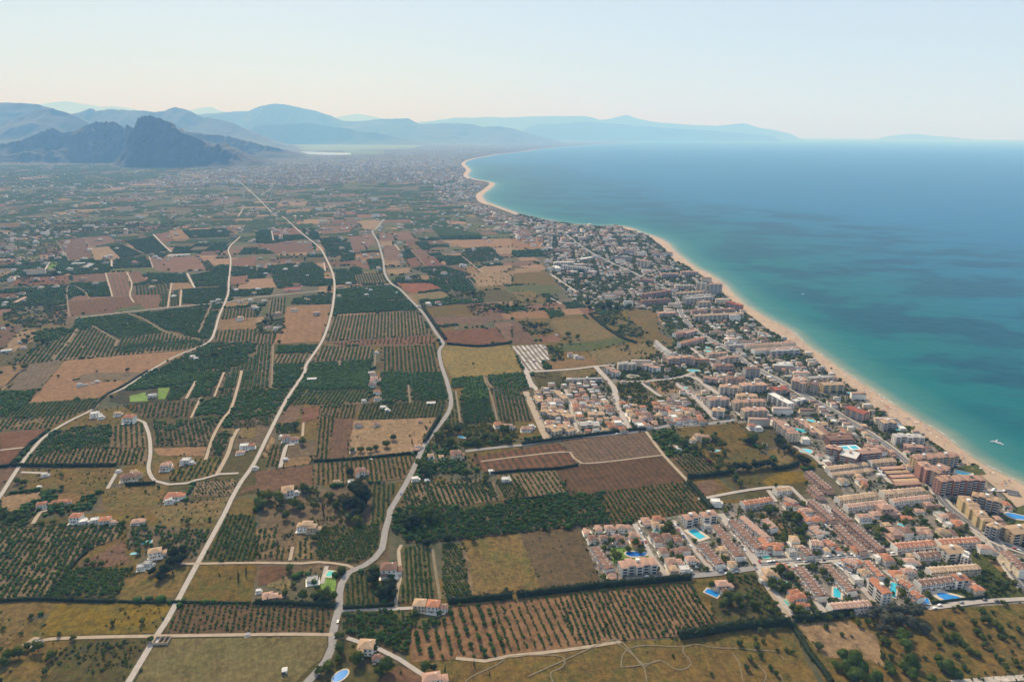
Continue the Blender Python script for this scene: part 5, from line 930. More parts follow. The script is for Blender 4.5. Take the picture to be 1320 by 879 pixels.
# ---------------------------------------------------------------- terraces
TERR = [ # tile, two ends of the ridge, houses, depth, storeys, wall, roof, words
('M','178,160 392,128',9,9,2,'w','t','red-tiled terrace left of the main coast road, with white gable walls'),  # placeholder replaced below
]
TERR = [
('T','205,150 548,118',9,9.5,2,'w','t','left one of the two long red-tiled terraces beside the coast road'),('T','580,115 925,92',9,9.5,2,'w','t','right one of the two long red-tiled terraces beside the coast road'),
('M','85,360 308,332',9,9,2,'c','n','long tan-roofed terrace below the dark-roofed sheds, left half'),('M','338,325 575,305',9,9,2,'c','n','long tan-roofed terrace below the dark-roofed sheds, right half'),
('M','135,402 358,376',9,8,2,'w','k','pink-roofed terrace in front of the tan-roofed one, left half'),('M','392,372 620,345',8,8,2,'w','k','pink-roofed terrace in front of the tan-roofed one, right half'),
('M','30,188 250,160',8,8,2,'c','n','tan-roofed terrace below the block with the roof-top pool'),('M','45,220 285,195',9,7,1,'c','n','low tan-roofed row behind the gardens below the roof-top pool'),
('S','440,30 635,200',9,8.5,2,'p','b','upper brown-roofed terrace left of the narrow street'),('S','660,245 895,465',9,8.5,2,'p','b','lower brown-roofed terrace left of the narrow street'),
('S','640,95 775,205',6,8.5,2,'p','b','upper brown-roofed terrace right of the narrow street'),('S','785,225 1050,450',10,8.5,2,'p','b','lower brown-roofed terrace right of the narrow street'),
('S','340,600 545,850',9,10,2,'w','b','brown-roofed terrace left of the bottom pool garden'),('S','575,580 790,805',8,8.5,2,'w','b','brown-roofed terrace right of the pool garden at the bottom'),
('N','320,482 525,462',9,8,2,'w','k','pink-roofed terrace at the bottom edge of the houses'),('S','915,545 1045,680',6,7,2,'w','t','narrow red-roofed terrace behind the white end block'),
('J','572,65 700,225',6,9,2,'w','b','brown-roofed terrace beside the wide tan street'),('J','500,160 595,265',4,9,2,'w','b','short brown-roofed terrace below the rectangular bright blue pool'),
('I','1070,178 1145,290',5,9,2,'w','b','brown-roofed terrace at the corner of the ploughed field'),('O','750,315 940,470',8,9,2,'p','b','brown-roofed terrace running down from the tree line'),
('O','770,435 860,520',4,8,2,'p','b','short brown-roofed terrace below the olive-green paddock'),('O','180,585 430,545',6,9,2,'w','t','orange-roofed terrace below the olive-green paddock'),
('J','655,40 800,185',7,9,2,'w','b','brown-roofed terrace right of the wide tan street'),('J','705,20 838,130',6,8,2,'w','k','pink-roofed terrace left of the vacant lot'),
('T','500,355 930,325',12,8,2,'c','n','tan-roofed terrace above the kidney-shaped blue pool court'),('T','410,468 700,430',7,9,2,'w','b','brown-roofed terrace above the lower right pool'),
('T','400,228 585,215',4,9,2,'w','b','short brown-roofed terrace below the coast-road terraces'),('T','255,445 360,500',3,9,2,'w','t','short red-roofed terrace left of the lower right pool'),('T','360,540 440,595',2,9,2,'w','t','pair of red-roofed houses beside the lower right pool'),
('N','400,240 460,262',2,9,2,'w','k','pair of pink-roofed houses at the street corner'),('C','835,600 935,580',9,10,3,'p','t','upper one of the two long red terraces by the coast road'),('C','862,648 985,618',9,10,3,'p','t','lower one of the two long red terraces by the coast road'),
('C','745,645 825,705',6,10,2,'w','g','grey-roofed terrace at the end of the green strip'),('P','530,432 950,402',14,12,3,'c','k','left one of the two long terraces reaching the beach'),('P','605,470 985,445',13,12,3,'w','k','right one of the two long terraces reaching the beach'),
('K','0,172 140,164',10,9,2,'w','k','long pink terrace near the beach promenade'),('L','640,830 700,879',3,9,2,'w','k','pink-roofed houses by the paddock corner'),('O','460,470 590,455',3,9,2,'w','n','tan-roofed houses in front of the olive-green paddock'),
('O','540,540 640,580',3,9,2,'w','k','pale-roofed houses below the paddock tree'),('O','660,650 760,740',4,9,2,'w','t','orange-roofed houses beside the long straight street'),('O','780,790 850,850',3,9,2,'w','k','pink-roofed houses beside the long straight street'),
('S','430,385 540,395',3,9,2,'w','k','pink-roofed houses above the dark street'),('S','560,365 640,420',3,9,2,'w','t','bright orange-roofed houses above the dark street'),('S','360,430 430,500',3,8,2,'w','b','brown-roofed houses above the dark street'),
('N','1225,200 1330,300',5,11,3,'c','b','tan three-storey terrace at the right edge'),('M','270,150 410,140',6,9,2,'c','n','pale tan terrace beside the dark-roofed sheds'),('K','270,600 330,655',4,9,2,'p','b','brown-roofed terrace beside the hotel gardens'),
('K','170,560 290,640',6,8,2,'c','n','pale terrace between the two turquoise garden pools'),('J','800,130 850,175',2,9,2,'w','t','red-roofed pair at the end of the wide street'),
]
NTERR = 0
def terrace(ti, pp, n, dp, fl, wc, rc, words):
    h = fl*2.9+.3; a, b = G(tp(ti, pp), h+.8); L = np.linalg.norm(b-a); u = (b-a)/L; w = L/n; rz = math.atan2(u[1], u[0]); c = (a+b)/2
    if u[0] < 0: u = -u; a, b = b, a; rz = math.atan2(u[1], u[0])
    stamp_rect(c, u, L, dp+5)
    wm = []; 
    for v in range(2):       # two slightly different houses alternate
        m = MB(); m.box(.0, w-.02, -dp/2, dp/2, -.2, h); m.box(.35, w*.62, -dp/2-2.2, -dp/2-.01, -.2, 2.7 if v else 1.1)
        if v: m.box(w*.55, w-.3, dp/2+.01, dp/2+1.6, -.2, 3.0)
        wl = m.mesh('walls', MW[wc])
        m = MB(); s = -.5 if v else 0; m.gable(.12, w-.14, -dp/2-.35+s*.4, dp/2+.3, h+.01, dp*.17); pm = MB(); pm.box(.3, w*.66, -dp/2-2.35, -dp/2-.38, 2.71 if v else 1.11, 2.86 if v else 1.16, 0, True)
        rf = m.mesh('roof', MR[rc])
        m = MB(); m.box(-.11, .11, -dp/2-1.6, dp/2+1.2, -.2, 1.8); m.prism([(-.11, -dp/2-.3), (.11, -dp/2-.3), (.11, dp/2+.3), (-.11, dp/2+.3)], 1.81, h+dp*.10+.35); pw = m.mesh('party_wall', MW['w'])
        wm.append((wl, rf, pw, pm.mesh('porch_roof', MR[rc])))
    out = []
    for i in range(n):
        p = a+u*w*i; wl, rf, pw, pr_ = wm[i % 2]; j = random.uniform(-.35, .35); q = p+np.array([-u[1], u[0]])*j
        o = empty('terraced_house', (q[0], q[1], 0), rz); obj('walls', wl, o); r_ = obj('roof', rf, o); obj('party_wall', pw, o); obj('porch_roof', pr_, o)
        ch = obj('chimney', CHIM, r_, (w*random.uniform(.3, .7), dp*.2, h+.3))
        for wx, wz in ((w*.28, 1.0), (w*.7, 1.0), (w*.3, 3.9), (w*.7, 3.9))[:2*fl if fl < 3 else 4]:
            if wz > 2 or wx > w*.5: obj('window', WIN, o, (wx, -dp/2-.012, wz))
        obj('door', DOORM, o, (w*.82, -dp/2-.014, 0))
        end = 'left' if i < n/2 else 'right'; k = i if i < n/2 else n-1-i; words = ' '.join(words.replace('one of the two ', '').replace('long ', '').split())
        lab = f'{ordn(k)}house from {end} in the {words}' if k else f'{end}most house in the {words}'
        lw = lab.split()
        props(o, lab, 'house', 'houses of the '+words); out.append((o, q))
    return out
TH = []
for t_ in TERR: TH += terrace(*t_)
# ---------------------------------------------------------------- apartment blocks
BLK = [ # tile, ends of the roof line, depth, storeys, plan, wall, roof, look
('M','515,128 765,112',12,5,'z','o','k','long ochre stepped block'),('M','562,150 620,200',13,6,'z','r','k','red-brown stepped block'),('M','628,205 705,175',14,6,'z','b','k','brown stepped block'),('M','655,250 908,243',13,6,'z','r','k','long red-brown block with a scalloped front'),
('M','800,345 945,490',12,4,'z','y','n','long yellow stepped block'),('M','850,330 1015,375',12,5,'z','b','n','tan block with a shaded front'),('M','945,500 1010,530',12,4,'z','g','n','grey-tan block'),('M','1050,540 1190,525',16,4,'f','o','n','broad peach block'),
('M','28,60 105,85',11,5,'z','r','k','red hotel wing'),('M','110,95 205,120',24,4,'f','r','w','red hotel block with a roof-top pool deck'),('M','205,95 320,85',14,4,'f','r','k','red-brown hotel wing'),('M','30,20 165,15',12,3,'f','r','b','dark red block'),
('K','15,425 120,480',12,4,'f','w','w','white hotel block'),('K','130,465 190,450',10,2,'f','w','w','low white hotel wing'),('K','415,495 510,530',16,4,'f','p','r','red-roofed block'),('K','585,572 655,570',12,4,'z','g','n','grey block by the beach'),('K','650,642 800,648',12,4,'z','w','g','long white four-storey block'),
('K','135,355 195,375',13,5,'z','b','k','brown block'),('K','205,345 330,338',12,5,'f','c','g','pale beach-side block'),('K','222,372 262,378',11,5,'f','b','b','narrow brown block'),('K','275,378 385,375',13,4,'f','y','n','yellowish block by the beach'),
('K','45,560 130,635',11,4,'z','c','k','beige stepped block'),('K','225,590 300,580',10,2,'f','c','n','low pale block'),('K','320,640 430,635',11,3,'f','r','b','dark red-brown block'),('K','160,200 10,208',9,3,'f','g','g','long grey block'),('K','640,560 700,610',8,1,'f','w','w','low beach pavilion'),
('K','700,690 800,700',9,2,'f','k' if 0 else 'p','k','low pink building'),
('P','530,628 655,625',13,5,'z','g','b','dark-fronted brown block'),('P','375,708 535,712',13,4,'z','p','b','brown-red block'),('P','322,775 480,790',13,4,'z','c','n','pale block with arched bays'),('P','492,765 720,765',13,4,'z','c','k','long pale block with arched bays'),('P','770,805 885,795',14,3,'f','p','r','red-roofed block'),
('P','95,175 515,155',12,4,'f','c','n','very long pale block near the beach'),('P','75,132 200,130',12,4,'z','p','b','pinkish-brown block'),('P','255,125 400,120',12,4,'z','p','b','pinkish-brown block beside its twin'),('P','385,55 500,90',14,4,'z','r','r','red block by the beach'),
('P','130,60 230,55',14,4,'f','c','n','pale square block'),('P','20,30 250,12',11,5,'f','g','g','long grey block'),('P','15,325 110,300',11,3,'f','p','k','long red-roofed block'),('P','210,505 375,492',10,3,'z','c','k','pale block beside the green court'),('P','300,545 470,522',11,4,'a','c','k','curved pale block'),
('P','0,530 105,545',13,4,'z','p','b','brown-pink block'),('P','390,430 510,425',12,3,'f','g','g','grey block'),('P','180,700 300,715',12,3,'f','p','k','pinkish block'),('P','270,600 430,600',14,3,'z','p','b','pink-brown block'),('P','820,585 930,580',12,2,'f','w','w','white villa block'),
('P','950,720 1060,720',13,5,'z','c','k','beige block'),('P','1100,730 1300,700',12,4,'f','b','k','long tan beach-side block'),
('L','322,150 438,145',13,4,'z','g','k','pale grey stepped block'),('L','460,165 640,155',12,4,'z','c','k','long beige stepped block'),('L','515,210 650,205',13,4,'z','c','k','beige stepped block at the field edge'),('L','480,125 600,130',12,4,'z','c','n','beige stepped block behind its twin'),
('L','385,75 490,82',12,4,'z','w','k','pale block'),('L','505,70 645,62',12,4,'z','w','k','pale long block'),('L','345,205 415,215',14,3,'z','w','n','white block by the lane'),('L','720,272 815,345',11,4,'z','c','k','beige block beside the turquoise pools'),('L','820,255 930,340',8,2,'z','c','k','low beige row beside the turquoise pools'),
('C','952,335 1005,340',14,9,'f','c','g','tall pale seafront tower'),('C','1018,342 1082,342',13,9,'f','g','k','tall grey seafront tower'),('C','652,218 705,225',13,8,'f','c','k','tall tan tower'),('C','840,390 1020,378',12,3,'f','c','n','very long pale block'),('C','882,408 1028,398',12,4,'f','g','g','very long grey block'),
('C','725,185 825,182',13,3,'f','g','b','grey-brown block'),('C','215,232 320,230',14,3,'z','w','w','white apartment block'),('C','258,246 400,262',13,4,'z','w','g','white-grey apartment block with a shaded front'),('C','220,250 240,262',18,3,'f','w','w','small white block'),
('C','680,395 820,375',14,4,'z','r','b','dark red-brown crescent block'),('C','665,430 815,420',12,4,'z','r','b','long dark red-brown block'),('C','755,492 840,490',14,3,'z','p','k','pink block by the roundabout'),('C','545,752 640,752',14,4,'z','c','g','pale grey block around the pool court'),('C','680,755 755,775',12,3,'z','w','k','pale block right of the pool court'),
('C','800,725 935,715',13,4,'z','p','k','pinkish block above the turquoise pools'),('C','490,770 545,800',11,3,'z','w','k','white block left of the pool court'),('C','310,832 465,828',8,2,'f','g','g','long low white terrace block'),('C','350,215 410,205',16,2,'f','w','w','low white hall'),
('C','770,290 860,290',12,4,'z','p','k','pinkish seafront block'),('C','870,280 960,280',12,4,'z','p','k','pinkish seafront block beside its twin'),('C','840,350 940,350',12,4,'z','c','g','pale seafront block'),('C','510,200 620,205',12,4,'f','g','g','grey-blue block'),('C','655,320 730,325',12,3,'z','r','b','red-brown block behind the coast road'),
('R','230,205 380,215',12,3,'f','d' if 0 else 'p','b','brown block'),('R','720,270 860,265',12,4,'f','g','g','blue-grey block'),('R','840,210 920,215',12,5,'f','g','b','grey block'),
('J','405,25 480,15',11,3,'z','w','k','pale block above the rectangular pool'),('J','495,12 575,5',11,3,'z','w','k','pale block above the rectangular pool beside its twin'),('J','75,268 262,250',12,3,'z','w','k','pale three-storey block with a pink roof'),
('S','965,700 1095,830',9,4,'f','w','t','white end block with a red roof strip'),('T','625,190 780,172',14,3,'f','w','n','white three-storey block with a tan roof'),('T','785,215 850,235',12,3,'f','w','w','white block stepping down'),
('T','715,425 820,415',10,3,'f','w','t','white block with a red roof'),('F','430,270 480,300',14,2,'z','c','n','tan villa block'),('F','500,270 555,300',14,2,'z','c','n','tan villa block beside its twin'),('F','590,262 690,262',14,2,'a','c','g','tan curved villa block'),('F','630,210 715,208',12,2,'f','c','n','long tan villa block'),
('F','365,120 390,150',10,2,'f','c','n','small tan block'),('F','470,95 520,135',10,2,'f','c','n','small tan block beside the lane'),('F','400,190 470,220',12,2,'z','c','n','tan block with several hips'),('F','480,190 540,230',12,2,'z','c','n','tan block with steep hips'),
]
def block(ti, pp, dp, fl, plan, wc, rc, look):
    fh = 3.0; h = fl*fh+.4; a, b = G(tp(ti, pp), h+.5); c = (a+b)/2; L = float(np.linalg.norm(b-a)); u = (b-a)/L
    if u[0] < 0: u = -u
    rz = math.atan2(u[1], u[0]); dist = math.hypot(*c); stamp_rect(c, u, L, dp+3)
    if not inframe(*c, 30): return
    near = dist < 1150; o = empty('apartment_block', (c[0], c[1], 0), rz)
    nb = max(2, int(round(L/(7.5 if plan == 'z' else 11)))); w = L/nb; fronts = []   # bays: (x0, x1, front y)
    W_ = MB(); R_ = MB()
    for i in range(nb):
        x0, x1 = -L/2+i*w, -L/2+(i+1)*w
        s = 0.0
        if plan == 'z': s = (1.6 if i % 2 else -.4)
        if plan == 'a': s = ((i-(nb-1)/2)/(nb/2))**2*-dp*.5+dp*.2
        hh = h+(.6 if plan == 'z' and i % 3 == 1 else 0)+(-.0)
        if plan == 'z':
            k = w*.16; W_.prism([(x0+.01, -dp/2+s+1.1), (x0+k, -dp/2+s), (x1-k, -dp/2+s), (x1-.01, -dp/2+s+1.1), (x1-.01, dp/2+s), (x0+.01, dp/2+s)], -.3, hh)
        else: W_.box(x0+(.0 if i else 0), x1-.01, -dp/2+s, dp/2+s, -.3, hh)
        if plan in 'za' or rc in 'tknbr': (R_.hip if plan == 'z' else R_.gable)(x0-.15, x1+.12, -dp/2+s-.35, dp/2+s+.35, hh+.01, min(w, dp)*.16)
        fronts.append((x0, x1, -dp/2+s, hh))
    if plan == 'f' and rc in 'wg':
        R_.box(-L/2+.25, L/2-.25, -dp/2+.25, dp/2-.25, h+.01, h+.12)
        for x0, x1, y0, y1 in ((-L/2, L/2, -dp/2, -dp/2+.24), (-L/2, L/2, dp/2-.24, dp/2), (-L/2, -L/2+.24, -dp/2+.25, dp/2-.25), (L/2-.24, L/2, -dp/2+.25, dp/2-.25)): R_.box(x0, x1, y0, y1, h+.01, h+.8)
    obj('walls', W_.mesh('walls', MW[wc if wc in MW else 'p']), o); obj('roof', R_.mesh('roof', MR[rc]), o)
    for i in range(max(1, int(L/26))):
        m = MB(); m.box(-1.6, 1.6, -1.4, 1.4, 0, 2.3); m.box(-1.75, 1.75, -1.55, 1.55, 2.31, 2.45, 0, True); obj('stair_head', m.mesh('stair_head', MW['w' if wc != 'r' else 'p']), o, (-L/2+(i+.5)*L/max(1, int(L/26)), dp*.12, h+.05+(dp*.08 if rc in 'tknbr' else .1)))
    # balconies on the front facing inland, one per bay and storey, with the dark opening behind each
    step = 1
    total = nb*fl
    while total/step > 60: step += 1
    bw = w*.62; bm_ = MB(); bm_.box(-bw/2, bw/2, -1.15, -.02, 0, .18, 0, True); bm_.box(-bw/2, bw/2, -1.15, -1.07, .18, 1.05); bal = bm_.mesh('balcony', RAIL)
    om = MB(); om.box(-bw/2+.2, bw/2-.2, -.03, .06, 0, 2.2, 0, True); opn = om.mesh('window', GLASS); q = 0
    sm = MB(); sm.box(-.06, .03, -dp*.09, dp*.09, 0, 1.4, 0, True); swn = sm.mesh('window', GLASS)
    if dist < 2300:
        for f in range(fl):
            for i, (x0, x1, y0, hh) in enumerate(fronts):
                q += 1
                if q % step: continue
                xm = (x0+x1)/2; z = f*fh+.35
                b_ = obj('balcony', bal, o, (xm, y0-.004, z)) if f else None
                obj('window', opn, o, (xm, y0-.008, z+.05))
        if near or plan == 'f':
            for f in range(fl):
                for yy in (-dp*.22, dp*.22):
                    for sx in (-1, 1):
                        obj('window', swn, o, (sx*(L/2)+(-.01 if sx < 0 else .01), yy+(fronts[0][2]+dp/2), f*fh+1.2), 0 if sx < 0 else math.pi)
    words = look.replace(' beside its twin', '').replace('with a ', 'with ')
    props(o, None, 'apartment block', 'apartment blocks of the resort'); bitems.append((o, words, c[0], c[1]))
    return o
for b_ in BLK: block(*b_)
# ---------------------------------------------------------------- villas and farmhouses
def villa_kit(seed, wc, rc):
    q = random.Random(seed); a, b = q.uniform(9, 12), q.uniform(7.5, 9.5); fl = q.choice((1, 2, 2)); h = fl*2.8+.3
    wings = [(-a/2, a/2, -b/2, b/2, h)]
    if q.random() < .8: wings.append((a/2+.01, a/2+q.uniform(3, 5), -b/2+q.uniform(.5, 2), b/2-q.uniform(.5, 2), 3.0))
    if q.random() < .6: wings.append((-a/2+.4, -a/2+q.uniform(3, 5), -b/2-q.uniform(2.5, 4), -b/2-.01, q.choice((3.0, h-.4))))
    W_, R_ = MB(), MB()
    for (x0, x1, y0, y1, hh) in wings:
        W_.box(x0, x1, y0, y1, -.2, hh)
        if rc in 'wg':
            R_.box(x0+.25, x1-.25, y0+.25, y1-.25, hh+.01, hh+.1)
            for X0, X1, Y0, Y1 in ((x0, x1, y0, y0+.24), (x0, x1, y1-.24, y1), (x0, x0+.24, y0+.25, y1-.25), (x1-.24, x1, y0+.25, y1-.25)): R_.box(X0, X1, Y0, Y1, hh+.01, hh+.7)
        else: R_.hip(x0-.4, x1+.4, y0-.4, y1+.4, hh+.01+(.02 if hh < h else 0), min(x1-x0, y1-y0)*.22)
    W_.box(-a/2-1.0, a/2+1.4, -b/2-2.8, b/2+1.0, -.2, .12)
    for (X0, X1, Y0, Y1) in ((-a/2-3.2, a/2+6, b/2+3.6, b/2+3.8), (-a/2-3.4, -a/2-3.2, -b/2-6.5, b/2+3.8), (a/2+6, a/2+6.2, -b/2-6.5, b/2+3.8)): pass
    wins = [(-a*.28, 1.0), (a*.05, 1.0), (a*.34, 1.0)]+([(-a*.28, 3.8), (a*.05, 3.8), (a*.34, 3.8)] if fl == 2 else [])
    return dict(w=W_.mesh('walls', MW[wc]), r=R_.mesh('roof', MR[rc]), h=h, a=a, b=b, wins=wins, wc=wc, rc=rc)
COMB = [('w','t'),('w','b'),('w','k'),('w','n'),('c','t'),('c','n'),('w','w'),('p','k'),('w','g'),('c','b'),('o','t'),('w','k'),('w','d')]
KITS = [villa_kit(i, *COMB[i % len(COMB)]) for i in range(39)]
RW = {'t': 'orange-red tiled', 'b': 'brown-tiled', 'n': 'tan-roofed', 'k': 'pink-roofed', 'w': 'flat white-roofed', 'g': 'grey-roofed', 'r': 'red-roofed', 'd': 'dark-roofed'}; WW = {'w': 'white', 'c': 'cream', 'p': 'pinkish', 'o': 'ochre', 'g': 'grey', 'b': 'tan', 'r': 'red-brown', 'y': 'yellow'}
def villa(name, x, y, rz, kit, s=1.0, wins=True, cat='house', group='detached houses among the gardens', look=None):
    o = empty(name, (x, y, 0), rz, (s, s, s)); obj('walls', kit['w'], o); r = obj('roof', kit['r'], o)
    obj('chimney', CHIM, r, (kit['a']*.25, kit['b']*.15, kit['h']+.3))
    if wins:
        for wx, wz in kit['wins']: obj('window', WIN, o, (wx, -kit['b']/2-.014, wz))
        obj('door', DOORM, o, (-kit['a']*.1, -kit['b']/2-.016, .13))
    props(o, None, cat, group)
    sz = 'small ' if s < .75 else ('large ' if s > 1.25 else '')
    bitems.append((o, look or f'{sz}{RW[kit["rc"]]} {WW[kit["wc"]]} house', x, y))
    stamp_rect(np.array([x, y]), np.array([math.cos(rz), math.sin(rz)]), kit['a']*s, kit['b']*s, 1.5)
    return o
def kit_for(rc, wc='w'):
    c = [k for k in KITS if k['rc'] == rc and (k['wc'] == wc)] or [k for k in KITS if k['rc'] == rc] or KITS
    return random.choice(c)
FARM = [ # tile, x, y, size in m, roof, wall
'H 265,72,16,n,c 290,340,13,g,w 60,432,10,k,c 90,435,9,k,c 685,300,17,b,b 845,480,14,n,c 915,485,13,t,w 965,490,9,b,w 570,700,15,n,p 905,865,15,k,w 620,745,8,b,b 12,395,5,w,w',
'G 725,278,9,g,w 760,262,9,g,w 800,210,14,n,y 395,30,15,t,w 430,45,9,w,w 488,38,10,w,w 545,45,13,t,w 580,48,8,k,w 705,42,11,k,w 1275,615,5,g,w 190,660,8,g,c',
'D 785,115,15,g,g 670,242,17,t,w 640,240,8,w,w 490,215,13,w,w 520,225,8,w,w 605,210,10,n,w 960,455,13,w,w 855,485,14,k,w 870,465,9,t,w 665,535,18,b,g 690,510,9,n,w 230,522,9,w,w 200,580,5,w,w 215,680,11,t,w 290,660,11,t,w 325,662,11,t,w 895,632,16,t,w 870,655,9,w,w 1260,380,12,w,w 1235,405,10,k,w 1300,375,9,t,w 405,65,6,g,g 475,48,6,g,w 500,40,6,w,w 1312,485,8,w,w 985,460,8,w,w 610,500,6,w,w',
'E 155,338,14,b,w 195,340,13,b,w 605,12,12,b,w 600,45,11,k,w 622,98,10,t,w 625,130,10,n,w 655,178,9,w,w 675,190,9,w,w 525,268,11,b,w 618,265,9,b,w 845,245,7,t,w 415,562,9,n,w 490,562,9,w,w 165,615,16,n,w 205,612,8,w,w 240,795,13,n,b 290,800,12,n,b 540,515,15,b,p 815,392,10,k,p 835,378,9,k,w 1030,425,16,b,p 900,428,10,n,w 955,432,8,n,w 555,140,7,w,w 500,395,9,g,w 590,440,4,w,w 1245,265,11,t,w 1290,275,11,k,w 150,440,6,w,w 135,325,8,w,w 1285,550,10,w,w 820,545,9,w,w 880,550,6,w,w',
'B 222,128,12,w,w 255,128,14,w,w 165,225,14,r,w 215,240,12,r,w 30,245,14,b,w 10,250,10,w,w 65,240,9,w,w 265,298,9,w,w 270,425,10,t,w 255,418,8,w,w 590,372,9,w,w 570,365,7,n,w 560,195,14,w,w 620,192,12,w,w 530,205,12,n,w 590,205,10,w,w 725,385,7,w,w 780,312,14,g,w 920,270,9,w,w 1070,170,9,w,w 840,457,9,w,w 595,798,14,g,w 610,835,13,k,w 595,860,10,b,w 620,692,7,w,w 90,492,6,g,w 10,370,12,w,w 20,440,13,b,w 40,430,10,w,w 60,165,10,k,w 30,160,10,b,w 1265,70,9,w,w 1200,55,9,g,w 1230,160,8,w,w 1215,185,8,k,w 1120,170,7,w,w 470,50,8,w,w 860,55,9,w,w 1035,565,5,n,w 60,560,10,t,w 120,560,9,g,w 100,570,9,w,w',
'A 800,202,13,w,w 822,215,12,w,w 785,190,11,t,w 1095,432,14,g,w 1125,425,11,w,w 1310,462,14,n,w 1240,432,11,k,w 1290,425,10,w,w 120,425,9,n,w 45,415,9,w,w 20,450,9,w,w 1052,382,6,w,w 15,568,8,w,w 122,668,8,n,w 992,715,9,w,w 1010,725,8,w,w 405,240,12,g,w 435,250,12,g,w 460,240,11,w,w 400,155,6,w,w 1078,16,8,w,w 30,15,8,w,w 70,270,11,w,w 130,275,10,w,w 200,260,9,w,w 20,200,10,g,w 10,275,10,b,w 60,120,9,w,w 140,130,9,w,w 220,210,9,w,w 150,210,8,k,w 260,60,11,w,w 220,55,10,w,w 60,80,9,w,w 330,195,9,w,w 290,212,10,g,w 880,200,10,k,w 1200,45,10,k,w 1250,45,9,w,w 1010,270,8,w,w 320,180,8,w,w 995,10,8,w,w 1270,250,9,w,w 1295,260,9,w,w 100,640,8,w,w 410,860,9,g,g 440,855,7,g,g',
'F 310,285,13,k,w 340,275,9,w,w 165,270,9,t,w 225,275,11,k,w 130,505,8,w,w 1200,325,14,b,p 1235,335,12,k,p 1170,345,8,n,w','L 565,305,13,t,w 600,312,10,w,w 265,362,13,n,w 290,375,9,k,w 120,415,10,k,p 150,425,8,w,w 990,500,8,w,w 640,400,6,w,w 950,470,9,k,w',
'J 600,380,14,k,w 615,405,9,b,w 570,385,7,n,w 975,420,11,t,w 1000,440,12,t,w 1015,470,11,t,w 960,445,10,t,c 845,325,12,n,w 825,345,9,n,w 655,268,10,n,w 260,65,10,n,w 290,72,9,n,w 800,190,11,t,w 880,190,12,t,w 870,180,8,w,w 270,150,12,b,w 300,205,12,b,w 340,260,12,k,w 375,140,12,b,w 405,195,11,b,w 440,250,12,k,w 20,85,10,k,w 85,80,10,k,w 60,135,12,b,w 140,120,11,k,w 960,205,9,g,w 1035,45,10,t,w 1060,50,9,k,w 1115,100,10,g,w 1150,155,9,k,w 1170,165,9,t,w 1195,190,9,t,w 1080,160,9,g,w 1040,205,9,b,w 1140,195,9,n,w 1010,180,9,n,w 810,300,7,w,w 815,345,7,w,w',
'I 1025,95,10,k,w 1085,80,10,k,w 1140,80,10,k,w 1195,78,10,k,w 1240,78,9,k,w 1050,135,11,b,w 1110,128,8,b,w 1180,130,11,b,w 1195,155,10,b,w 1260,118,10,k,w 1270,140,9,k,w',
'C 300,705,11,k,w 330,715,11,w,w 355,720,9,k,w 230,602,6,w,w 115,735,6,b,w 170,668,5,w,w','S 240,70,10,t,w 300,75,9,t,w 380,110,11,k,w 400,190,12,r,w 450,245,10,k,w 540,300,10,g,w 120,410,13,t,w 145,450,10,t,w 60,430,9,w,w 270,470,10,g,w 400,465,10,b,w 820,455,12,t,c 770,560,14,t,w 880,650,11,n,w 820,700,10,w,w 1080,535,12,t,w 1170,650,12,t,w 1260,640,11,k,w 1210,700,10,n,w 950,720,8,w,w 60,660,13,n,c 20,630,6,w,w 1120,130,15,k,g 990,140,11,k,w 860,175,11,k,w 1085,240,9,n,c 1150,320,12,k,p 1240,310,14,b,p 480,390,10,k,w',
'T 130,270,12,t,w 210,385,12,t,w 330,345,10,w,w 360,380,10,g,w 870,510,11,k,w 900,530,12,t,c 340,240,9,n,y 190,40,13,k,p 300,45,15,b,p 440,20,11,k,w 490,50,11,k,w 830,455,12,b,w 70,250,9,w,w 310,320,8,w,w','M 350,430,17,k,g 240,470,12,k,w 110,260,11,n,w 220,260,12,k,w 540,425,11,k,w 660,440,10,g,w 400,570,13,k,p 470,555,14,b,p 550,560,10,k,w 590,540,10,n,w 690,470,11,k,w 720,505,10,w,w 640,400,11,b,w 600,400,11,k,p 490,75,12,k,p 480,100,10,k,w 320,220,6,w,w 80,100,9,w,w 40,130,11,w,g',
]
u0 = G1(1150, 640); u1 = G1(1190, 690); 
def face_cam(x, y): return math.atan2(y, x)-math.pi/2
kn = 0
for s in FARM:
    ti, rest = s.split(' ', 1); ox, oy, k = TL[ti]
    for w in rest.split():
        x, y, sz, rc, wc = w.split(','); px, py = ox+float(x)/k, oy+float(y)/k; g = G1(px, py+.5, 3.0)
        if not inframe(*g): continue
        kit = kit_for(rc, wc); f = float(sz)/13.0
        town = px > 640 and not (ti in 'HGDE')
        rz = face_cam(*g)*.35+random.choice((-.12, .05, .16))+(0 if not town else random.choice((.08, .1)))
        if ti in ('C', 'L', 'J', 'O', 'S', 'M', 'T', 'N', 'I') and px > 700: rz = .10+random.choice((0, 0, math.pi/2))*1
        villa('farmhouse' if not town else 'villa', g[0], g[1], rz, kit, f*random.uniform(.95, 1.1), True, 'farmhouse' if not town else 'house', 'farmhouses among the orchards' if not town else 'detached houses among the gardens'); kn += 1
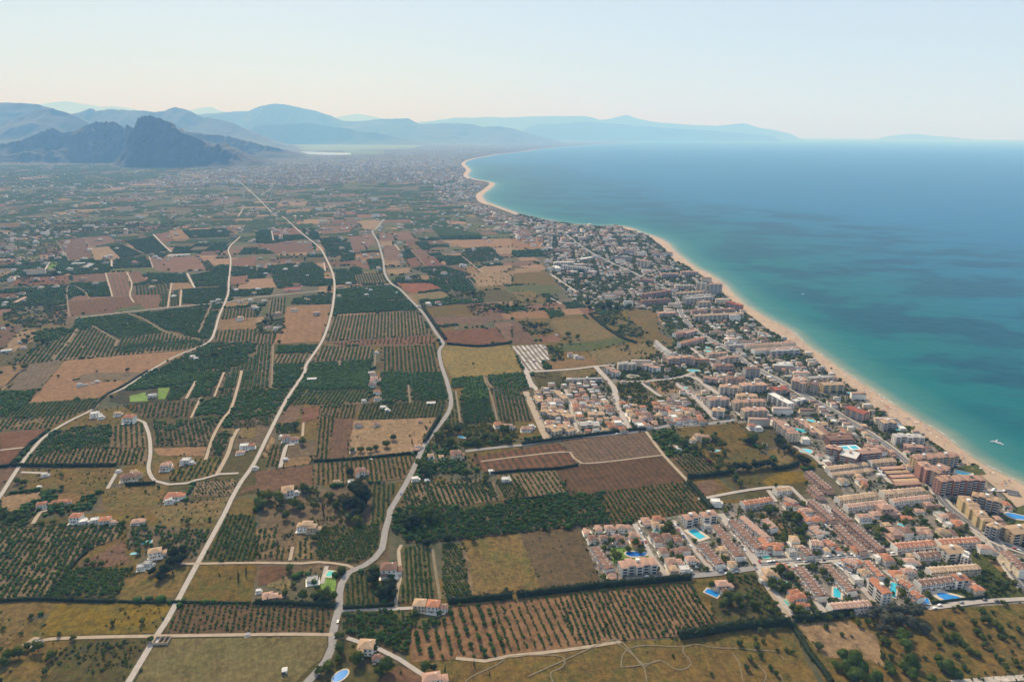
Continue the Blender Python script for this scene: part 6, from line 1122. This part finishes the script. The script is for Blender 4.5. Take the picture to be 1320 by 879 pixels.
# ---------------------------------------------------------------- the other houses of the town, on the streets' own directions
def axis_at(p):
    i = int(np.argmin(np.hypot(CL[:, 0]-p[0], CL[:, 1]-p[1]))); return tg[i]
cand = []
for gi, g in enumerate(LANDMASK_TOWN):
    lo, hi = g.min(0), g.max(0); base_u = G1(1060, 660)-G1(1010, 610) if gi else G1(1150, 610)-G1(1100, 560); base_u = base_u/np.linalg.norm(base_u)
    if gi == 0:
        xs = np.arange(-6000, 6000, 1.0)
    n_ = np.array([-base_u[1], base_u[0]]); c0 = g.mean(0); U = (g-c0)@base_u; Vv = (g-c0)@n_
    for a in np.arange(U.min(), U.max(), 12.5 if gi in (1, 2) else 14.5):
        for b in np.arange(Vv.min(), Vv.max(), 12.0 if gi in (1, 2) else 12.5):
            if int(b/12.5) % 5 == 4: continue         # a street between the plots
            p = c0+base_u*(a+random.uniform(-2.5, 2.5))+n_*(b+random.uniform(-2, 2)); cand.append((p[0], p[1], math.atan2(base_u[1], base_u[0]), gi))
cand = np.array(cand); okc = np.zeros(len(cand), bool)
for gi, g in enumerate(LANDMASK_TOWN): m_ = (cand[:, 3] == gi); okc |= m_ & inpoly(cand[:, :2], g)
BEACHP = np.array([tuple(p) for p in inner]+outer[::-1])
okc &= offroad(cand[:, :2]) & ~lookup(BUILTG, cand[:, :2]) & ~insea(cand[:, :2]) & ~insea(cand[:, :2]+np.array([25, 0])) & ~inpoly(cand[:, :2], BEACHP) & clear(cand[:, :2], FG)
cand = cand[okc]; dc = np.hypot(cand[:, 0], cand[:, 1]); cand = cand[np.argsort(dc)]
nv = sum(1 for o, *_ in bitems if o.name.startswith('villa')); HS = []; nblk = 0
POOLG = newgrid()
for (x, y, rz, gi) in cand:
    if lookup(BUILTG, [(x, y)])[0]: continue
    px, py = proj(x, y, 2)
    if not (-10 < px < 1330 and py < 885): continue
    q = fbm(np.array([x/60.]), np.array([y/60.]), 17, 3)[0]
    if gi not in (1, 2) and ((q < .46 and random.random() < .75) or random.random() < .27): continue      # gardens and gaps
    big = gi == 0 and py < 560 and random.random() < .07
    if nv < 298 and not big:
        kit = random.choice(KITS); villa('villa', x, y, rz+random.choice((0, math.pi/2)), kit, random.uniform(.78, 1.0), False); nv += 1
    else:
        L, Dp = (random.uniform(16, 36), 11) if big else (random.uniform(7.5, 12), random.uniform(6.5, 9)); hh = random.choice((6.2, 9.0, 9.0, 12)) if big else random.choice((3.2, 3.2, 5.8))
        r2 = rz+(math.pi/2 if random.random() < .75 or big else 0); HS.append((x, y, L, Dp, hh, r2, random.random(), big and random.random() < .5))
        stamp_rect(np.array([x, y]), np.array([math.cos(r2), math.sin(r2)]), L, Dp, 1.0); 
# farther villages and single houses on the plain
def add_scatter(poly, n, bigp=.1):
    lo, hi = poly.min(0), poly.max(0); P_ = rng.uniform(lo, hi, (n*3, 2)); P_ = P_[inpoly(P_, poly)][:n]; P_ = P_[~insea(P_) & ~insea(P_+[60, 0])]
    for x, y in P_:
        b_ = random.random() < bigp; HS.append((x, y, random.uniform(25, 50) if b_ else random.uniform(10, 20), random.uniform(10, 14), random.uniform(9, 18) if b_ else random.uniform(3.5, 7), R(13)+random.choice((0, math.pi/2))+random.uniform(-.15, .15), random.random(), b_))
add_scatter(MTOWN, 2600, .22)
add_scatter(G([(440,206),(560,206),(600,206),(604,216),(590,214),(520,220),(440,222)]), 500, .3)
add_scatter(G([(560,222),(600,224),(608,236),(620,245),(612,262),(640,275),(600,275),(560,255)]), 420, .2)
add_scatter(G([(600,262),(650,270),(700,290),(760,292),(800,296),(720,330),(640,300)]), 300, .1)
add_scatter(G([(0,225),(200,232),(430,242),(600,250),(640,300),(420,300),(200,300),(0,320)]), 900, .06)
add_scatter(G([(0,205),(350,205),(600,190),(600,205),(300,225),(0,230)]), 900, .15)
add_scatter(G([(520,190),(640,184),(660,190),(600,205),(500,205)]), 500, .2)
add_scatter(G([(0,300),(90,300),(95,370),(0,400)]), 110, .02); add_scatter(G([(90,300),(640,290),(660,400),(560,400),(300,420),(90,360)]), 130, .02)
kH = []
for hsp in HS:
    if hsp[1] > G1(0, 420)[1] or 1:
        if not lookup(ROADG, [(hsp[0], hsp[1])])[0]: kH.append(hsp)
HS = kH
def tintmat(name, stops, rough=.9):
    t = NT(name); a = t.n('ShaderNodeAttribute', attribute_name='tint'); r = t.n('ShaderNodeValToRGB'); t.l(a.outputs['Fac'], r.inputs[0]); cr = r.color_ramp; cr.interpolation = 'CONSTANT'
    cr.elements[0].color = (*stops[0], 1); cr.elements[1].position = 1/len(stops); cr.elements[1].color = (*stops[1], 1)
    for i, s in enumerate(stops[2:]): e = cr.elements.new((i+2)/len(stops)); e.color = (*s, 1)
    t.l(t.mix(t.noise(t.pos(), .5, 3, .6, .3, .7), r.outputs[0], tuple(v for v in stops[0])) if 0 else r.outputs[0], t.p.inputs['Base Color']); t.p.inputs['Roughness'].default_value = rough; return t.m
WT = tintmat('town_walls', [WALLC['w'], WALLC['c'], WALLC['w'], WALLC['p'], WALLC['g'], WALLC['w'], WALLC['c'], WALLC['b']]); RT = tintmat('town_roofs', [ROOFC['k'], (.47,.36,.30), ROOFC['b'], ROOFC['n'], ROOFC['w'], (.42,.27,.21), (.44,.40,.37), (.27,.17,.13), ROOFC['w'], ROOFC['t']])
def town_mesh(name, items):
    N = len(items); a = np.array([h[:7] for h in items], float); fl = np.array([h[7] for h in items])
    X, Y, L, Dp, H, rz, tn = a.T; c, s = np.cos(rz), np.sin(rz)
    def corners(k, z, e=0):
        lx, ly = L/2+e, Dp/2+e; P_ = [(-lx, -ly), (lx, -ly), (lx, ly), (-lx, ly)][k]; return np.stack([X+P_[0]*c-P_[1]*s, Y+P_[0]*s+P_[1]*c, z], 1)
    V = [corners(k, np.full(N, -.2)) for k in range(4)]+[corners(k, H) for k in range(4)]+[corners(k, H+.01, .35) for k in range(4)]
    rise = np.where(fl, .15, Dp*.19); sx = L*.5-np.minimum(L, Dp)*.42
    for sg in (-1, 1): V.append(np.stack([X+sg*sx*c, Y+sg*sx*s, H+.01+rise], 1))
    V = np.stack(V, 1).reshape(-1, 3); b = (np.arange(N)*14)[:, None]
    q = [(0,1,5,4),(1,2,6,5),(2,3,7,6),(3,0,4,7),(8,9,13,12),(10,11,12,13),(11,10,9,8)]; tr = [(9,10,13),(11,8,12)]
    Q = np.concatenate([b+np.array(f) for f in q]); T_ = np.concatenate([b+np.array(f) for f in tr])
    mi = [0]*(4*N)+[1]*(3*N)+[1]*(2*N)
    return props(obj(name, mesh_np(name, V, [Q, T_], [WT, RT], midx=mi, tint=np.repeat(tn, 14))), kind='stuff')
town_mesh('town_houses', [h for h in HS if math.hypot(h[0], h[1]) < 4200]); town_mesh('distant_town_houses', [h for h in HS if math.hypot(h[0], h[1]) >= 4200])
label_set(bitems)
# ================================================================ pools, sheds, hedges, cars, boats, beach
t = NT('pool_water'); t.p.inputs['Base Color'].default_value = (.035,.40,.50,1); t.p.inputs['Roughness'].default_value = .08; PWT = {'t': t.m}
for k, c in (('b', (.015,.20,.52)), ('g', (.05,.42,.36)), ('l', (.10,.50,.62)), ('d', (.01,.12,.40))):
    m = t.m.copy(); m.name = 'pool_water'; m.node_tree.nodes['Principled BSDF'].inputs['Base Color'].default_value = (*c, 1); PWT[k] = m
DECK = flat('pool_paving', (.50,.42,.33)); GRASSP = flat('lawn_blades', (.085,.13,.03), var=.3)
def pshape(kind, L, Wd, n=22):
    if kind == 'r': return [(-L/2, -Wd/2), (L/2, -Wd/2), (L/2, Wd/2), (-L/2, Wd/2)]
    out = []
    for i in range(n):
        a = 2*math.pi*i/n; r = 1+(.16*math.cos(2*a+1)+.1*math.cos(3*a) if kind == 'k' else 0); out.append((L/2*r*math.cos(a), Wd/2*r*math.sin(a)))
    return out
for ti, x, y, L, Wd, dg, shp, colr, mg, words in POOLS:
    px, py = tp(ti, f'{x},{y}')[0]; g = G1(px, py)
    if not inframe(*g, 0): continue
    o = empty('swimming_pool', (g[0], g[1], 0), R(dg))
    sc_ = pshape(shp, L, Wd); dk = [(a*(1+2*mg/L), b*(1+2*mg/Wd)) for a, b in sc_]
    m = MB(); n = len(sc_)      # coping ring round the water
    m.add([(a, b, .66) for a, b in dk]+[(a, b, .66) for a, b in sc_]+[(a, b, .2) for a, b in dk], [(i, (i+1) % n, n+(i+1) % n, n+i) for i in range(n)]+[(2*n+i, 2*n+(i+1) % n, (i+1) % n, i) for i in range(n)]); obj('coping', m.mesh('coping', DECK), o)
    m = MB(); m.add([(a, b, .60) for a, b in sc_], [tuple(range(n))]); obj('water', m.mesh('water', PWT[colr]), o)
    props(o, words, 'swimming pool', 'swimming pools'); stamp_rect(g, np.array([math.cos(R(dg)), math.sin(R(dg))]), L+2*mg, Wd+2*mg, 2)
# the pool deck on the hotel roof
g = G1(*tp('M', '155,75')[0], 12.6); o = empty('rooftop_pool', (g[0], g[1], 12.55), .12); m = MB(); m.box(-13, 13, -7, 7, 0, .5); obj('deck', m.mesh('deck', WHITE), o)
for sx in (-6, 6): m = MB(); m.box(sx-4.5, sx+4.5, -4.5, 4.5, .501, .56); obj('water', m.mesh('water', PWT['t']), o)
props(o, 'pair of turquoise pools with white surround on the roof of the red hotel', 'swimming pool')
# ---- sheds, greenhouses, court
def shed(ti, pp, dp, h, rc, wc, name, words, cat):
    a, b = G(tp(ti, pp), h); c = (a+b)/2; L = float(np.linalg.norm(b-a)); u = (b-a)/L; o = empty(name, (c[0], c[1], 0), math.atan2(u[1], u[0]))
    m = MB(); m.box(-L/2, L/2, -dp/2, dp/2, -.2, h); obj('walls', m.mesh('walls', MW[wc]), o); m = MB(); m.gable(-L/2-.3, L/2+.3, -dp/2-.3, dp/2+.3, h+.01, dp*.08); obj('roof', m.mesh('roof', rc), o)
    m = MB(); m.box(-1.6, 1.6, -.05, .05, 0, h*.75, 0, True); obj('door', m.mesh('door', DARKV), o, (-L*.2, -dp/2-.06, 0)); props(o, words, cat); stamp_rect(c, u, L, dp, 2)
for i, (pp, w_) in enumerate([('332,192 462,184', 'rearmost'), ('358,215 488,208', 'second from the back'), ('385,238 515,232', 'third from the back'), ('402,262 540,255', 'fourth from the back'), ('408,282 552,272', 'frontmost')]):
    shed('M', pp, 6.5, 3.2, MR['n'] if i % 2 else MR['k'], 'r', 'garage_row', f'{w_} of the long low pink-tan sheds beside the coast road', 'garage')
shed('A', '5,688 62,682', 10, 3.5, SHED, 'g', 'greenhouse', 'long pale teal greenhouse at the far left edge', 'greenhouse'); shed('A', '865,198 980,190', 11, 4, MR['w'], 'w', 'warehouse', 'long pale warehouse at a field edge in the left distance', 'warehouse')
shed('E', '880,156 925,154', 6, 3, MR['w'], 'w', 'farm_shed', 'low white shed at the orchard edge beside the main road', 'shed'); shed('E', '265,32 312,30', 7, 3.5, MR['w'], 'w', 'farm_shed', 'white shed in the green orchards right of the second lane', 'shed')
shed('H', '135,812 160,808', 4, 3, MR['w'], 'w', 'farm_shed', 'bright white canopy left of the tan farmhouse', 'shed'); shed('T', '650,600 760,690', .1+6, 2.5, MR['g'], 'g', 'carport', 'grey carport beside the lower right pool court', 'carport') if 0 else None
shed('A', '370,238 440,235', 12, 4, MR['w'], 'w', 'warehouse', 'pale warehouse beside the small lawn in the left distance', 'warehouse'); shed('A', '440,258 475,240', 12, 4, MR['g'], 'w', 'warehouse', 'grey-roofed warehouse in the left distance', 'warehouse')
shed('B', '145,372 228,366', 16, 3.2, MR['r'], 'w', 'farm_shed', 'broad red-roofed shed above the two-lane crossing', 'shed'); shed('A', '75,440 130,412', 9, 3.5, MR['k'], 'c', 'farm_shed', 'long tan shed beside the dark estate', 'shed')
# roofless brick shed at the track crossing: four walls and two cross walls
g = G1(209, 827); o = empty('ruined_shed', (g[0], g[1], 0), .06); m = MB()
for x0, x1, y0, y1 in ((-6, 6, -4, -3.7), (-6, 6, 3.7, 4), (-6, -5.7, -3.69, 3.69), (5.7, 6, -3.69, 3.69), (-2, -1.7, -3.69, 3.69), (2, 2.3, -3.69, 3.69)): m.box(x0, x1, y0, y1, -.2, 2.6)
obj('walls', m.mesh('walls', MW['b']), o); m = MB(); m.box(-5.69, -2.01, -3.69, 3.69, .75, .8); obj('slab', m.mesh('slab', MW['g']), o); props(o, 'roofless brick shed with cross walls at the track crossing', 'ruin')
# ---- clipped hedges: long lumpy green walls
def hedge(ti, pp, w, h, words, mat=LF_CYP, name='hedge'):
    p = smooth_line(G(tp(ti, pp)), 2.2); d = np.gradient(p, axis=0); d /= np.linalg.norm(d, axis=1)[:, None]; nn = np.stack([-d[:, 1], d[:, 0]], 1); K = 7
    prof = [(-.5, 0), (-.56, .5), (-.42, .92), (0, 1.05), (.42, .92), (.56, .5), (.5, 0)]; V = []
    q = np.random.default_rng(len(words)+int(abs(p[0][0])))
    for i in range(len(p)):
        for a, b in prof: V.append((*(p[i]+nn[i]*(a*w*q.uniform(.8, 1.2))), b*h*q.uniform(.82, 1.15)))
    V = np.array(V); n = len(p); idx = np.arange(n*K).reshape(n, K); F = np.stack([idx[:-1, :-1], idx[1:, :-1], idx[1:, 1:], idx[:-1, 1:]], -1).reshape(-1, 4)
    # leaf sprays breaking the outline
    N = n*9; ii = q.integers(0, n, N); kk = q.integers(1, K-1, N); c = V[ii*K+kk]; s = h*.22; T = (c[:, None]+q.normal(0, s, (N, 3, 3))*[1, 1, .8]).reshape(-1, 3); T[:, 2] = np.maximum(T[:, 2], .05)
    F2 = (np.arange(N*3).reshape(N, 3))+len(V); me = mesh_np(name, np.concatenate([V, T]), [F, F2], [mat], tint=np.full(len(V)+len(T), .1))
    props(obj(name, me), words, 'hedge', 'clipped hedges')
HEDGES = [('I','310,468 470,455 640,438',4,5,'dark clipped hedge above the red-soil orchard, left of the gate gap'),('I','665,435 900,408 1100,385 1320,365 1560,342',4.5,5,'long dark clipped hedge above the vineyard rows, right of the gate gap'),('J','378,645 500,630 600,608 780,590 950,578',6,6.5,'tall dark hedge closing the lower end of the vineyard rows'),
 ('J','960,575 1000,640 1050,725 1110,800 1165,880',4,3.5,'low hedge running down to the bottom edge right of the footpaths'),('D','60,482 300,484 600,482',3,4,'straight dark hedge below the left orchards'),('D','255,298 150,380 60,475 0,490',3,3.5,'curved hedge along the lane on the left'),('B','856,458 908,536 952,596 978,632',5,4.5,'dark hedge along the right side of the main road'),
 ('B','985,655 1150,668 1310,652',3,4,'dark hedge at the back of the golden meadow'),('E','945,235 900,310 868,362',4,4.5,'dark hedge between the tan paddock and the main road'),('E','300,462 500,450 830,418',3,3.5,'dark hedge between the tan paddock and the orchard below'),('F','290,372 500,345 850,303 930,298',3,4,'dark hedge along the straight walled street'),
 ('F','1148,565 1210,635 1268,705',5,4,'dark hedge at the right side of the ploughed fields'),('L','205,600 330,590 440,572',3,5,'dark hedge below the estate garden'),('L','690,552 760,545 830,520',3.5,5,'dark hedge behind the olive-green paddock'),('H','450,498 580,492 712,482',3,3.5,'dark hedge left of the long low farmhouse'),
 ('G','0,462 210,450 430,460 600,462',3,3,'dark hedge between the left orchard and the dry meadow'),('G','610,462 760,466 900,465 1290,472',2.5,2,'low dark hedge above the grid orchard'),('H','0,470 200,478 410,488',3,4,'dark hedge behind the grid orchard, right half'),('D','650,582 720,580 800,574',3,4,'dark hedge in front of the grey farm building'),('C','255,295 330,300 410,285',9,5,'dark tree belt in front of the white apartment blocks'),
 ('F','100,525 300,508 470,498 580,480',2.5,3,'dark hedge along the lower edge of the vineyard'),('D','240,440 640,60 700,25',3,2.5,'low dark hedge beside the curving lane') if 0 else ('D','480,190 540,125 640,70 760,-5',3,3,'low dark hedge beside the peach-coloured field'),('N','130,560 300,545 430,520',5,5,'ragged dark hedge below the lowest terraces'),('N','840,470 980,455 1120,440',2,2,'low dark hedge along the wall of the lower right pool court'),
 ('F','200,670 440,640',2,3,'short hedge under the orchard rows'),('G','450,205 400,250 240,440',2.5,2.5,'thin dark hedge along the left orchards'),('H','1270,462 1290,400',3,3,'short dark hedge by the meadow wall'),('C','400,500 470,560 560,620 640,650',5,4,'bushy dark hedge across the green strip'),('R','290,405 560,400',9,6,'tall dark tree belt below the white apartment blocks')]
for hd in HEDGES: hedge(*hd)
# ---- garden greenery of the town, one mass
gg = []
for gi, g in enumerate(LANDMASK_TOWN):
    A_ = .5*abs(sum(g[i-1][0]*g[i][1]-g[i][0]*g[i-1][1] for i in range(len(g)))); n = int(A_*.060); lo, hi = g.min(0), g.max(0); P_ = rng.uniform(lo, hi, (n*(14 if gi == 0 else 4), 2)); P_ = P_[inpoly(P_, g)][:n]
    den = fbm(P_[:, 0]/45, P_[:, 1]/45, 21, 3); P_ = P_[den+rng.normal(0, .08, len(P_)) > .36]; gg.append(P_)
gg = np.concatenate(gg); gg = gg[offroad(gg) & ~lookup(TIGHT, gg) & ~insea(gg) & ~inpoly(gg, BEACHP)]
gg = np.column_stack([gg, rng.gamma(4.0, .48, len(gg)).clip(.8, 4.0), rng.uniform(0, .8, len(gg))])
bt = []
for gi, g in enumerate(LANDMASK_TOWN):      # taller pines and palms between the blocks
    A_ = .5*abs(sum(g[i-1][0]*g[i][1]-g[i][0]*g[i-1][1] for i in range(len(g)))); n = int(A_*.0035); lo, hi = g.min(0), g.max(0); P_ = rng.uniform(lo, hi, (n*(14 if gi == 0 else 4), 2)); bt.append(P_[inpoly(P_, g)][:n])
bt = np.concatenate(bt); bt = bt[offroad(bt) & ~lookup(TIGHT, bt) & ~insea(bt) & ~inpoly(bt, BEACHP)]; gg = np.concatenate([gg, np.column_stack([bt, rng.uniform(2.8, 5.2, len(bt)), rng.uniform(0, .6, len(bt))])])
extra = []
for (x, y, *_r2) in [h for h in HS if h[1] < 9000]:      # trees beside the far houses
    for _ in range(2 if y > 4000 else 1): extra.append((x+random.uniform(-16, 16), y+random.uniform(-16, 16), random.uniform(2.5, 5) if y > 3000 else random.uniform(1.5, 3.2), random.uniform(0, .7)))
extra = np.array(extra); extra = extra[~insea(extra[:, :2]) & offroad(extra[:, :2])]
dg_ = np.hypot(gg[:, 0], gg[:, 1]); crowd('garden_shrubs', gg[dg_ < 1300], MIDT, LF_GAR); crowd('garden_shrubs', gg[dg_ >= 1300], LOWT, LF_GAR)
crowd('distant_trees', extra, LOWT, LF_GAR)
ds_ = np.hypot(SC[:, 0], SC[:, 1]); ok_ = ~lookup(BUILTG, SC[:, :2]); crowd('scrub', SC[(ds_ < 1200) & ok_], MIDT, LF_GAR); crowd('scrub', SC[(ds_ >= 1200) & ok_], LOWT, LF_GAR)
# ---- cars
def car_kit(c):
    paint = NT('car_paint').m; p = paint.node_tree.nodes['Principled BSDF']; p.inputs['Base Color'].default_value = (*c, 1); p.inputs['Roughness'].default_value = .3
    prof = [(-2.1,.35),(-2.15,.8),(-1.9,.95),(-1.2,1.0),(-.7,1.42),(.7,1.45),(1.3,1.0),(2.0,.9),(2.15,.6),(2.1,.35)]
    m = MB(); n = len(prof); m.add([(x, -.85, z) for x, z in prof]+[(x, .85, z) for x, z in prof], [(i, (i+1) % n, n+(i+1) % n, n+i) for i in range(n)]+[tuple(range(n))[::-1], tuple(range(n, 2*n))]); body = m.mesh('body', paint)
    m = MB(); m.add([(-1.1,-.87,1.02),(1.15,-.87,1.02),(.62,-.87,1.38),(-.66,-.87,1.36),(-1.1,.87,1.02),(1.15,.87,1.02),(.62,.87,1.38),(-.66,.87,1.36)], [(0,1,2,3),(7,6,5,4),(1,5,6,2),(4,0,3,7)]); gl = m.mesh('glass', GLASS); return body, gl
TYRE = flat('tyre', (.03,.03,.03)); m = MB(); k8 = [(math.cos(a)*.33, math.sin(a)*.33) for a in [i*math.pi/5 for i in range(10)]]
m.add([(x, -.1, z) for x, z in k8]+[(x, .1, z) for x, z in k8], [(i, (i+1) % 10, 10+(i+1) % 10, 10+i) for i in range(10)]+[tuple(range(10))[::-1], tuple(range(10, 20))]); WHEEL = m.mesh('wheel', TYRE)
CK = [('white', car_kit((.72,.72,.72))), ('dark', car_kit((.03,.03,.035))), ('grey', car_kit((.25,.26,.27))), ('red', car_kit((.35,.03,.03))), ('blue', car_kit((.04,.10,.28)))]
carn = []
def car(x, y, rz, z, where, park):
    cn, (bd, gl) = random.choices(CK, (6, 3, 3, 1, 1))[0]; o = empty('parked_car' if park else 'car', (x, y, z), rz); obj('body', bd, o); obj('glass', gl, o)
    for sx in (-1.35, 1.35):
        for sy in (-.82, .82): obj('wheel', WHEEL, o, (sx, sy, .33))
    props(o, f'{cn} car {"parked along" if park else "driving on"} {where}', 'car', f'{cn} cars {"parked along" if park else "on"} {where}')
def cars_on(idx, n, where, park=True, lo=.05, hi=.95, off=None):
    kd, w, g, z = ROADS[idx]; 
    for i in range(n):
        s = random.uniform(lo, hi)*(len(g)-2); k = int(s); p = g[k]+(g[k+1]-g[k])*(s-k); d = g[k+1]-g[k]; L = np.linalg.norm(d)
        if L < 1e-3: continue
        d = d/L; nn = np.array([-d[1], d[0]]); sd_ = random.choice((-1, 1)); p = p+nn*sd_*((w/2-1.1) if park else w*.22)
        if inframe(*p, -4) and math.hypot(*p) < 1500: car(p[0], p[1], math.atan2(d[1], d[0])+(math.pi if sd_ > 0 else 0), z+.01, where, park)
def road_near(px, py):
    g0 = G1(px, py); return min(range(len(ROADS)), key=lambda i: np.hypot(ROADS[i][2][:, 0]-g0[0], ROADS[i][2][:, 1]-g0[1]).min())
for px, py, n, where, pk_ in [(950,702,16,'the wide tan street between the terraces',True),(835,705,10,'the street left of the deep blue pool',True),(895,710,12,'the street below the rectangular pool',True),(1025,722,14,'the dark cross street',True),(1190,700,10,'the dark cross street beside the coast terraces',True),(1075,690,12,'the long straight street',True),(1100,690,12,'the narrow street between brown terraces',True),
  (1040,760,8,'the lane left of the lowest terrace',True),(1110,760,8,'the lane right of the pool garden',True),(1160,755,5,'the lane beside the narrow pool',True),(1290,773,5,'the lane at the lower right',True),(1150,615,12,'the main coast road',False),(1010,500,9,'the main coast road in the middle distance',False),(1290,700,5,'the coast road branch at the right edge',False),(870,745,8,'the street under the long hedge',True),
  (790,520,10,'the wide tan street of the villa quarter',True),(700,530,6,'the left street of the villa quarter',True),(455,740,2,'the pale main road near the bottom',False),(575,520,4,'the pale main road in the middle',False),(930,540,5,'the street by the pale blocks',True),(760,557,5,'the straight walled street',False),(1280,632,5,'the beach access lane',True)]:
    cars_on(road_near(px, py), n, where, pk_)
car(*G1(436, 802), R(85), .6, 'the left side of the road in the bottom centre', True)
# ---- boats at anchor
hullm = flat('white_gelcoat', (.75,.76,.76), .3, .5, .04); m_dark = flat('boat_canopy', (.10,.12,.16))
def boat(px, py, L, rz, words, z=.40):
    g = G1(px, py); o = empty('motor_boat', (g[0], g[1], z), rz); Wd = L*.32
    st_ = [(-.5, .42, .45), (-.2, .5, .45), (.15, .46, .5), (.38, .26, .6), (.5, .02, .72)]; m = MB(); V = []
    for x, w, h in st_: V += [(x*L, -w*Wd, h*.17*L*.9), (x*L*.96, -w*Wd*.55, -.25), (x*L*.96, w*Wd*.55, -.25), (x*L, w*Wd, h*.17*L*.9)]
    F = [(i*4+a, i*4+a+1, i*4+a+5, i*4+a+4) for i in range(4) for a in range(3)]+[(i*4+3, i*4, i*4+4, i*4+7) for i in range(4)]+[(0, 3, 2, 1)]; m.add(V, F); obj('hull', m.mesh('hull', hullm), o)
    m = MB(); m.prism([(-.1*L, -.26*Wd), (.2*L, -.2*Wd), (.2*L, .2*Wd), (-.1*L, .26*Wd)], .075*L, .075*L+1.1); cb_ = obj('cabin', m.mesh('cabin', hullm), o)
    m = MB(); m.prism([(.201*L, -.17*Wd), (.235*L, -.12*Wd), (.235*L, .12*Wd), (.201*L, .17*Wd)], .08*L, .075*L+.7); obj('windscreen', m.mesh('windscreen', GLASS), o)
    m = MB(); m.box(-.3*L, -.05*L, -.28*Wd, .28*Wd, .075*L+1.7, .075*L+1.8, 0, True); obj('canopy', m.mesh('canopy', m_dark), o); props(o, words, 'motor boat', 'boats at anchor off the beach')
boat(1280.5, 570, 9, R(172), 'left one of the white motor boats anchored off the beach'); boat(1288, 572, 11, R(-58), 'right and largest of the white motor boats anchored off the beach'); boat(1284.5, 568.3, 6.5, R(35), 'small white boat behind the two larger ones off the beach'); boat(1035, 379.5, 7, R(20), 'lone white boat on the open water in the middle distance')
# ---- the beach bar, its shelters and parasols
g = G1(*tp('M', '1075,335')[0]); o = empty('beach_bar', (g[0], g[1], 0), R(-25)); m = MB(); m.box(-5, 5, -2.5, 2.5, 0, 2.6); obj('walls', m.mesh('walls', MW['w']), o); m = MB(); m.box(-6.5, 6.5, -4, 4, 2.61, 2.8, 0, True); obj('roof', m.mesh('roof', DARKV), o)
for sx in (-6, 6):
    for sy in (-3.6, 3.6): m = MB(); m.box(sx-.08, sx+.08, sy-.08, sy+.08, 0, 2.6); obj('post', m.mesh('post', WOOD), o)
props(o, 'beach bar with a dark flat roof on the sand', 'beach bar')
cols = {'white': (.7,.68,.64), 'blue': (.06,.16,.40), 'tan': (.42,.33,.2), 'dark': (.06,.06,.07), 'red': (.4,.06,.05)}; PAR = {}
for k, c in cols.items():
    mt = flat('parasol_'+k, c); m = MB(); n = 8; m.add([(math.cos(i*math.pi/4)*1.25, math.sin(i*math.pi/4)*1.25, 1.95) for i in range(n)]+[(0, 0, 2.45)], [(i, (i+1) % n, n) for i in range(n)]); cn = m.mesh('canopy', mt); m = MB(); m.box(-.03, .03, -.03, .03, 0, 2.1); PAR[k] = (cn, m.mesh('pole', WOOD))
BL = [i for i in range(len(CL)) if 330 < CL[i][1] < 1500]
for i in range(260):
    k = random.choice(BL); p = CL[k]-nsea[k]*random.uniform(7, 30)*random.choice((1, 1, .6))
    if not inframe(*p, -3): continue
    c = random.choice(list(cols)); o = empty('parasol', (p[0], p[1], .1), random.random()); obj('canopy', PAR[c][0], o); obj('pole', PAR[c][1], o)
    props(o, f'{c} beach parasol standing on the sand near the water', 'parasol', f'{c} parasols along the beach')
